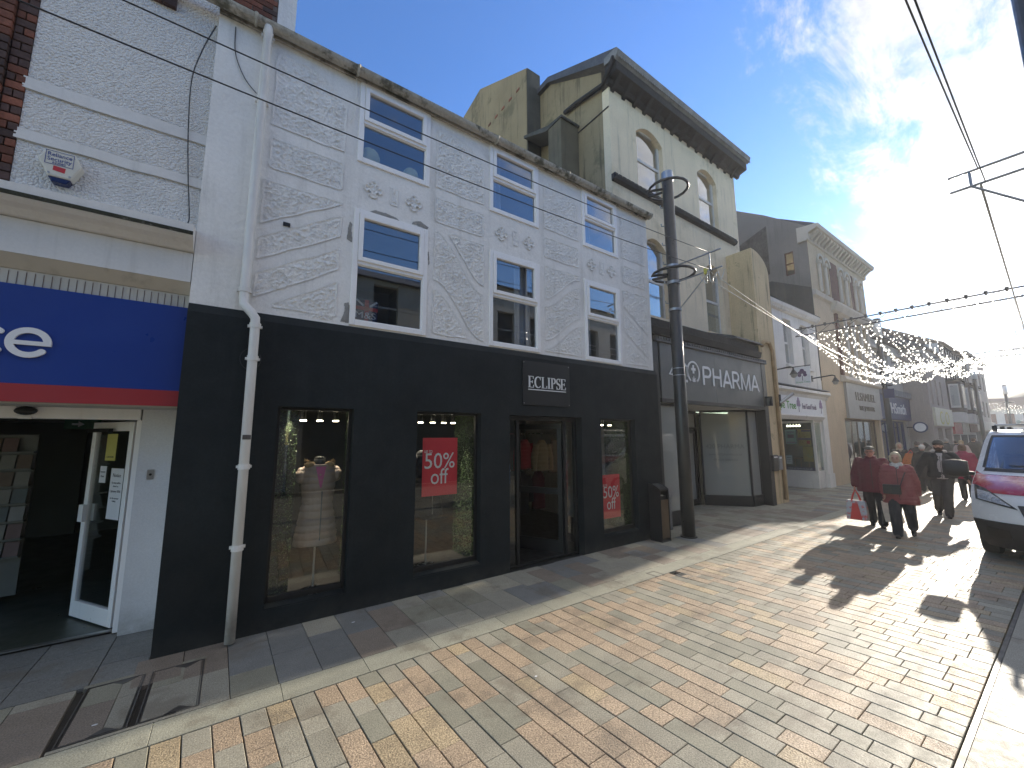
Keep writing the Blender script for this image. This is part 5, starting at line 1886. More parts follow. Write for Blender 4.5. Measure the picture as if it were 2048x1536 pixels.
# swan-neck lamps and hanging sign
def wall_lamp(x, z, label):
    t = thing('wall_lamp', label, 'lamp', (x, YG - 0.02, z), 'lamps over the white shop')
    B().box(x - 0.05, x + 0.05, YG - 0.03, YG - 0.002, z - 0.12, z + 0.10).build('wall_plate', MT['black_paint'], t)
    B().tube([(x, YG - 0.03, z), (x, YG - 0.62, z + 0.05), (x, YG - 0.70, z + 0.02), (x, YG - 0.70, z - 0.06)], 0.022, 8).build('arm', MT['black_paint'], t, smooth=True)
    B().tube([(x, YG - 0.70, z - 0.05), (x, YG - 0.70, z - 0.10), (x, YG - 0.70, z - 0.20)], [0.03, 0.06, 0.12], 8).build('shade', MT['black_paint'], t)
    B().tube([(x, YG - 0.70, z - 0.201), (x, YG - 0.70, z - 0.27), (x, YG - 0.70, z - 0.30)], [0.09, 0.075, 0.03], 8).build('bowl', MT['steel'], t)


wall_lamp(13.95, 3.95, 'black wall lamp nearest the cream pier above the white shop')
wall_lamp(17.55, 4.0, 'black wall lamp at the far end of the white shop')
t = thing('hanging_sign', 'white square hanging sign with a purple tree emblem', 'sign', (15.5, 5.2, 3.6))
B().box(15.48, 15.51, 4.97, 5.42, 3.62, 4.18).build('board', MT['print_white'], t)
b = B()
for (dy, dz, r) in ((-0.06, 0.36, 0.06), (0.06, 0.36, 0.06), (0, 0.43, 0.065), (-0.08, 0.28, 0.055), (0.08, 0.28, 0.055)):
    c = arc(5.195 + dy, 3.62 + dz, r, r, 0, 360, 14)[:-1]
    b.pyz(c, 15.474 - dz * 0.004, 15.4795)
b.build('tree_emblem', MT['purple_ink'], t)
B().box(15.476, 15.4795, 5.187, 5.203, 3.72, 3.88).build('tree_trunk', MT['purple_ink'], t)
bb = text_mesh('Grape Tree', 0.075, 0.001)
ww = max(p[0] for p in bb.v)
bb.v = [(15.478 + p[1], 5.40 - p[0] * 0.40 / ww, 3.65 + p[2]) for p in bb.v]
bb.build('lettering', MT['green_ink'], t, fix=False)
B().tube([(15.495, 5.59, 4.21), (15.495, 4.95, 4.21)], 0.015, 6).build('bracket', MT['black_paint'], t)

# ------------------------------------------------------------------ jeweller's building
YH, HX0, HX1 = 5.58, 18.52, 25.6
hs = thing('jeweller_building', 'tan three storey building with arched top windows and bracketed cornice above a grey fascia', 'building', (22, 5.58, 0))
MT['tan_render'] = mat('tan_render', (0.52, 0.41, 0.28), 0.9, 0.08, 1.2, fine=0.12, fs=40, bump=0.004, bs=40, streak=(0.20, 0.17, 0.12), sk=0.4)
MT['stone_trim'] = mat('stone_trim', (0.52, 0.47, 0.40), 0.85, 0.08, 2, streak=(0.25, 0.21, 0.17), sk=0.5)
MT['brick_far'] = mat('brick_far', (0.13, 0.065, 0.05), 0.9, 0.2, 5, fine=0.35, fs=25)
MT['side_grey'] = mat('side_grey', (0.20, 0.185, 0.17), 0.95, 0.12, 0.8, fine=0.1, fs=40, bump=0.004, bs=40, streak=(0.07, 0.065, 0.06), sk=0.5)
MT['rubble'] = mat('rubble', (0.10, 0.09, 0.075), 0.95, 0.3, 3, fine=0.3, fs=15, bump=0.02, bs=9, aniso=(1, 1.2, 4))
AW = [(19.45, 19.95), (20.15, 20.68), (21.85, 22.45), (22.70, 23.30), (23.95, 24.5), (24.7, 25.2)]
FW = [(20.95, 21.75), (22.05, 22.75), (23.05, 23.8), (24.1, 24.9)]
b = B()
wall(b, HX0, HX1, 0.0, 9.85, YH, 0.25, [(a, c, 7.75, 9.35) for a, c in AW] + [(a, c, 4.55, 7.0) for a, c in FW] + [(20.55, HX1 - 0.25, -0.01, 2.60)])
for a, c in AW:
    n = 10
    z1, r = 9.35, (c - a) / 2
    cur = [((a + c) / 2 - r * math.cos(math.pi * i / n), z1 - r + r * math.sin(math.pi * i / n)) for i in range(n + 1)]
    for i in range(n):
        (xa, za), (xb, zb) = cur[i], cur[i + 1]
        b.add([(xa, YH, za), (xb, YH, zb), (xb, YH, z1), (xa, YH, z1), (xa, YH + 0.24, za), (xb, YH + 0.24, zb)], [(0, 1, 2, 3), (0, 1, 5, 4)])
b.build('front_wall', MT['tan_render'], hs, fix=False)
for (x0, x1) in ((20.75, 21.70), (23.42, 23.85)):
    B().box(x0, x1, YH - 0.012, YH + 0.01, 7.72, 9.45).build('brick_panel', MT['brick_far'], hs)
for i, (a, c) in enumerate(AW):
    B().tube([(a - 0.07, YH - 0.05, 7.75), (a - 0.07, YH - 0.05, 8.95)], 0.07, 10).build('column', MT['stone_trim'], hs)
    B().box(a - 0.17, a + 0.03, YH - 0.14, YH + 0.0, 8.96, 9.10).build('capital', MT['stone_trim'], hs)
    r = (c - a) / 2
    b = B()
    stroke(b, arc((a + c) / 2, 9.35 - r, r + 0.07, r + 0.07, 0, 180, 12), 0.11, YH - 0.06, 0.058)
    b.build('arch_moulding', MT['stone_trim'], hs)
    f = B()
    ring(f, a, c, 7.75, 9.33, 0.05, YH + 0.13, YH + 0.17)
    f.box(a + 0.05, c - 0.05, YH + 0.13, YH + 0.165, 8.5, 8.56)
    f = f.build('window', MT['sash_white'], hs)
    B().box(a + 0.05, c - 0.05, YH + 0.145, YH + 0.15, 7.8, 9.3).build('pane', MT['glass_house'], f)
    B().box(a, c, YH + 0.2, YH + 0.21, 7.75, 9.34).build('backing', MT['dark_room'], f)
for i, (a, c) in enumerate(FW):
    f = B()
    ring(f, a, c, 4.55, 6.99, 0.07, YH + 0.13, YH + 0.17)
    f.box(a + 0.07, c - 0.07, YH + 0.13, YH + 0.165, 5.9, 5.97)
    f = f.build('window', MT['sash_white'], hs)
    B().box(a + 0.07, c - 0.07, YH + 0.145, YH + 0.15, 4.62, 6.92).build('pane', MT['glass_house'], f)
    B().box(a, c, YH + 0.2, YH + 0.21, 4.55, 6.99).build('backing', MT['dark_room'], f)
for (x0, x1) in ((20.68, 20.88), (21.8, 22.0), (22.8, 23.0), (23.85, 24.05), (24.95, 25.15)):
    B().box(x0, x1, YH - 0.09, YH - 0.001, 4.4, 7.05).build('mullion', MT['stone_trim'] if x0 != 20.68 else MT['brick_far'], hs)
B().pyz([(YH, 7.10), (YH - 0.12, 7.18), (YH - 0.25, 7.42), (YH - 0.25, 7.50), (YH, 7.62)], 20.4, HX1 + 0.1).build('floor_cornice', MT['stone_trim'], hs)
B().pyz([(YH, 7.40), (YH - 0.10, 7.46), (YH - 0.14, 7.62), (YH, 7.70)], HX0 - 0.02, 20.39).build('sill_course', MT['stone_trim'], hs)
B().pyz([(YH, 9.72), (YH - 0.06, 9.74), (YH - 0.08, 10.02), (YH - 0.40, 10.14), (YH - 0.44, 10.28), (YH + 0.3, 10.36), (YH + 0.3, 9.72)], HX0 - 0.1, HX1 + 0.3).build('top_cornice', MT['stone_trim'], hs)
for k in range(19):
    x = HX0 + 0.1 + k * 0.38
    B().pyz([(YH - 0.005, 9.78), (YH - 0.11, 9.80), (YH - 0.34, 10.02), (YH - 0.34, 10.135), (YH - 0.005, 10.13)], x, x + 0.15).build('bracket', MT['stone_trim'], hs)
B().pyz([(YH - 0.3, 10.37), (8.4, 12.3), (14, 12.3), (14, 10.3), (YH - 0.2, 10.33)], HX0 + 0.0, HX1 + 0.1).build('roof', MT['slate'], hs)
# gable side towards the camera, with its small window and rubble patch
XS = HX0 - 0.003
wy0, wy1, wz0, wz1 = 6.10, 6.42, 8.50, 9.50
b = B()
tops = lambda y: 10.4 + (y - 5.6) * (11.55 - 10.4) / 1.45 if y < 7.05 else 11.55 + (y - 7.05) * 0.68
ys = [5.585, wy0, wy1, 7.05, 8.3, 12]
for i in range(len(ys) - 1):
    a, c = ys[i], ys[i + 1]
    if abs(a - wy0) < 1e-6:
        b.add([(XS, a, 4), (XS, c, 4), (XS, c, wz0), (XS, a, wz0)], [(0, 1, 2, 3)])
        b.add([(XS, a, wz1), (XS, c, wz1), (XS, c, tops(c)), (XS, a, tops(a))], [(0, 1, 2, 3)])
    else:
        b.add([(XS, a, 4), (XS, c, 4), (XS, c, tops(min(c, 8.3))), (XS, a, tops(a))], [(0, 1, 2, 3)])
b.build('gable_wall', MT['side_grey'], hs, fix=False)
f = B()
for (y0, y1, z0, z1) in ((wy0, wy0 + 0.03, wz0, wz1), (wy1 - 0.03, wy1, wz0, wz1), (wy0 + 0.03, wy1 - 0.03, wz0, wz0 + 0.04), (wy0 + 0.03, wy1 - 0.03, wz1 - 0.04, wz1), (wy0 + 0.03, wy1 - 0.03, 8.98, 9.02)):
    f.box(XS + 0.03, XS + 0.08, y0, y1, z0, z1)
f = f.build('window', MT['brick_far'], hs)
B().box(XS + 0.05, XS + 0.056, wy0 + 0.03, wy1 - 0.03, wz0 + 0.04, wz1 - 0.04).build('pane', MT['glass_house'], f)
B().box(XS + 0.09, XS + 0.1, wy0, wy1, wz0, wz1).build('backing', MT['dark_room'], f)
b = B()
b.pyz([(7.0, 8.8), (8.3, 8.8), (8.3, 10.5), (7.0, 11.0)], XS - 0.03, XS - 0.002)
b.build('rubble_patch', MT['rubble'], hs)
b = B()
b.pyz([(5.585, 4), (7.6, 4), (7.6, 8.5), (6.95, 8.45), (5.585, 7.75)], XS - 0.06, XS - 0.003)
b.build('old_roof_scar', MT['gable_dark'], hs)
# fascia and shopfront
MT['fascia_pale'] = mat('fascia_pale', (0.30, 0.295, 0.28), 0.5, 0.06, 1.5)
MT['bronze_ink'] = mat('bronze_ink', (0.10, 0.085, 0.065), 0.4, 0.1, 5)
fa = B().box(20.85, 25.55, YH - 0.10, YH - 0.004, 2.602, 4.12).build('fascia_sign', MT['fascia_pale'], hs)
B().pyz([(YH - 0.22, 4.20), (YH - 0.16, 4.34), (YH, 4.42), (YH, 4.12), (YH - 0.16, 4.12)], 20.6, 25.7).build('fascia_cornice', MT['stone_trim'], hs)
writing('H.SAMUEL', 0.52, 21.9, YH - 0.115, 3.40, MT['bronze_ink'], fa, 0.02, fit=2.75, spacing=1.05)
writing('THE JEWELLER', 0.28, 22.2, YH - 0.113, 2.98, MT['bronze_ink'], fa, 0.018, fit=2.2)
b = B()
ring(b, 20.55, HX1 - 0.25, 0.02, 2.6, (0.08, 0.08, 0.35, 0.1), YH + 0.16, YH + 0.22)
for x in (21.9, 22.7, 23.6, 24.5):
    b.box(x, x + 0.08, YH + 0.165, YH + 0.215, 0.37, 2.5)
w = b.build('shop_window', mat('bronze_frame', (0.16, 0.12, 0.09), 0.5, 0.1, 3), hs)
for x0, x1 in ((20.63, 21.9), (21.98, 22.7), (22.78, 23.6), (23.68, 24.5), (24.58, 25.27)):
    B().box(x0, x1, YH + 0.185, YH + 0.19, 0.37, 2.5).build('pane', MT['glass_shop'], w)
b = B()
b.add([(20.5, 8.5, 0), (25.5, 8.5, 0), (25.5, 8.5, 2.8), (20.5, 8.5, 2.8), (20.5, 5.84, 0), (20.5, 5.84, 2.8), (25.5, 5.84, 0), (25.5, 5.84, 2.8)], [(0, 1, 2, 3), (0, 4, 5, 3), (1, 6, 7, 2), (3, 2, 7, 5)])
b.build('shop_room', MT['lshop_wall'], hs, fix=False)
t = thing('strip_light', 'lit strip light inside the jeweller window', 'strip light', (21.2, 6.1, 2.4))
B().box(20.75, 21.75, 6.05, 6.12, 2.40, 2.44).build('tube', MT['lamp_cool'], t)

# ------------------------------------------------------------------ bookseller, with blue fascia
YK = 6.15
wh = thing('blue_fascia_shop', 'cream low building with a blue shop fascia beyond the jeweller', 'building', (29.5, 6.15, 0))
MT['cream_far'] = mat('cream_far', (0.46, 0.43, 0.37), 0.9, 0.08, 0.8, fine=0.06, fs=12, streak=(0.25, 0.23, 0.2), sk=0.4)
MT['blue_far'] = mat('blue_far', (0.02, 0.03, 0.11), 0.5, 0.05, 3)
WK = [(26.6, 27.6), (28.4, 29.4), (30.2, 31.2), (32.0, 33.0)]
b = B()
wall(b, 25.72, 33.95, 0.0, 7.2, YK, 0.25, [(a, c, 4.95, 6.5) for a, c in WK] + [(26.2, 33.5, -0.01, 2.7)])
b.build('wall', MT['cream_far'], wh)
B().pyz([(YK, 7.2), (YK - 0.3, 7.3), (YK + 4.5, 9.3), (YK + 8, 7.2)], 25.7, 33.95).build('roof', MT['slate'], wh)
B().box(25.72, 33.94, YK - 0.14, YK - 0.001, 6.62, 6.78).build('string_course', MT['stone_trim'], wh)
for a, c in WK:
    w = sash(a, c, 4.95, 6.49, 5.7, YK + 0.1, wh, 'dark_room')
fa = B().box(26.1, 33.6, YK - 0.25, YK - 0.002, 2.75, 4.05).build('fascia_sign', MT['blue_far'], wh)
B().box(25.9, 33.8, YK - 0.35, YK - 0.003, 4.06, 4.4).build('fascia_cornice', MT['lead_grey'], wh)
writing('WHSmith', 0.85, 28.2, YK - 0.262, 3.08, MT['print_white'], fa, 0.02, fit=4.2)
b = B()
ring(b, 26.2, 33.5, 0.02, 2.7, (0.08, 0.35, 0.35, 0.1), YK + 0.12, YK + 0.2)
for k in range(7):
    b.box(27.1 + k * 0.85, 27.18 + k * 0.85, YK + 0.125, YK + 0.195, 0.37, 2.6)
w = b.build('shop_window', MT['blue_far'], wh)
B().box(26.28, 33.15, YK + 0.155, YK + 0.16, 0.37, 2.6).build('pane', MT['glass_shop'], w)
b = B()
b.add([(26, 9, 0), (33.6, 9, 0), (33.6, 9, 2.8), (26, 9, 2.8), (33.6, YK + 0.26, 0), (33.6, YK + 0.26, 2.8)], [(0, 1, 2, 3), (1, 4, 5, 2)])
b.build('shop_room', MT['lshop_wall'], wh, fix=False)
t = thing('round_sign', 'round white projecting sign on the grey end wall', 'sign', (33.5, 5.35, 2.3))
b = B()
b.pyz([(5.55 + 0.32 * math.cos(k * 0.3142), 2.35 + 0.32 * math.sin(k * 0.3142)) for k in range(20)], 33.45, 33.55)
b.build('rim', MT['blue_far'], t)
b = B()
b.pyz([(5.55 + 0.25 * math.cos(k * 0.3142), 2.35 + 0.25 * math.sin(k * 0.3142)) for k in range(20)], 33.44, 33.449)
b.build('face', MT['print_white'], t)
B().box(33.47, 33.53, 5.88, 6.14, 2.32, 2.38).build('bracket', MT['black_paint'], t)

# ------------------------------------------------------------------ grey building standing forward at the bend
gb = thing('grey_corner_building', 'grey building with a blank end wall and slate roof where the street narrows', 'building', (37, 5.1, 0))
MT['grey_pink'] = mat('grey_pink', (0.36, 0.31, 0.275), 0.9, 0.07, 0.7, fine=0.06, fs=12, streak=(0.19, 0.17, 0.16), sk=0.3)
NW = [(34.7, 35.25), (36.2, 36.75), (37.7, 38.25)]
b = B()
b.box(34.0, 40.0, 5.35, 13, 0, 7.2)
b.build('end_wall', MT['grey_pink'], gb)
b = B()
wall(b, 34.0, 40.0, 0, 7.2, 5.1, 0.24, [(a, c, 3.75, 5.35) for a, c in NW] + [(35.2, 36.6, -0.01, 2.3), (37.4, 39.4, 0.4, 2.3)])
b.build('front_wall', MT['grey_pink'], gb)
for a, c in NW:
    w = sash(a, c, 3.75, 5.34, 4.5, 5.2, gb, 'dark_room')
b = B()
b.box(35.2, 36.6, 5.30, 5.33, 0.02, 2.3)
b.box(37.4, 39.4, 5.30, 5.33, 0.4, 2.3)
tag(b.build('shop_panes', MT['glass_shop'], gb), kind='stuff')
B().pyz([(4.95, 7.2), (4.95, 7.32), (8.5, 9.5), (13.2, 7.2)], 33.85, 40.0).build('roof', MT['slate'], gb)
B().box(33.9, 34.0, 5.1, 13, 6.85, 7.02).build('end_string', MT['stone_trim'], gb)
fa = B().box(34.4, 39.8, 4.98, 5.098, 2.45, 3.55).build('fascia_sign', mat('fascia_cream', (0.55, 0.53, 0.42), 0.5, 0.05, 3), gb)
stroke(B(), arc(36.2, 2.95, 0.5, 0.36, 60, 330, 20), 0.09, 4.965, 0.012).build('emblem', MT['yellow_sign'], fa)
stroke(B(), arc(37.8, 2.95, 0.5, 0.36, 0, 360, 24), 0.09, 4.965, 0.012).build('emblem', MT['yellow_sign'], fa)
B().box(37.6, 38.4, 8.2, 9.0, 8.6, 10.2).build('chimney', MT['brick_far'], gb)
B().tube([(38.0, 8.6, 10.2), (38.0, 8.6, 10.6)], 0.14, 8).build('chimney_pot', MT['brick_far'], gb)

# ------------------------------------------------------------------ dark timbered building with oriels
ob_ = thing('oriel_building', 'dark timber-framed building with projecting bay windows further down the street', 'building', (45, 5.2, 0))
MT['timber'] = mat('timber', (0.05, 0.036, 0.034), 0.8, 0.2, 3)
MT['dull_white'] = mat('dull_white', (0.52, 0.50, 0.47), 0.85, 0.06, 2)
MT['red_far'] = mat('red_far', (0.35, 0.02, 0.03), 0.5, 0.05, 3)
B().box(40.02, 51.0, 5.2, 12, 0, 8.3).build('wall', MT['dull_white'], ob_)
B().pyz([(4.9, 8.3), (8.6, 10.4), (12.2, 8.3)], 40.0, 51.0).build('roof', mat('roof_brown', (0.10, 0.07, 0.055), 0.8, 0.2, 2), ob_)
for k in range(12):
    x = 40.1 + k * 0.95
    B().box(x, x + 0.14, 5.14, 5.199, 5.8, 8.29).build('timber_stud', MT['timber'], ob_)
for z in (5.65, 7.0, 8.1):
    B().box(40.02, 51.0, 5.12, 5.198, z, z + 0.14).build('timber_rail', MT['timber'], ob_)
for i, xo in enumerate((40.6, 44.6, 48.2)):
    b = B()
    b.pxy([(xo, 5.2), (xo + 0.35, 4.55), (xo + 1.9, 4.55), (xo + 2.25, 5.2)], 3.45, 5.6)
    bay = b.build('bay', MT['timber'], ob_)
    B().pxy([(xo - 0.1, 5.2), (xo + 0.3, 4.45), (xo + 1.95, 4.45), (xo + 2.35, 5.2)], 5.61, 5.75).build('bay_roof', MT['cornice_dark'], bay)
    B().pxy([(xo, 5.2), (xo + 0.3, 4.6), (xo + 1.9, 4.6), (xo + 2.25, 5.2)], 2.75, 3.449).build('bay_apron', MT['dull_white'], bay)
    d = Vector((0.35, -0.65, 0)).normalized()
    M = Matrix.Translation((xo, 5.2, 0)) @ Matrix.Rotation(math.atan2(-0.65, 0.35), 4, 'Z')
    B().box(0.12, 0.62, -0.025, -0.004, 3.75, 5.4).xf(M).build('bay_window', MT['dull_white'], bay)
    B().box(0.18, 0.56, -0.032, -0.026, 3.9, 5.3).xf(M).build('pane', MT['glass_house'], bay)
    B().box(xo + 0.5, xo + 1.75, 4.53, 4.548, 3.75, 5.4).build('bay_window', MT['dull_white'], bay)
    B().box(xo + 0.6, xo + 1.65, 4.524, 4.529, 3.9, 5.3).build('pane', MT['glass_house'], bay)
for (x0, x1, m) in ((40.3, 43.2, 'red_far'), (43.6, 46.4, 'stone_trim'), (46.8, 50.6, 'brick_far')):
    B().box(x0, x1, 5.02, 5.198, 1.95 if m == 'red_far' else 2.1, 2.74).build('fascia_sign', MT[m], ob_)
    B().box(x0 + 0.2, x1 - 0.2, 5.17, 5.1985, 0.3, 1.9).build('shop_window', MT['dark_room'], ob_)

# ------------------------------------------------------------------ last pale building, end house, hill
lp = thing('pale_far_building', 'pale three storey building at the far end of the left-hand row', 'building', (56, 5.4, 0))
wl_ = [(52 + 2.4 * k, 53.1 + 2.4 * k) for k in range(5)]
b = B()
wall(b, 51.05, 64, 0, 8.9, 5.35, 0.25, [(a, c, z, z + 1.5) for a, c in wl_ for z in (3.6, 6.2)])
b.box(51.05, 64, 5.62, 12, 0, 8.85)
b.build('wall', MT['grey_pink'], lp)
for a, c in wl_:
    for z in (3.6, 6.2):
        sash(a, c, z, z + 1.49, z + 0.75, 5.45, lp, None)
B().pyz([(5.0, 8.9), (5.0, 9.05), (12, 9.05), (12, 8.9)], 51.0, 64.1).build('roof', MT['slate'], lp)
B().box(51.3, 63.8, 5.1, 5.348, 2.3, 3.1).build('fascia_sign', MT['cream_far'], lp)
B().box(51.5, 63.6, 5.33, 5.349, 0.3, 2.2).build('shop_window', MT['dark_room'], lp)
eh = thing('end_house', 'brown roofed house closing the far end of the street', 'house', (95, 3, 0))
B().box(92, 100, -12, 9.5, 0, 5.6).build('wall', MT['dull_white'], eh)
B().prism([(91.3, -12.3, 5.6), (96, -12.3, 7.4), (100.7, -12.3, 5.6)], (0, 22, 0)).build('roof', mat('roof_end', (0.17, 0.11, 0.075), 0.9, 0.1, 0.5), eh)
for k in range(5):
    w = B().box(91.93, 91.995, 7.2 - k * 1.7, 8.1 - k * 1.7, 3.2, 4.9).build('window', MT['brick_far'], eh)
b = B()
def hill(u, v):
    y = -110 + 230 * u
    x = 112 + 110 * v
    h = 18.5 * math.sin(math.pi * min(v * 0.95 + 0.02, 1)) * (0.35 + 0.65 * math.exp(-((y + 10) / 26) ** 2)) + 1.2 * noise.noise((x * 0.03, y * 0.03, 1)) + 0.5 * noise.noise((x * 0.12, y * 0.12, 4))
    return (x, y, min(max(h, -0.5) - 0.2, 19.0))
b.grid(hill, 90, 40)
tag(b.build('hill', mat('hill', (0.12, 0.10, 0.05), 0.95, 0.3, 0.05, fine=0.3, fs=0.6), smooth=True), kind='structure')

# ------------------------------------------------------------------ buildings across the street (mirrored in the panes)
MT['opp_cream'] = mat('opp_cream', (0.50, 0.45, 0.36), 0.9, 0.08, 0.6, fine=0.05, fs=12, streak=(0.25, 0.22, 0.18), sk=0.4)
for i, (x0, x1, h, m, lb) in enumerate(((-9, 1.5, 9.0, 'cream_far', 'pale building across the street mirrored in the left-hand upper windows'), (1.6, 9.4, 8.2, 'opp_cream', 'cream building across the street mirrored in the first-floor windows'), (9.5, 22, 9.2, 'stone_trim', 'stone building across the street mirrored in the pharmacy panes'), (22.1, 36, 8.4, 'cream_far', 'pale building across the street facing the jeweller'), (36.1, 60, 8.8, 'grey_pink', 'grey building across the street facing the timbered bays'))):
    t = thing('opposite_building', lb, 'building', ((x0 + x1) / 2, -6.2, 0), 'buildings across the street')
    y = -5.8
    b = B()
    n = int((x1 - x0) / 2.0)
    hl = [(x0 + 0.6 + 2.0 * k, x0 + 1.6 + 2.0 * k, z, z + 1.7) for k in range(n) for z in (3.9, 6.3)] + [(x0 + 0.4, x1 - 0.4, -0.01, 2.8)]
    wall(b, x0, x1, 0, h, 0, 0.3, hl)
    b.v = [(p[0], y - p[1], p[2]) for p in b.v]
    b.build('wall', MT[m], t)
    for (a, c, d, e) in hl:
        B().box(a, c, y - 0.25, y - 0.22, d, e).build('window', MT['dark_room'] if d > 0 else MT['lshop_wall'], t)
        if d > 0:
            B().box(a, c, y - 0.219, y - 0.19, (d + e) / 2 - 0.03, (d + e) / 2 + 0.03).build('glazing_bar', MT['sash_white'], t)
    B().box(x0, x1, y - 0.02, y + 0.12, 2.82, 3.5).build('fascia', MT['fascia_grey'] if i != 1 else MT['black_paint'], t)
    B().prism([(x0, y + 0.2, h), (x0, y - 4, h + 2), (x0, y - 8, h)], (x1 - x0, 0, 0)).build('roof', MT['slate'], t)
# ------------------------------------------------------------------ tall street poles
MT['pole_grey'] = mat('pole_grey', (0.038, 0.037, 0.034), 0.35, 0.12, 3, fine=0.06, fs=40, streak=(0.10, 0.10, 0.10), sk=0.3, spec=0.5)
MT['galv'] = mat('galv', (0.36, 0.37, 0.38), 0.4, 0.12, 6, metal=0.8)


def d_hoop(cx, cy, z, r, rot):
    """open hoop round a pole: arc with two straight spokes back to the pole"""
    pts = [(cx + 0.12 * math.cos(R_(rot + 150)), cy + 0.12 * math.sin(R_(rot + 150)), z)]
    for k in range(17):
        a = R_(rot + 165 - k * 20.6)
        pts.append((cx + r * math.cos(a), cy + r * math.sin(a), z))
    pts.append((cx + 0.12 * math.cos(R_(rot - 150)), cy + 0.12 * math.sin(R_(rot - 150)), z))
    return B().tube(pts, 0.028, 8)


def street_pole(name, cx, cy, h, label, hoops, arms, parent_kind='street pole', lantern=False, armdir=-1, pegs=True):
    t = thing(name, label, parent_kind, (cx, cy, 0), 'tall grey street poles')
    B().tube([(cx, cy, 0), (cx, cy, 2.0), (cx, cy, h - 0.22)], [0.122, 0.119, 0.112], 20).build('shaft', MT['pole_grey'], t, smooth=True)
    if lantern:
        B().tube([(cx, cy, h - 0.9), (cx, cy, h - 0.05)], 0.17, 16).build('lantern_glass', MT['lamp_far'], t, smooth=True)
        B().tube([(cx, cy, h - 0.05), (cx, cy, h + 0.05)], [0.2, 0.12], 16).build('cap', MT['pole_grey'], t)
    else:
        B().tube([(cx, cy, h - 0.22), (cx, cy, h - 0.19), (cx, cy, h)], [0.112, 0.122, 0.118], 20).build('cap', MT['galv'], t)
        B().tube([(cx, cy, h), (cx, cy, h + 0.06)], 0.008, 6).build('tip', MT['galv'], t)
    B().tube([(cx, cy, 0.0), (cx, cy, 0.02)], 0.15, 20).build('base_ring', MT['pole_grey'], t)
    for z, r, rot in hoops:
        d_hoop(cx, cy, z, r, rot).build('hoop', MT['pole_grey'], t, smooth=True)
    for (z1, z2, L) in arms:
        for z in (z1, z2):
            B().tube([(cx, cy, z - 0.03), (cx, cy, z + 0.03)], 0.128, 20).build('clamp', MT['galv'], t)
            B().tube([(cx, cy + armdir * 0.11, z), (cx, cy + armdir * L, z)], 0.017, 8).build('arm', MT['galv'], t)
        B().tube([(cx, cy + armdir * L * 0.78, z1), (cx, cy + armdir * L * 0.78, z2)], 0.014, 8).build('link', MT['galv'], t)
        B().tube([(cx, cy, z2 - 0.60), (cx, cy, z2 - 0.55)], 0.127, 20).build('clamp', MT['galv'], t)
        B().tube([(cx, cy + armdir * 0.11, z2 - 0.575), (cx, cy + armdir * L * 0.78, z2)], 0.014, 8).build('strut', MT['galv'], t)
    if pegs:
        for k in range(6):
            z = 6.7 - k * 0.42
            B().tube([(cx - 0.09, cy + 0.06, z), (cx - 0.15, cy + 0.10, z), (cx - 0.155, cy + 0.103, z + 0.05)], 0.012, 6).build('peg', MT['galv'], t)
    return t


MT['lamp_far'] = mat('lamp_far', (0.75, 0.78, 0.78), 0.25, 0.05, 3)
P1 = (7.24, 4.52)
p1 = street_pole('street_pole', P1[0], P1[1], 7.5, 'tall grey pole with two hoops in front of the pharmacy', [(7.12, 0.40, -60), (5.22, 0.42, -60)], [(5.38, 5.03, 1.0)])
for z in (3.10, 3.24):
    B().tube([(P1[0], P1[1], z - 0.008), (P1[0], P1[1], z + 0.008)], 0.1225, 20).build('steel_strap', MT['galv'], p1)
B().box(P1[0] + 0.10, P1[0] + 0.17, P1[1] - 0.10, P1[1] - 0.03, 3.08, 3.28).build('strap_buckle', MT['galv'], p1)
p2 = street_pole('street_pole', 7.45, -0.18, 7.6, 'dark pole cut off by the right edge at the top of the picture', [], [(5.22, 5.02, 0.84)], armdir=1, pegs=False)
street_pole('street_pole', 27.0, 5.56, 7.85, 'pole with a glass lantern head behind the curtain of lights', [(4.4, 0.3, 0)], [], lantern=True, pegs=False)
street_pole('street_pole', 46.0, 4.35, 7.0, 'distant pole with a lantern head before the timbered bays', [], [], lantern=True, pegs=False)
street_pole('street_pole', 66.0, 4.3, 7.0, 'farthest lantern pole near the end of the street', [(5.2, 0.5, 0)], [], lantern=True, pegs=False)
B().box(26.84, 26.88, 5.2, 5.6, 3.75, 4.2).build('street_sign', MT['blue_far'], bpy.data.objects[[o.name for o in bpy.data.objects if o.name.startswith('street_pole') and abs(o.location.x - 27.0) < 0.01][0]])

# ------------------------------------------------------------------ cables
def cable(pts, r, label, m='wire', sag=0.0, n=24, grp='overhead cables'):
    out = []
    for i in range(len(pts) - 1):
        a, c = Vector(pts[i]), Vector(pts[i + 1])
        for k in range(n if i < len(pts) - 2 else n + 1):
            t = k / n
            p = a.lerp(c, t)
            p.z -= sag * 4 * t * (1 - t)
            out.append(p)
    o = one(B().tube(out, r, 6), 'overhead_cable', MT[m], label, 'cable', grp, smooth=True)
    return o


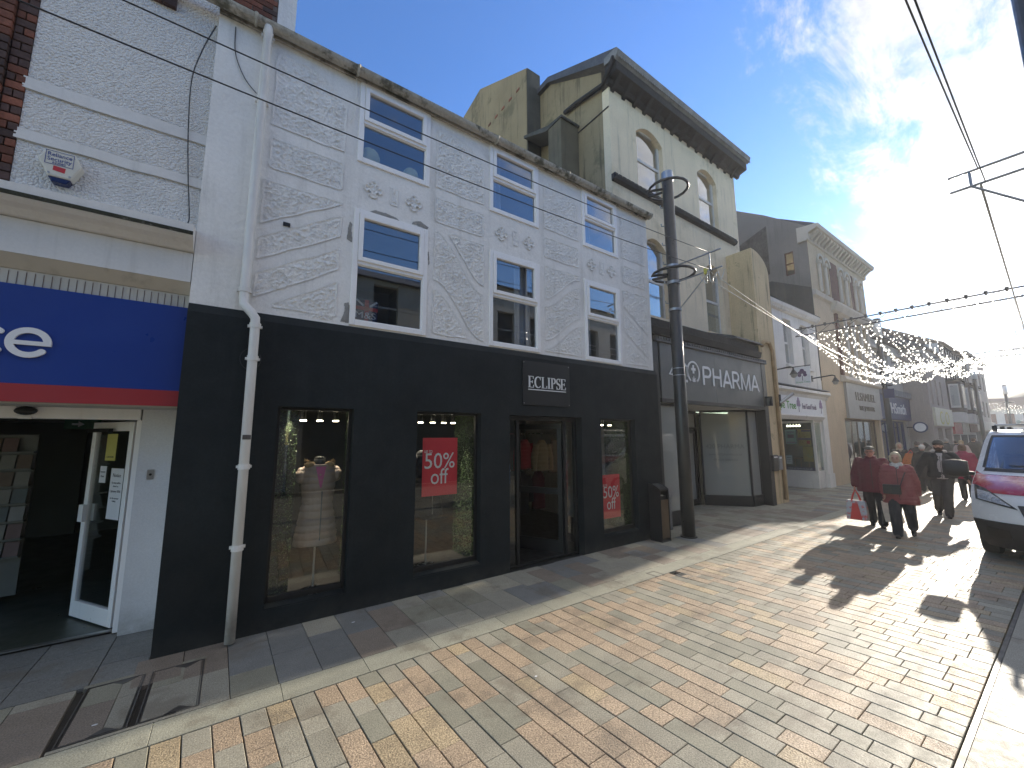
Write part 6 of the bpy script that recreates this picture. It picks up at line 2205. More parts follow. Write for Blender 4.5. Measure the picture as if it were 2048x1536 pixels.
cable([(P1[0], 3.72, 5.38), (-9.0, 3.72, 5.46)], 0.006, 'upper of two dark cables crossing in front of the white wall', sag=0.30)
cable([(P1[0], 3.72, 5.03), (-9.0, 3.72, 5.12)], 0.006, 'lower of two dark cables crossing in front of the white wall', sag=0.30)
cable([(7.45, 0.40, 5.22), (-7, 0.42, 5.42)], 0.006, 'left of two cables rising across the sky at the top right', sag=0.22)
cable([(7.45, 0.36, 5.02), (-7, 0.34, 5.40)], 0.006, 'right of two cables rising across the sky at the top right', sag=0.14)
MT['rope_light'] = mat('rope_light', (0.55, 0.53, 0.48), 0.35, 0.1, 6)
cable([(P1[0], 3.9, 5.0), (26.9, 5.5, 5.1)], 0.008, 'white rope light running from the near pole to the lantern pole', 'rope_light', sag=0.25)
cable([(P1[0], 3.72, 4.98), (26.9, 5.5, 4.5)], 0.007, 'thin cable below the white rope light', 'rope_light', sag=0.2)
cable([(7.45, 0.40, 5.0), (46, 1.2, 3.6)], 0.012, 'right-hand strand of festoon cable along the far street', 'rope_light', sag=0.2)
# loose coil of rope light on the bracket
pts = []
for k in range(46):
    a = k * 0.42
    pts.append((P1[0] + 0.02 * math.sin(a * 3), 3.95 - 0.012 * k * 0.9, 4.98 - 0.16 * abs(math.sin(a * 0.5)) - 0.05 * math.sin(a * 1.7)))
one(B().tube(pts, 0.010, 6), 'rope_light_coil', MT['rope_light'], 'loose white coil of rope light hung on the pole bracket', 'rope light', smooth=True)
MT['plug_yellow'] = mat('plug_yellow', (0.55, 0.50, 0.08), 0.5, 0.1, 4)
one(B().box(P1[0] - 0.03, P1[0] + 0.03, 3.80, 3.86, 4.99, 5.10), 'cable_connector', MT['plug_yellow'], 'yellow cable connector on the pole bracket', 'connector', bevel=0.006)

# ------------------------------------------------------------------ Christmas light frames across the street
MT['frame_steel'] = mat('frame_steel', (0.16, 0.15, 0.14), 0.45, 0.1, 5, metal=0.6)
MT['bulb'] = emit('bulb', (1.0, 0.95, 0.84), 2.4)
rl = random.Random(21)


def truss(x, y0, y1, z, label, studs=True):
    t = thing('light_truss', label, 'truss', (x, (y0 + y1) / 2, z), 'light trusses across the street')
    for dz in (0.0, -0.24):
        B().tube([(x, y0, z + dz), (x, y1, z + dz)], 0.022, 6).build('chord', MT['frame_steel'], t)
    n = int(abs(y1 - y0) / 0.34)
    for k in range(n):
        a = y0 + (y1 - y0) * k / n
        c = y0 + (y1 - y0) * (k + 1) / n
        B().tube([(x, a, z if k % 2 else z - 0.24), (x, c, z - 0.24 if k % 2 else z)], 0.008, 5).build('brace', MT['frame_steel'], t)
        if studs:
            B().tube([(x, (a + c) / 2, z - 0.05), (x, (a + c) / 2, z + 0.06)], [0.02, 0.045], 5).build('lamp_socket', MT['frame_steel'], t)
    return t


T1X, T2X, TZ = 15.7, 26.6, 5.52
truss(T1X, 5.35, -4.6, TZ, 'near lattice truss across the street that carries the bulb curtain')
truss(T2X, 5.1, -4.6, 5.45, 'second lattice truss across the street beyond the bulb curtain', False)


def strand(parent, path, step, r, wire=0.004):
    pts = [Vector(p) for p in path]
    B().tube(pts, wire, 4).build('strand', MT['frame_steel'], parent)
    b = B()
    acc = 0.0
    for i in range(len(pts) - 1):
        a, c = pts[i], pts[i + 1]
        L = (c - a).length
        while acc < L:
            p = a.lerp(c, acc / L) + Vector((rl.uniform(-1, 1), rl.uniform(-1, 1), rl.uniform(-1, 1))) * 0.05
            q = r * rl.uniform(0.7, 1.25)
            b.add([p + Vector((q, 0, 0)), p + Vector((-q, 0, 0)), p + Vector((0, q, 0)), p + Vector((0, -q, 0)), p + Vector((0, 0, q * 1.4)), p + Vector((0, 0, -q * 1.4))],
                  [(0, 2, 4), (2, 1, 4), (1, 3, 4), (3, 0, 4), (2, 0, 5), (1, 2, 5), (3, 1, 5), (0, 3, 5)])
            acc += step
        acc -= L
    o = tag(b.build('bulbs', MT['bulb'], parent, fix=False), kind='stuff')


cur = thing('light_curtain', 'curtain of small white bulbs draped from the near truss along the street', 'fairy lights', (T1X, 3, 4))
for k in range(34):
    y = 4.95 - k * 0.135
    sag = 1.0 + 0.26 * math.sin(k * 1.7) + rl.uniform(-0.12, 0.12)
    y2 = y + rl.uniform(-0.10, 0.10)
    path = []
    for i in range(33):
        t = i / 32
        path.append((T1X + (T2X - T1X) * (t ** 1.02), y + (y2 - y) * t + 0.02 * math.sin(t * 9 + k), TZ - 0.25 - sag * 4 * t * (1 - t) + 0.02 * math.sin(t * 40 + k)))
    strand(cur, path, 0.165, 0.0165)
for k in range(9):
    y = 0.85 - k * 0.5
    y2 = y + rl.uniform(-0.25, 0.25)
    L = rl.uniform(1.0, 1.35)
    path = [(T1X + 2.2 * (i / 14), y + (y2 - y) * i / 14, TZ - 0.25 - L * (i / 14) ** 0.9) for i in range(15)]
    strand(cur, path, 0.16, 0.010)
net = thing('light_net', 'far net of warm bulbs hanging over the end of the street', 'fairy lights', (52, 0, 4))
for k in range(9):
    z = 4.0 - k * 0.09 if k < 12 else 4.3
    x = 50 + k * 0.4
    path = [(x, 4.2 - 8.5 * i / 24, 4.4 - 0.07 * k - 0.5 * math.sin(math.pi * i / 24) + 0.06 * math.sin(i * 1.3 + k)) for i in range(25)]
    strand(net, path, 0.2, 0.018)
# ------------------------------------------------------------------ van
MT['van_white'] = mat('van_white', (0.80, 0.775, 0.74), 0.25, 0.02, 2, coat=0.6, low=((0.30, 0.27, 0.22), 0.7, 0.4))
MT['van_red'] = mat('van_red', (0.42, 0.012, 0.03), 0.25, 0.03, 2, coat=0.7)
MT['van_black'] = mat('van_black', (0.022, 0.022, 0.024), 0.55, 0.1, 5)
MT['lamp_silver'] = mat('lamp_silver', (0.75, 0.75, 0.76), 0.3, 0.3, 40, metal=0.35)
MT['tyre'] = mat('tyre', (0.016, 0.016, 0.017), 0.85, 0.15, 8)
MT['screen'] = glass('screen', (0.45, 0.47, 0.55), refl=4.5)
MT['lamp_clear'] = glass('lamp_clear', (0.9, 0.92, 0.95), refl=2.0)
van = thing('delivery_van', 'white delivery van with a red bonnet parked at the right edge', 'van', (12.3, 0.20, 0))
VX, VY = 9.38, 0.19
# front profile from the bumper foot up over bonnet, screen and roof: t -> (x, z, half width, corner sweep)
VP = [(0.00, 0.16, 0.20, 0.86, 0.30), (0.06, 0.06, 0.34, 0.93, 0.34), (0.14, 0.0, 0.55, 0.965, 0.36), (0.22, 0.03, 0.70, 0.975, 0.36), (0.32, 0.10, 0.90, 0.98, 0.38),
      (0.40, 0.24, 1.04, 0.98, 0.42), (0.46, 0.45, 1.14, 0.975, 0.40), (0.55, 0.78, 1.235, 0.965, 0.34), (0.60, 0.90, 1.29, 0.96, 0.30), (0.80, 1.42, 1.72, 0.88, 0.30),
      (0.88, 1.66, 1.90, 0.83, 0.28), (0.94, 1.90, 1.965, 0.80, 0.2), (1.0, 2.3, 1.985, 0.79, 0.0)]


def vprof(t):
    t = max(0, min(1, t))
    for i in range(len(VP) - 1):
        a, c = VP[i], VP[i + 1]
        if t <= c[0]:
            u = (t - a[0]) / (c[0] - a[0])
            # Catmull-Rom through neighbours
            p0 = VP[max(i - 1, 0)]
            p3 = VP[min(i + 2, len(VP) - 1)]
            return [0.5 * (2 * a[k] + (-p0[k] + c[k]) * u + (2 * p0[k] - 5 * a[k] + 4 * c[k] - p3[k]) * u * u + (-p0[k] + 3 * a[k] - 3 * c[k] + p3[k]) * u ** 3) for k in range(1, 5)]
    return list(VP[-1][1:])


def vfront(s, t, off=0.0):
    """point of the nose skin, s in -1..1 across (+1 = the side by the pedestrians)"""
    x, z, w, sw = vprof(t)
    q = abs(s)
    xx = x + sw * (q ** 3.2)
    # rounded corner: side narrows a touch at the front
    return Vector((VX + xx - off * 0.8, VY + w * s + (off * 0.5 * s), z + off * (0.5 if t > 0.4 else 0.1)))


def vpatch(c, nu, nv, off, name, m, parent, edge=0.012, smooth=True):
    """c: four corners (s,t) counter-clockwise; bilinear patch laid off the skin, with a turned-in rim"""
    def f(u, v):
        s = (c[0][0] * (1 - u) + c[1][0] * u) * (1 - v) + (c[3][0] * (1 - u) + c[2][0] * u) * v
        t = (c[0][1] * (1 - u) + c[1][1] * u) * (1 - v) + (c[3][1] * (1 - u) + c[2][1] * u) * v
        return vfront(s, t, off)
    b = B()
    b.grid(f, nu, nv)
    rim = [f(i / nu, 0) for i in range(nu + 1)] + [f(1, j / nv) for j in range(1, nv + 1)] + [f(1 - i / nu, 1) for i in range(1, nu + 1)] + [f(0, 1 - j / nv) for j in range(1, nv)]
    ctr = Vector((VX + 2.0, VY, 1.0))
    inn = [p + (ctr - p).normalized() * edge for p in rim]
    n = len(rim)
    b.add(rim + inn, [(i, (i + 1) % n, n + (i + 1) % n, n + i) for i in range(n)])
    return b.build(name, m, parent, smooth=smooth, fix=False)


# body shell: nose skin in white plus the box behind
b = B()
b.grid(lambda u, v: vfront(-1 + 2 * u, 0.13 + 0.50 * v), 40, 30)
b.grid(lambda u, v: vfront(-1 + 2 * u, 0.86 + 0.14 * v), 40, 12)
for sgn_ in (-1, 1):
    # windscreen pillars
    b.grid(lambda u, v, g=sgn_: vfront(g * (0.90 + 0.10 * u), 0.63 + 0.23 * v), 5, 12)
    # sides
    def side(u, v, g=sgn_):
        t = 0.02 + 0.98 * v
        x, z, w, sw = vprof(t)
        x0 = VX + x + sw
        x1 = VX + 4.95
        return (x0 + (x1 - x0) * u, VY + g * w * (1 - 0.03 * u), z)
    b.grid(side, 24, 24)
b.grid(lambda u, v: (VX + 2.3 + 2.65 * v, VY + (0.79 - 0.0237 * v) * (-1 + 2 * u), 1.985), 8, 4)
b.add([(VX + 4.95, VY - 0.94, 0.3), (VX + 4.95, VY + 0.94, 0.3), (VX + 4.95, VY + 0.766, 1.985), (VX + 4.95, VY - 0.766, 1.985)], [(0, 1, 2, 3)])
body = b.build('body', MT['van_white'], van, smooth=True, fix=False)
vpatch([(-0.80, 0.375), (0.80, 0.375), (0.86, 0.57), (-0.86, 0.57)], 36, 14, 0.012, 'bonnet', MT['van_red'], van)
for g in (-1, 1):
    vpatch([(g * 0.80, 0.40), (g * 0.985, 0.43), (g * 0.985, 0.60), (g * 0.86, 0.57)], 8, 10, 0.010, 'red_wing', MT['van_red'], van)
# bumper, grille, headlights
vpatch([(-0.99, 0.0), (0.99, 0.0), (0.99, 0.165), (-0.99, 0.165)], 44, 8, 0.014, 'bumper', MT['van_black'], van)
vpatch([(-0.42, 0.17), (0.42, 0.17), (0.50, 0.30), (-0.50, 0.30)], 20, 8, 0.010, 'grille', MT['van_black'], van)
vpatch([(-0.36, 0.315), (0.36, 0.315), (0.40, 0.365), (-0.40, 0.365)], 20, 4, 0.012, 'upper_grille', MT['van_black'], van)
for z in (0.20, 0.235, 0.27):
    vpatch([(-0.42, z), (0.42, z), (0.43, z + 0.012), (-0.43, z + 0.012)], 20, 2, 0.02, 'grille_bar', MT['chrome'], van)
for g in (-1, 1):
    hl = vpatch([(g * 0.50, 0.27), (g * 0.93, 0.315), (g * 0.955, 0.43), (g * 0.80, 0.40)], 12, 8, 0.016, 'headlight', MT['van_black'], van)
    vpatch([(g * 0.56, 0.288), (g * 0.90, 0.322), (g * 0.915, 0.395), (g * 0.78, 0.380)], 10, 6, 0.021, 'lamp_reflector', MT['lamp_silver'], hl)
    for (s_, t_) in ((0.70, 0.325), (0.82, 0.345)):
        p = vfront(g * s_, t_, 0.02)
        B().ell(p, (0.05, 0.055, 0.05), 12, 8).build('lamp_bulb', MT['lamp_clear'], hl, smooth=True)
    vpatch([(g * 0.55, 0.285), (g * 0.92, 0.32), (g * 0.935, 0.41), (g * 0.79, 0.388)], 10, 6, 0.032, 'lamp_cover', MT['lamp_clear'], hl)
    vpatch([(g * 0.62, 0.07), (g * 0.86, 0.075), (g * 0.86, 0.125), (g * 0.62, 0.115)], 8, 4, 0.024, 'fog_lamp_recess', MT['black'], van)
# windscreen and cab
ws = vpatch([(-0.885, 0.635), (0.885, 0.635), (0.895, 0.852), (-0.895, 0.852)], 30, 14, 0.0, 'windscreen', MT['screen'], van)
vpatch([(-0.90, 0.60), (0.90, 0.60), (0.885, 0.634), (-0.885, 0.634)], 30, 3, 0.006, 'scuttle', MT['van_black'], van)
for g in (-1, 1):
    vpatch([(g * 0.885, 0.635), (g * 0.925, 0.635), (g * 0.93, 0.855), (g * 0.893, 0.852)], 3, 12, 0.004, 'screen_edge', MT['van_black'], van)
vpatch([(-0.93, 0.852), (0.93, 0.852), (0.93, 0.872), (-0.93, 0.872)], 30, 2, 0.004, 'screen_edge', MT['van_black'], van)
B().tube([vfront(s, 0.645 + 0.02 * s, 0.02) for s in (-0.3, 0.0, 0.3, 0.6)], 0.009, 6).build('wiper', MT['van_black'], van)
b = B()
b.box(VX + 1.35, VX + 1.42, VY - 0.85, VY + 0.85, 0.95, 1.22)
b.build('dashboard', MT['van_black'], van)
for y in (-0.45, 0.45):
    B().box(VX + 2.0, VX + 2.2, VY + y - 0.25, VY + y + 0.25, 0.7, 1.55).build('seat', MT['van_black'], van, bevel=0.04)
B().box(VX + 2.45, VX + 2.48, VY - 0.80, VY + 0.80, 0.4, 1.9).build('bulkhead', MT['blind_grey'], van)
# side windows, mirrors, wheels, rack
for g in (-1, 1):
    b = B()
    yy = VY + g * 0.955
    b.prism([(VX + 1.42, yy, 1.28), (VX + 2.42, yy, 1.28), (VX + 2.42, VY + g * 0.865, 1.80), (VX + 1.80, VY + g * 0.865, 1.80)], (0, g * 0.012, 0))
    b.build('side_window', MT['screen'], van)
    m = B()
    m.tube([(VX + 1.30, VY + g * 0.95, 1.22), (VX + 1.28, VY + g * 1.12, 1.24)], 0.035, 8)
    arm = m.build('mirror_arm', MT['van_black'], van, smooth=True)
    m = B()
    rg = []
    for k in range(9):
        u = k / 8
        y = VY + g * (1.05 + 0.31 * u)
        s = 0.75 + 0.25 * math.sin(math.pi * (0.12 + 0.76 * u))
        rg.append([(VX + 1.27 + 0.075 * s * math.cos(a), y, 1.31 + 0.155 * s * math.sin(a)) for a in [2 * math.pi * j / 14 for j in range(14)]])
    m.rings(rg)
    mi = m.build('wing_mirror', MT['van_black'], van, smooth=True)
    B().box(VX + 1.335, VX + 1.352, VY + g * 1.085 if g > 0 else VY - 1.31, VY + g * 1.31 if g > 0 else VY - 1.085, 1.21, 1.41).build('mirror_glass', MT['chrome'], mi)
    for wx in (VX + 0.93, VX + 3.85):
        w = B()
        y0, y1 = VY + g * 0.76, VY + g * 0.965
        w.tube([(wx, y0, 0.34), (wx, y0 + g * 0.02, 0.34), (wx, y1 - g * 0.02, 0.34), (wx, y1, 0.34)], [0.31, 0.34, 0.34, 0.31], 28)
        wh_ = w.build('wheel', MT['tyre'], van, smooth=False)
        B().tube([(wx, y1 - g * 0.01, 0.34), (wx, y1 + g * 0.006, 0.34)], 0.20, 20).build('rim', MT['steel'], wh_)
b = B()
b.box(VX + 0.7, VX + 4.8, VY - 0.72, VY + 0.72, 0.22, 0.45)
b.build('underside', MT['van_black'], van)
for x in (VX + 2.0, VX + 3.2, VX + 4.5):
    B().tube([(x, VY - 0.74, 2.07), (x, VY + 0.74, 2.07)], 0.018, 8).build('rack_bar', MT['steel'], van)
    for g in (-1, 1):
        B().box(x - 0.03, x + 0.03, VY + g * 0.74 - 0.03, VY + g * 0.74 + 0.03, 1.96, 2.06).build('rack_foot', MT['van_black'], van)
for y in (-0.5, 0.45):
    B().tube([(VX + 1.9, VY + y, 2.12), (VX + 4.8, VY + y, 2.12)], 0.03, 10).build('pipe_carrier', MT['steel'], van)
# ------------------------------------------------------------------ people
def fused(b, voxel, smooth_it=6, fac=0.5):
    """one continuous surface over overlapping shapes"""
    me = b.mesh('tmp', [])
    o = bpy.data.objects.new('tmp', me)
    COL.objects.link(o)
    r = o.modifiers.new('r', 'REMESH')
    r.mode = 'VOXEL'
    r.voxel_size = voxel
    s = o.modifiers.new('s', 'SMOOTH')
    s.factor = fac
    s.iterations = smooth_it
    dg = bpy.context.evaluated_depsgraph_get()
    ev = bpy.data.meshes.new_from_object(o.evaluated_get(dg))
    bpy.data.objects.remove(o)
    bpy.data.meshes.remove(me)
    return ev


def place(ev, name, m, parent, M, disp=None):
    """link an evaluated mesh under its person; M maps person space to world"""
    if disp:
        ns = [v.normal.copy() for v in ev.vertices]
        for v, n in zip(ev.vertices, ns):
            v.co += n * disp(v.co)
    off = WPOS[parent.name]
    ev.transform(Matrix.Translation(-off) @ M)
    ev.materials.clear()
    ev.materials.append(m)
    ev.name = name
    ev.polygons.foreach_set('use_smooth', [True] * len(ev.polygons))
    ev.update()
    return link(name, ev, parent, off)


def limb(b, pts, rs, n=10):
    b.tube(pts, rs, n)
    for p, r in zip(pts, rs):
        b.ell(p, r * 1.0, n, 6)


def oval(z, cx, cy, rx, ry, n=18, p=2.4):
    out = []
    for k in range(n):
        a = 2 * math.pi * k / n
        c, s = math.cos(a), math.sin(a)
        out.append((cx + rx * math.copysign(abs(c) ** (2 / p), c), cy + ry * math.copysign(abs(s) ** (2 / p), s), z))
    return out


SKIN = mat('skin', (0.50, 0.29, 0.21), 0.55, 0.06, 20)
SKIN_OLD = mat('skin_old', (0.52, 0.27, 0.20), 0.55, 0.08, 20)
EYE = mat('eye_dark', (0.03, 0.025, 0.02), 0.3, 0.05, 20)
def cloth(name, c, **k):
    return mat(name, c, 0.85, 0.12, 9, fine=0.08, fs=60, bump=0.004, bs=26, **k)


def hand(b, w, d, side, curl=0.7):
    """palm and five bent fingers hanging from wrist w along direction d"""
    w = Vector(w)
    d = Vector(d).normalized()
    fwd = Vector((1, 0, 0))
    lat = d.cross(fwd).normalized()
    fw = lat.cross(d).normalized()
    b.ell(w + d * 0.045, (0.040, 0.020, 0.050), 10, 8, Matrix((fw, lat, d)).transposed())
    for k, (o, L) in enumerate(((0.030, 0.070), (0.010, 0.080), (-0.010, 0.075), (-0.030, 0.060))):
        p0 = w + d * 0.075 + fw * o
        p1 = p0 + d * L * 0.45 + lat * (-side) * 0.008
        p2 = p1 + (d * math.cos(curl) + lat * (-side) * math.sin(curl)) * L * 0.35
        p3 = p2 + (d * math.cos(curl * 2) + lat * (-side) * math.sin(curl * 2)) * L * 0.3
        b.tube([p0, p1, p2, p3], [0.0095, 0.009, 0.0085, 0.007], 7)
    t0 = w + d * 0.025 + fw * 0.032
    t1 = t0 + (d * 0.6 + fw * 0.7) * 0.04
    b.tube([t0, t1, t1 + (d * 0.9 + fw * 0.15 - lat * side * 0.3) * 0.035], [0.012, 0.010, 0.008], 7)


def person(label, pos, yaw, H, spec):
    """pose space: +x ahead, +y the person's left, z up; yaw turns it in the street"""
    S = H / 1.70
    M = Matrix.Translation(pos) @ Matrix.Rotation(R_(yaw), 4, 'Z') @ Matrix.Scale(S, 4)
    t = thing('person', label, 'person', pos, spec.get('group', 'people walking in the street'))
    vox = spec.get('vox', 0.011)
    lean = spec.get('lean', 0.03)
    sh_z, hip_z = 1.385, 0.90
    sw = spec.get('shoulder', 0.185)
    girth = spec.get('girth', 1.0)
    hx = lean * 2.2 + spec.get('head_fwd', 0.03)
    hc = Vector((hx, spec.get('head_y', 0.0), 1.585))
    # limbs
    arms = {}
    for g, nm in ((1, 'L'), (-1, 'R')):
        e, w = spec.get('arm' + nm, ((0.0, 0.07, -0.29), (0.06, 0.03, -0.25)))
        s0 = Vector((lean * 1.6, g * sw, sh_z - 0.02))
        e0 = s0 + Vector((e[0], g * e[1], e[2]))
        w0 = e0 + Vector((w[0], g * w[1], w[2]))
        arms[g] = (s0, e0, w0)
    legs = {}
    for g, nm in ((1, 'L'), (-1, 'R')):
        k, a = spec.get('leg' + nm, ((0.03, 0.0), (0.0, 0.0)))
        h0 = Vector((0, g * 0.085, hip_z))
        k0 = Vector((k[0], g * (0.095 + k[1]), 0.48 + spec.get('kz' + nm, 0)))
        a0 = Vector((a[0], g * (0.09 + a[1]), 0.085 + spec.get('az' + nm, 0)))
        legs[g] = (h0, k0, a0)
    b = B()
    # head with brow, nose, chin, ears
    b.ell(hc, (0.092, 0.074, 0.112), 18, 14)
    b.ell(hc + Vector((0.022, 0, -0.052)), (0.068, 0.058, 0.066), 14, 10)
    b.ell(hc + Vector((0.098, 0, -0.018)), (0.016, 0.013, 0.022), 8, 6)
    b.ell(hc + Vector((0.085, 0, 0.016)), (0.012, 0.045, 0.008), 8, 6)
    b.ell(hc + Vector((0.088, 0, -0.056)), (0.008, 0.024, 0.007), 8, 6)
    for g in (1, -1):
        b.ell(hc + Vector((-0.008, g * 0.076, -0.008)), (0.018, 0.009, 0.030), 8, 6)
    limb(b, [hc + Vector((-0.02, 0, -0.06)), (lean * 1.7, 0, sh_z + 0.01)], [0.055, 0.062])
    b.rings([oval(z, lean * (z - 0.9) * 3.2, 0, rx, ry) for z, rx, ry in ((0.86, 0.10, 0.145), (0.95, 0.105, 0.155), (1.05, 0.10, 0.145), (1.20, 0.11, 0.155), (1.32, 0.105, 0.165), (1.40, 0.07, 0.12))])
    for g in (1, -1):
        s0, e0, w0 = arms[g]
        limb(b, [s0, e0, w0], [0.052, 0.042, 0.029])
        hand(b, w0, (w0 - e0) * 0.6 + Vector((0, 0, -0.2)), g, spec.get('curl', 0.7))
        h0, k0, a0 = legs[g]
        limb(b, [h0, k0, a0], [0.085, 0.058, 0.040])
    place(fused(b, spec.get('bvox', 0.0075), 3, 0.4), 'body', spec.get('skin', SKIN), t, M)
    for g in (1, -1):
        B().ell(hc + Vector((0.083, g * 0.032, 0.004)), (0.008, 0.014, 0.007), 8, 6).xf(M).build('eye', EYE, t, smooth=True)
    # trousers
    b = B()
    b.rings([oval(z, 0, 0, rx * girth ** 0.5, ry * girth ** 0.5) for z, rx, ry in ((0.80, 0.10, 0.165), (0.88, 0.12, 0.175), (0.97, 0.115, 0.165), (1.02, 0.11, 0.158))])
    tw = spec.get('tw', 1.0)
    for g in (1, -1):
        h0, k0, a0 = legs[g]
        limb(b, [h0 - Vector((0, 0, 0.02)), k0, a0 + Vector((0, 0, 0.0))], [0.108 * tw, 0.090 * tw, 0.078 * tw])
        b.ell(a0 + Vector((0.01, 0, -0.035)), (0.082 * tw, 0.07 * tw, 0.035), 10, 6)
    place(fused(b, vox, 4), 'trousers', spec['trousers'], t, M, lambda c: 0.006 * noise.noise((c.x * 9, c.y * 9, c.z * 16)))
    # shoes
    for g in (1, -1):
        h0, k0, a0 = legs[g]
        pit = spec.get('pitch' + ('L' if g > 0 else 'R'), 0.0)
        Mr = Matrix.Translation(a0) @ Matrix.Rotation(R_(pit), 4, 'Y')
        b = B()
        b.ell((0.075, 0, -0.055), (0.125, 0.046, 0.032), 14, 8)
        b.ell((-0.02, 0, -0.04), (0.06, 0.044, 0.05), 12, 8)
        b.box(-0.075, 0.17, -0.036, 0.036, -0.085, -0.062)
        ev = fused(b, 0.009, 3)
        place(ev, 'shoe', spec.get('shoes', MT['black']), t, M @ Mr)
    # coat
    hem = spec.get('hem', 0.80)
    b = B()
    prof = []
    for z, rx, ry in ((hem, 0.165, 0.235), (hem + 0.12, 0.16, 0.228), (1.0, 0.155, 0.215), (1.12, 0.15, 0.21), (1.25, 0.15, 0.215), (1.34, 0.135, 0.205), (1.40, 0.105, 0.15), (1.44, 0.075, 0.085), (1.475, 0.07, 0.078)):
        if z > hem + 0.02 or z == hem:
            prof.append(oval(z, lean * (z - 0.9) * 3.0 + 0.004, 0, rx * girth, ry * girth))
    b.rings(prof)
    for g in (1, -1):
        s0, e0, w0 = arms[g]
        q = spec.get('sleeve', 1.0)
        limb(b, [s0 - Vector((0, g * 0.02, 0)), e0, w0 + (e0 - w0).normalized() * 0.02], [0.092 * q, 0.080 * q, 0.060 * q])
    if spec.get('collar', True):
        b.rings([oval(z, lean * 1.7, 0, r1, r2) for z, r1, r2 in ((1.40, 0.09, 0.11), (1.46, 0.088, 0.098), (1.50, 0.085, 0.092))])
    quilt = spec.get('quilt', 0)
    def dsp(c):
        d = 0.007 * noise.noise((c.x * 8, c.y * 8, c.z * 9)) + 0.004 * noise.noise((c.x * 22, c.y * 22, c.z * 30))
        if quilt:
            d += 0.011 * (abs(math.sin(c.z * math.pi / quilt)) ** 0.6 - 0.6)
        return d
    coat = place(fused(b, vox, 4), 'coat', spec['coat'], t, M, dsp)
    if spec.get('zip'):
        z0 = hem + 0.03
        B().tube([(0.16 * girth + lean * (z - 0.9) * 3.0 + (0.0 if z < 1.3 else -0.03 * (z - 1.3) / 0.1), 0.0, z) for z in [z0 + (1.40 - z0) * k / 12 for k in range(13)]], 0.006, 5).xf(M).build('zip', spec['zip'], coat)
    # hair
    if 'hair' in spec:
        b = B()
        b.ell(hc + Vector((-0.018, 0, 0.030)), (0.098, 0.086, 0.100), 16, 12)
        if spec.get('hair_long'):
            b.ell(hc + Vector((-0.045, 0, -0.03)), (0.075, 0.092, 0.10), 14, 10)
            for g in (1, -1):
                b.ell(hc + Vector((0.015, g * 0.075, -0.01)), (0.045, 0.022, 0.075), 10, 8)
        # keep the face clear
        ev = fused(b, 0.010, 3)
        place(ev, 'hair', spec['hair'], t, M, lambda c: 0.007 * noise.noise((c.x * 40, c.y * 40, c.z * 18)) - (0.05 if (c - hc).x > 0.055 and (c - hc).z < 0.055 else 0))
    hat = spec.get('hat')
    if hat == 'flat':
        b = B()
        b.ell(hc + Vector((-0.012, 0, 0.075)), (0.112, 0.092, 0.045), 18, 10)
        b.ell(hc + Vector((0.075, 0, 0.058)), (0.062, 0.070, 0.014), 14, 8)
        place(fused(b, 0.009, 4), 'flat_cap', spec['hat_mat'], t, M)
    elif hat == 'beanie':
        b = B()
        b.ell(hc + Vector((-0.012, 0, 0.055)), (0.106, 0.090, 0.090), 18, 12)
        b.rings([oval(hc.z + z, hc.x - 0.010, hc.y, 0.104 + e, 0.088 + e) for z, e in ((0.028, 0.004), (0.04, 0.010), (0.075, 0.010), (0.085, 0.002))])
        place(fused(b, 0.009, 3), 'beanie', spec['hat_mat'], t, M)
    if 'beard' in spec:
        b = B()
        b.ell(hc + Vector((0.045, 0, -0.078)), (0.058, 0.062, 0.052), 14, 10)
        for g in (1, -1):
            b.ell(hc + Vector((0.015, g * 0.062, -0.045)), (0.035, 0.016, 0.05), 8, 6)
        b.ell(hc + Vector((0.088, 0, -0.042)), (0.014, 0.032, 0.010), 8, 6)
        place(fused(b, 0.009, 2), 'beard', spec['beard'], t, M, lambda c: 0.004 * noise.noise((c.x * 70, c.y * 70, c.z * 70)))
    if spec.get('glasses'):
        gl = B()
        for g in (1, -1):
            gl.tube([hc + Vector((0.098, g * 0.034 + 0.024 * math.cos(a), 0.004 + 0.018 * math.sin(a))) for a in [k * 0.5236 for k in range(12)]], 0.0025, 4, closed=True)
            gl.tube([hc + Vector((0.096, g * 0.058, 0.006)), hc + Vector((0.0, g * 0.080, 0.008))], 0.0025, 4)
        gl.tube([hc + Vector((0.10, -0.01, 0.006)), hc + Vector((0.10, 0.01, 0.006))], 0.0025, 4)
        gl.xf(M).build('glasses', MT['black'], t)
    if 'scarf' in spec:
        b = B()
        b.rings([oval(z, lean * 1.8 + 0.012, 0, r1, r2) for z, r1, r2 in ((1.40, 0.085, 0.095), (1.43, 0.098, 0.105), (1.475, 0.092, 0.096), (1.50, 0.076, 0.080))])
        b.ell((lean * 1.8 + 0.11, 0.01, 1.385), (0.03, 0.04, 0.06), 10, 8)
        place(fused(b, 0.010, 3), 'scarf', spec['scarf'], t, M, lambda c: 0.006 * noise.noise((c.x * 25, c.y * 25, c.z * 40)))
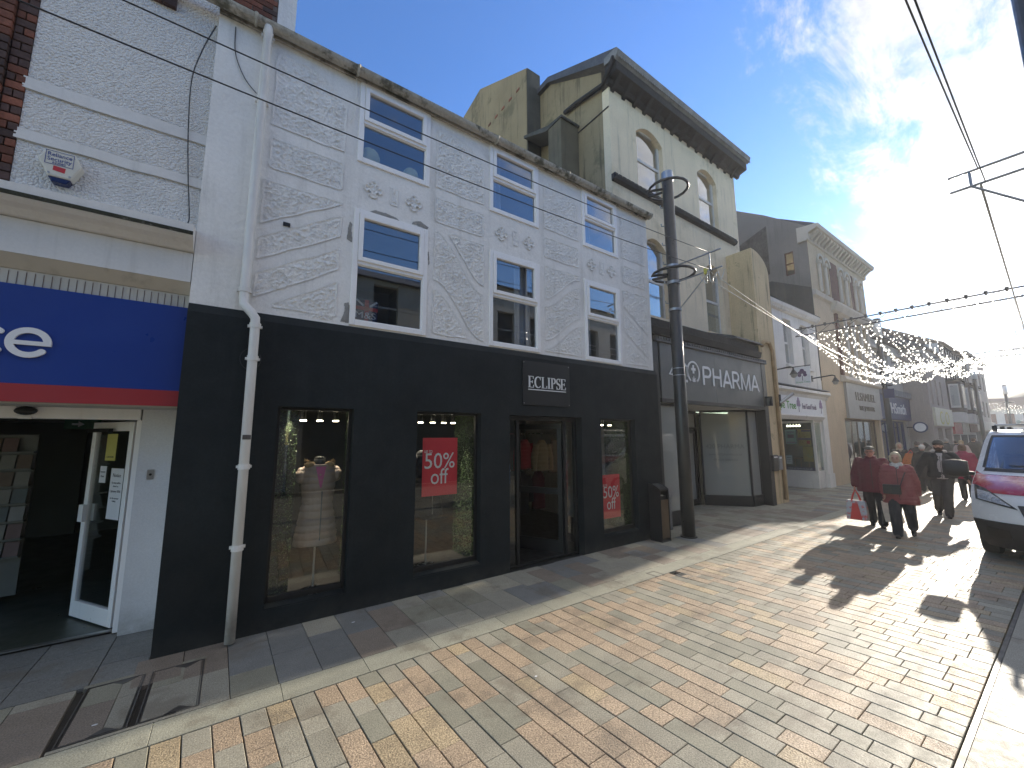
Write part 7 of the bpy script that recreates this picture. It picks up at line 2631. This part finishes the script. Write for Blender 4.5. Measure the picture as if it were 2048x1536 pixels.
    if 'inner' in spec:
        # light hooded top showing in the open front
        b = B()
        b.rings([oval(z, lean * (z - 0.9) * 3.0 + 0.035, 0, rx, ry) for z, rx, ry in ((0.84, 0.145, 0.105), (1.0, 0.142, 0.10), (1.2, 0.140, 0.095), (1.34, 0.118, 0.085), (1.42, 0.08, 0.075))])
        for g in (1, -1):
            b.ell((lean * 1.6 + 0.0, g * 0.09, 1.455), (0.085, 0.045, 0.04), 12, 8)
        b.ell((lean * 1.4 - 0.08, 0, 1.45), (0.06, 0.11, 0.06), 12, 8)
        inn = place(fused(b, 0.011, 3), 'hooded_top', spec['inner'], t, M, lambda c: 0.004 * noise.noise((c.x * 14, c.y * 14, c.z * 14)))
        B().tube([(0.183 + lean * (z - 0.9) * 3.0 - (0.02 * max(0, z - 1.2) / 0.2), 0, z) for z in [0.86 + 0.045 * k for k in range(12)]], 0.005, 5).xf(M).build('zip', MT['black'], inn)
    return t, M, arms


C_ = cloth
# ---- older man in a flat cap
MT['print_grey'] = mat('print_grey', (0.36, 0.38, 0.40), 0.6, 0.1, 8)
man, Mm, arm_m = person('older man in burgundy jacket and flat cap carrying shopping bags', (11.30, 2.70, 0), 189, 1.66, dict(
    coat=C_('coat_burgundy', (0.105, 0.014, 0.026)), trousers=C_('trousers_dark', (0.016, 0.016, 0.018)), hem=0.72, girth=1.24, shoulder=0.215, sleeve=1.12, skin=SKIN_OLD,
    hat='flat', hat_mat=C_('tweed', (0.12, 0.11, 0.08)), glasses=True, hair=mat('hair_grey', (0.35, 0.34, 0.33), 0.7, 0.1, 30), head_fwd=0.05, lean=0.03, tw=1.08,
    armR=((0.00, 0.07, -0.29), (0.05, 0.03, -0.23)), armL=((0.0, 0.03, -0.29), (0.05, 0.0, -0.25)), legL=((0.10, 0.01), (0.12, 0.0)), legR=((0.0, 0.01), (-0.12, 0.0)), azR=0.03, kzR=0.01, pitchR=18, curl=1.2,
    zip=MT['black']))
# ---- woman in a quilted coat
wom, Mw, arm_w = person('woman in a quilted rose-brown coat with a black shoulder bag', (10.55, 2.15, 0), 188, 1.57, dict(
    coat=C_('coat_rose', (0.28, 0.080, 0.080)), trousers=C_('trousers_navy', (0.018, 0.020, 0.026)), hem=0.66, girth=1.20, shoulder=0.185, sleeve=1.02, quilt=0.068, skin=SKIN,
    hair=mat('hair_blonde', (0.52, 0.43, 0.29), 0.6, 0.12, 30), hair_long=True, scarf=mat('scarf_print', (0.60, 0.58, 0.55), 0.85, 0.1, 20, blotch=(0.06, 0.06, 0.07), bl=0.9, blo=0.5, bsc=22),
    armR=((0.02, 0.045, -0.28), (0.05, 0.0, -0.24)), armL=((-0.08, 0.055, -0.27), (-0.04, 0.02, -0.24)), legR=((0.17, 0.0), (0.20, 0.0)), legL=((0.02, 0.02), (-0.20, 0.03)), azL=0.09, kzL=0.02, pitchL=42, tw=1.1,
    zip=MT['black']))
# ---- bearded man
brd_, Mb, arm_b = person('bearded man in a beanie and open black jacket over a pale hooded top', (13.92, 2.05, 0), 187, 1.76, dict(
    coat=C_('jacket_black', (0.014, 0.015, 0.018)), trousers=C_('trousers_grey', (0.055, 0.052, 0.05)), hem=0.86, girth=1.06, shoulder=0.205, collar=False, sleeve=1.05,
    hat='beanie', hat_mat=C_('knit_dark', (0.035, 0.033, 0.032)), beard=mat('beard_brown', (0.05, 0.025, 0.015), 0.8, 0.2, 40), inner=C_('hoodie', (0.42, 0.38, 0.37)),
    armR=((-0.05, 0.14, -0.27), (0.05, 0.08, -0.24)), armL=((0.08, 0.13, -0.27), (0.12, 0.05, -0.22)), legL=((0.16, -0.05), (0.24, -0.06)), legR=((0.05, 0.02), (-0.18, 0.04)), azR=0.05, pitchR=28, kzR=0.01))

# ---- things they carry
def wpt(M, p):
    return M @ Vector(p)


def carrier(label, top, w, d, h, m, strap_m, parent_M, strap=0.28, lean=0.0, panels=()):
    t = thing('shopping_bag', label, 'bag', (top.x, top.y, top.z - strap - h), 'shopping bags')
    z1 = top.z - strap
    z0 = z1 - h
    b = B()
    rg = []
    for k in range(7):
        u = k / 6
        s = 1.0 - 0.10 * u + 0.05 * math.sin(u * math.pi)
        dd = d * (1 - 0.55 * u)
        rg.append([(top.x + q[0] * dd, top.y + q[1] * w * s + lean * u, z0 + h * u) for q in [(-0.5, -0.5), (0, -0.52), (0.5, -0.5), (0.55, 0), (0.5, 0.5), (0, 0.52), (-0.5, 0.5), (-0.55, 0)]])
    b.rings(rg)
    b.build('body', m, t, smooth=False, bevel=0.006)
    for sx in (-1, 1):
        pts = [(top.x + sx * d * 0.22, top.y - w * 0.26, z1 - 0.05), (top.x + sx * d * 0.12, top.y - w * 0.14, z1 + strap * 0.5), (top.x + sx * 0.01, top.y, top.z), (top.x + sx * d * 0.12, top.y + w * 0.14, z1 + strap * 0.5), (top.x + sx * d * 0.22, top.y + w * 0.26, z1 - 0.05)]
        B().tube(pts, 0.010, 6).build('handle', strap_m, t)
    for (y0, y1, u0, u1, mm) in panels:
        B().prism([(top.x - d * 0.60, top.y + y0 * w, z0 + u0 * h), (top.x - d * 0.60, top.y + y1 * w, z0 + u0 * h), (top.x - d * 0.50, top.y + (y1 * 0.45) * w, z0 + u1 * h), (top.x - d * 0.50, top.y + (y0 * 0.45) * w, z0 + u1 * h)], (-0.004, 0, 0)).build('print', mm, t)
    return t


MT['bag_red'] = mat('bag_red', (0.62, 0.06, 0.05), 0.5, 0.08, 8)
MT['bag_print'] = mat('bag_print', (0.46, 0.48, 0.50), 0.5, 0.1, 8, blotch=(0.60, 0.10, 0.08), bl=0.95, blo=0.5, bsc=13)
MT['bag_green'] = mat('bag_green', (0.02, 0.07, 0.03), 0.5, 0.2, 8)
MT['bag_clear'] = mat('bag_clear', (0.62, 0.55, 0.44), 0.35, 0.15, 10, blotch=(0.55, 0.14, 0.07), bl=0.8, blo=0.60, bsc=9)
hR = wpt(Mm, arm_m[-1][2] + Vector((0.01, 0.0, -0.10)))
carrier('patterned grey and red shopping bag with red handles in the older man\'s hand', hR, 0.34, 0.20, 0.40, MT['bag_print'], MT['bag_red'], Mm, 0.22, panels=((-0.3, 0.3, 0.04, 0.86, MT['bag_red']),))
hL = wpt(Mm, arm_m[1][2] + Vector((0.01, 0.0, -0.10)))
carrier('dark green carrier bag hanging behind the woman', Vector((hL.x + 0.06, hL.y + 0.07, hL.z)), 0.22, 0.14, 0.44, MT['bag_green'], MT['bag_green'], Mm, 0.10)
carrier('pale plastic carrier bag with red print between the couple', Vector((hL.x - 0.08, hL.y - 0.05, hL.z)), 0.26, 0.18, 0.40, MT['bag_clear'], MT['bag_clear'], Mm, 0.16, lean=0.06)
# shoulder bag of the woman
t = thing('shoulder_bag', 'black shoulder bag worn across the woman\'s quilted coat', 'bag', wpt(Mw, (0.22, -0.10, 0.85)))
b = B()
b.rings([[tuple(wpt(Mw, (x, y, z))) for x, y in ((0.215, -0.24), (0.285, -0.23), (0.305, -0.10), (0.285, 0.03), (0.215, 0.04))] for z in (0.86, 0.88, 1.02, 1.05)])
b.build('body', mat('bag_black', (0.012, 0.013, 0.014), 0.4, 0.1, 8), t, bevel=0.012)
B().tube([wpt(Mw, p) for p in ((0.25, 0.03, 1.03), (0.245, 0.07, 1.15), (0.215, 0.11, 1.27), (0.16, 0.15, 1.36), (0.05, 0.16, 1.42), (-0.06, 0.13, 1.40))], 0.008, 6).build('strap', MT['black'], t)

# ---- people further off
def bg(label, x, y, yaw, H, coat, trousers, hair, **k):
    person(label, (x, y, 0), yaw, H, dict(coat=C_('coat_far', coat), trousers=C_('trousers_far', trousers), hair=mat('hair_far', hair, 0.7, 0.1, 30), vox=0.02, bvox=0.014, group='people further down the street', **k))


ST1 = dict(legL=((0.12, 0.0), (0.18, 0.0)), legR=((0.02, 0.0), (-0.16, 0.0)), azR=0.05)
bg('woman in dark coat and pale headscarf with an orange bag', 20.0, 3.95, 200, 1.62, (0.02, 0.019, 0.02), (0.02, 0.02, 0.022), (0.42, 0.36, 0.27), hair_long=True, scarf=C_('scarf_beige', (0.40, 0.32, 0.24)), hem=0.6, girth=1.15, **ST1)
bg('person in dark coat with an arm raised to the brow', 21.0, 3.62, 20, 1.66, (0.022, 0.02, 0.021), (0.02, 0.02, 0.02), (0.10, 0.08, 0.07), hem=0.7, girth=1.15, armR=((0.10, 0.16, 0.10), (0.02, -0.12, 0.17)), **ST1)
bg('stooped person in a long dark brown coat with white hair', 19.2, 3.22, 10, 1.56, (0.03, 0.024, 0.02), (0.02, 0.02, 0.02), (0.55, 0.53, 0.50), hem=0.5, girth=1.25, lean=0.08, **ST1)
bg('person in a magenta coat half hidden by the bearded man', 17.6, 2.12, 5, 1.62, (0.22, 0.012, 0.05), (0.02, 0.02, 0.022), (0.10, 0.05, 0.03), hair_long=True, hem=0.66, girth=1.1, **ST1)
bg('man with grey hair and a blue backpack walking away', 30.0, 4.12, 0, 1.70, (0.03, 0.032, 0.036), (0.03, 0.035, 0.05), (0.33, 0.30, 0.27), hem=0.82, girth=1.1, **ST1)
bg('small dark figure walking away between the backpack and the pale coat', 31.5, 3.98, 0, 1.60, (0.015, 0.015, 0.016), (0.02, 0.02, 0.02), (0.12, 0.09, 0.07), hem=0.7, **ST1)
bg('woman with fair hair in a pale pink coat walking away', 29.0, 3.50, 0, 1.64, (0.44, 0.33, 0.31), (0.02, 0.02, 0.022), (0.40, 0.27, 0.15), hair_long=True, hem=0.62, girth=1.2, **ST1)
bg('man in a black jacket walking away beside the van', 32.0, 3.42, 0, 1.72, (0.012, 0.012, 0.013), (0.03, 0.03, 0.034), (0.16, 0.11, 0.08), hem=0.8, girth=1.12, **ST1)
bg('distant man in dark clothes near the end of the shops', 40.0, 4.2, 180, 1.72, (0.02, 0.022, 0.03), (0.02, 0.02, 0.02), (0.08, 0.06, 0.05), hem=0.8, **ST1)
t = thing('shopping_bag', 'orange patterned bag held by the woman in the headscarf', 'bag', (19.75, 3.62, 0.75), 'shopping bags')
b = B()
b.rings([[(19.72 + q[0] * 0.10, 3.62 + q[1] * s, z) for q in ((-1, -1), (1, -1), (1, 1), (-1, 1))] for z, s in ((0.88, 0.21), (1.0, 0.21), (1.25, 0.10))])
b.build('body', mat('bag_orange', (0.60, 0.17, 0.04), 0.6, 0.1, 10, blotch=(0.2, 0.04, 0.02), bl=0.7, blo=0.55, bsc=20), t)
B().tube([(19.72, 3.54, 1.24), (19.75, 3.60, 1.36), (19.72, 3.70, 1.24)], 0.012, 6).build('handle', MT['bag_red'], t)
# ------------------------------------------------------------------ cigarette bin at the corner of the black shop
MT['bin_black'] = mat('bin_black', (0.016, 0.016, 0.017), 0.4, 0.15, 5)
MT['bin_bronze'] = mat('bin_bronze', (0.085, 0.055, 0.03), 0.4, 0.25, 5, streak=(0.05, 0.04, 0.03), sk=0.6)
t = thing('litter_bin', 'slim black litter bin with a bronze front panel at the shop corner', 'bin', (6.62, 4.66, 0))
bx0, bx1, by0, by1 = 6.46, 6.72, 4.55, 4.80
b = B()
b.prism([(bx0, by0, 0.0), (bx0, by1, 0.0), (bx0, by1, 1.02), (bx0, by1 - 0.09, 1.02), (bx0, by0, 0.93)], (0.012, 0, 0))
b.prism([(bx1 - 0.012, by0, 0.0), (bx1 - 0.012, by1, 0.0), (bx1 - 0.012, by1, 1.02), (bx1 - 0.012, by1 - 0.09, 1.02), (bx1 - 0.012, by0, 0.93)], (0.012, 0, 0))
b.box(bx0 + 0.0125, bx1 - 0.0125, by1 - 0.012, by1 - 0.0005, 0.0, 1.0)
b.box(bx0 + 0.0125, bx1 - 0.0125, by0 + 0.0005, by1 - 0.0125, 0.0, 0.05)
b.prism([(bx0 + 0.0125, by0 + 0.001, 0.92), (bx0 + 0.0125, by1 - 0.1, 1.008), (bx0 + 0.0125, by1 - 0.013, 1.008), (bx0 + 0.0125, by1 - 0.013, 0.995), (bx0 + 0.0125, by1 - 0.1, 0.995), (bx0 + 0.0125, by0 + 0.001, 0.905)], (bx1 - bx0 - 0.025, 0, 0))
b.build('casing', MT['bin_black'], t)
B().box(bx0 + 0.02, bx1 - 0.02, by0 + 0.004, by0 + 0.016, 0.06, 0.74).build('front_panel', MT['bin_bronze'], t, bevel=0.004)
B().box(bx0 + 0.013, bx1 - 0.013, by0 + 0.05, by1 - 0.02, 0.06, 0.80).build('liner', MT['bin_black'], t)
B().tube([(bx0 + 0.13, by0 + 0.06, 0.80), (bx0 + 0.13, by0 + 0.06, 0.82)], 0.03, 10).build('stub_plate', MT['steel'], t)
t = thing('cable_cabinet', 'small grey metal box low on the wall behind the litter bin', 'box', (6.98, 4.78, 0))
B().box(6.90, 7.05, 4.72, 4.848, 0.12, 0.78).build('case', MT['lead_grey'], t, bevel=0.006)
B().box(6.92, 7.03, 4.714, 4.7195, 0.15, 0.75).build('door', MT['lead_grey'], t)

# ------------------------------------------------------------------ shop window display
def gilet(cx, cy, z0, label, cm, quilt, arms=False, fur=None, top=None):
    t = thing('mannequin', label, 'mannequin', (cx, cy, 0.14))
    B().tube([(cx, cy, 0.16), (cx, cy, z0 + 0.1)], 0.011, 8).build('stand_pole', MT['upvc_pipe'], t)
    B().tube([(cx, cy, 0.142), (cx, cy, 0.155)], 0.15, 20).build('stand_base', MT['chrome'], t)
    b = B()
    q = lambda z, rx, ry: [(cx + p[0], cy + p[1], z) for p in [(rx * math.cos(a), ry * math.sin(a)) for a in [2 * math.pi * k / 20 for k in range(20)]]]
    h = z0
    b.rings([q(h, 0.235, 0.155), q(h + 0.14, 0.225, 0.15), q(h + 0.34, 0.19, 0.135), q(h + 0.50, 0.165, 0.125), q(h + 0.66, 0.185, 0.14), q(h + 0.80, 0.20, 0.13), q(h + 0.88, 0.19, 0.105), q(h + 0.93, 0.12, 0.09)])
    for g in (-1, 1):
        b.ell((cx + g * 0.195, cy, h + 0.80), (0.055, 0.075, 0.09), 12, 8)
        if arms:
            b.tube([(cx + g * 0.19, cy, h + 0.82), (cx + g * 0.25, cy - 0.03, h + 0.5), (cx + g * 0.24, cy - 0.08, h + 0.25)], [0.07, 0.06, 0.045], 10)
    o = place(fused(b, 0.009, 3), 'gilet' if not arms else 'coat', cm, t, Matrix.Identity(4), lambda c: 0.012 * (abs(math.sin((c.z - h) * math.pi / quilt)) ** 0.55 - 0.6) + 0.003 * noise.noise((c.x * 30, c.y * 30, c.z * 30)))
    B().tube([(cx + 0.02, cy - 0.15 + 0.02 * (k == 0), h + 0.02 + 0.06 * k) for k in range(11)], 0.007, 6).build('zip', MT['lead_grey'], o)
    b = B()
    b.tube([(cx, cy, h + 0.86), (cx, cy, h + 0.99)], [0.075, 0.062], 16)
    b.ell((cx, cy, h + 0.99), (0.062, 0.062, 0.03), 14, 8)
    b.build('neck', MT['black'], t, smooth=True)
    if top:
        B().prism([(cx - 0.055, cy - 0.118, h + 0.90), (cx + 0.055, cy - 0.118, h + 0.90), (cx + 0.01, cy - 0.150, h + 0.66), (cx - 0.005, cy - 0.150, h + 0.66)], (0, 0.03, 0)).build('top', top, t)
    if fur:
        rf = random.Random(2)
        b = B()
        for g in (-1, 1):
            for _ in range(260):
                u = rf.random()
                c = Vector((cx + g * (0.07 + 0.075 * u), cy - 0.02 - 0.06 * (1 - u), h + 0.89 + 0.055 * u + rf.uniform(-0.03, 0.03)))
                d = Vector((rf.uniform(-1, 1) + g * 0.5, rf.uniform(-1, 0.5), rf.uniform(-0.4, 1))).normalized() * rf.uniform(0.03, 0.05)
                e = d.cross(Vector((rf.uniform(-1, 1), rf.uniform(-1, 1), rf.uniform(-1, 1)))).normalized() * 0.004
                b.add([c - e, c + e, c + d], [(0, 1, 2)])
            b.ell((cx + g * 0.105, cy - 0.04, h + 0.915), (0.06, 0.05, 0.045), 12, 8)
        tag(b.build('fur_collar', fur, t), kind='stuff')
    return t


gilet(0.88, 5.32, 0.66, 'headless mannequin in a long beige quilted gilet with fur collar', mat('gilet_beige', (0.40, 0.31, 0.26), 0.6, 0.06, 8), 0.078, fur=mat('fur', (0.36, 0.25, 0.13), 0.9, 0.2, 30), top=mat('pink_top', (0.55, 0.14, 0.30), 0.8, 0.05, 8))
gilet(2.30, 5.40, 0.78, 'dark dressed mannequin half hidden by the higher 50% off poster', mat('coat_dark_shop', (0.02, 0.02, 0.024), 0.6, 0.1, 8), 0.08, arms=True)

# clothes on rails inside the doorway
rail = thing('clothes_rail', 'clothes rail just inside the open shop door', 'clothes rail', (4.9, 6.35, 0))
B().tube([(4.2, 6.4, 1.96), (5.9, 6.4, 1.96)], 0.014, 8).build('rail', MT['chrome'], rail)
for x in (4.22, 5.88):
    B().tube([(x, 6.4, 0.02), (x, 6.4, 1.96)], 0.014, 8).build('post', MT['chrome'], rail)
B().tube([(4.2, 6.45, 1.25), (5.9, 6.45, 1.25)], 0.014, 8).build('rail', MT['chrome'], rail)


def hung(x, y, z, w, L, m, label, quilt=0.07, sl=True):
    t = thing('hanging_coat', label, 'coat', (x, y, z - L), 'clothes hanging in the black shop')
    B().tube([(x, y, z + 0.10), (x + 0.015, y, z + 0.13), (x, y, z + 0.15)], 0.004, 5).build('hanger_hook', MT['chrome'], t)
    b = B()
    q = lambda zz, rx, ry: [(x + rx * math.cos(a), y + ry * math.sin(a), zz) for a in [2 * math.pi * k / 18 for k in range(18)]]
    b.rings([q(z - L, w * 0.48, 0.085), q(z - L * 0.6, w * 0.46, 0.09), q(z - 0.12, w * 0.46, 0.085), q(z, w * 0.30, 0.07), q(z + 0.05, w * 0.16, 0.06)])
    if sl:
        for g in (-1, 1):
            b.tube([(x + g * w * 0.40, y, z - 0.04), (x + g * w * 0.58, y - 0.02, z - 0.30), (x + g * w * 0.60, y - 0.03, z - 0.55)], [0.07, 0.065, 0.05], 10)
    place(fused(b, 0.012, 3), 'coat_body', m, t, Matrix.Identity(4), lambda c: 0.011 * (abs(math.sin((c.z - z) * math.pi / quilt)) ** 0.55 - 0.6) if quilt else 0.004 * noise.noise((c.x * 15, c.y * 15, c.z * 5)))


hung(4.72, 6.35, 1.80, 0.36, 0.52, mat('puffer_red', (0.42, 0.015, 0.03), 0.5, 0.1, 8), 'red puffer jacket hanging inside the shop door', 0.075)
hung(5.10, 6.28, 1.78, 0.36, 0.55, mat('puffer_beige', (0.40, 0.32, 0.20), 0.5, 0.1, 8), 'beige puffer jacket hanging beside the red one', 0.085)
hung(5.45, 6.3, 1.78, 0.34, 0.60, mat('coat_taupe', (0.22, 0.18, 0.13), 0.6, 0.1, 8), 'taupe coat hanging behind the open door leaf', 0.09)
hung(4.70, 6.42, 1.18, 0.36, 0.75, mat('coat_black', (0.012, 0.012, 0.014), 0.6, 0.1, 8), 'black coat hanging on the lower rail', 0)
hung(5.12, 6.42, 1.18, 0.34, 0.70, mat('trouser_wine', (0.10, 0.012, 0.02), 0.6, 0.1, 8), 'wine red trousers hanging on the lower rail', 0, sl=False)

# thin scraps on the paving
for i, (x, y, s) in enumerate(((2.12, 2.72, 0.012), (1.16, 4.55, 0.011), (-0.62, 4.0, 0.010))):
    o = one(B().pxy([(x + s * math.cos(a) * (1.6 if i else 1), y + s * 0.7 * math.sin(a)) for a in [k * 0.7 for k in range(9)]], 0.0035, 0.0055), 'litter_scrap', MT['paper'], ('white spot of gum on the tan setts in the foreground', 'tiny pale scrap on a slab in the shade', 'tiny pale scrap lying on the access cover')[i], 'litter')
# ------------------------------------------------------------------ hazy sea air in the low sun
hz = B().box(-14, 235, -122, 122, -1.2, 19.8).build('haze', None)
hz.data.materials.clear()
hm = bpy.data.materials.new('haze_air')
hm.use_nodes = True
hm.node_tree.nodes.clear()
ho = hm.node_tree.nodes.new('ShaderNodeOutputMaterial')
hv = hm.node_tree.nodes.new('ShaderNodeVolumePrincipled')
hv.inputs['Color'].default_value = (0.92, 0.94, 1.0, 1)
hv.inputs['Density'].default_value = 0.0010
hv.inputs['Anisotropy'].default_value = 0.5
hm.node_tree.links.new(hv.outputs[0], ho.inputs['Volume'])
hz.data.materials.append(hm)
tag(hz, kind='stuff')
tag(hz, 'thin pale haze filling the street', 'haze')
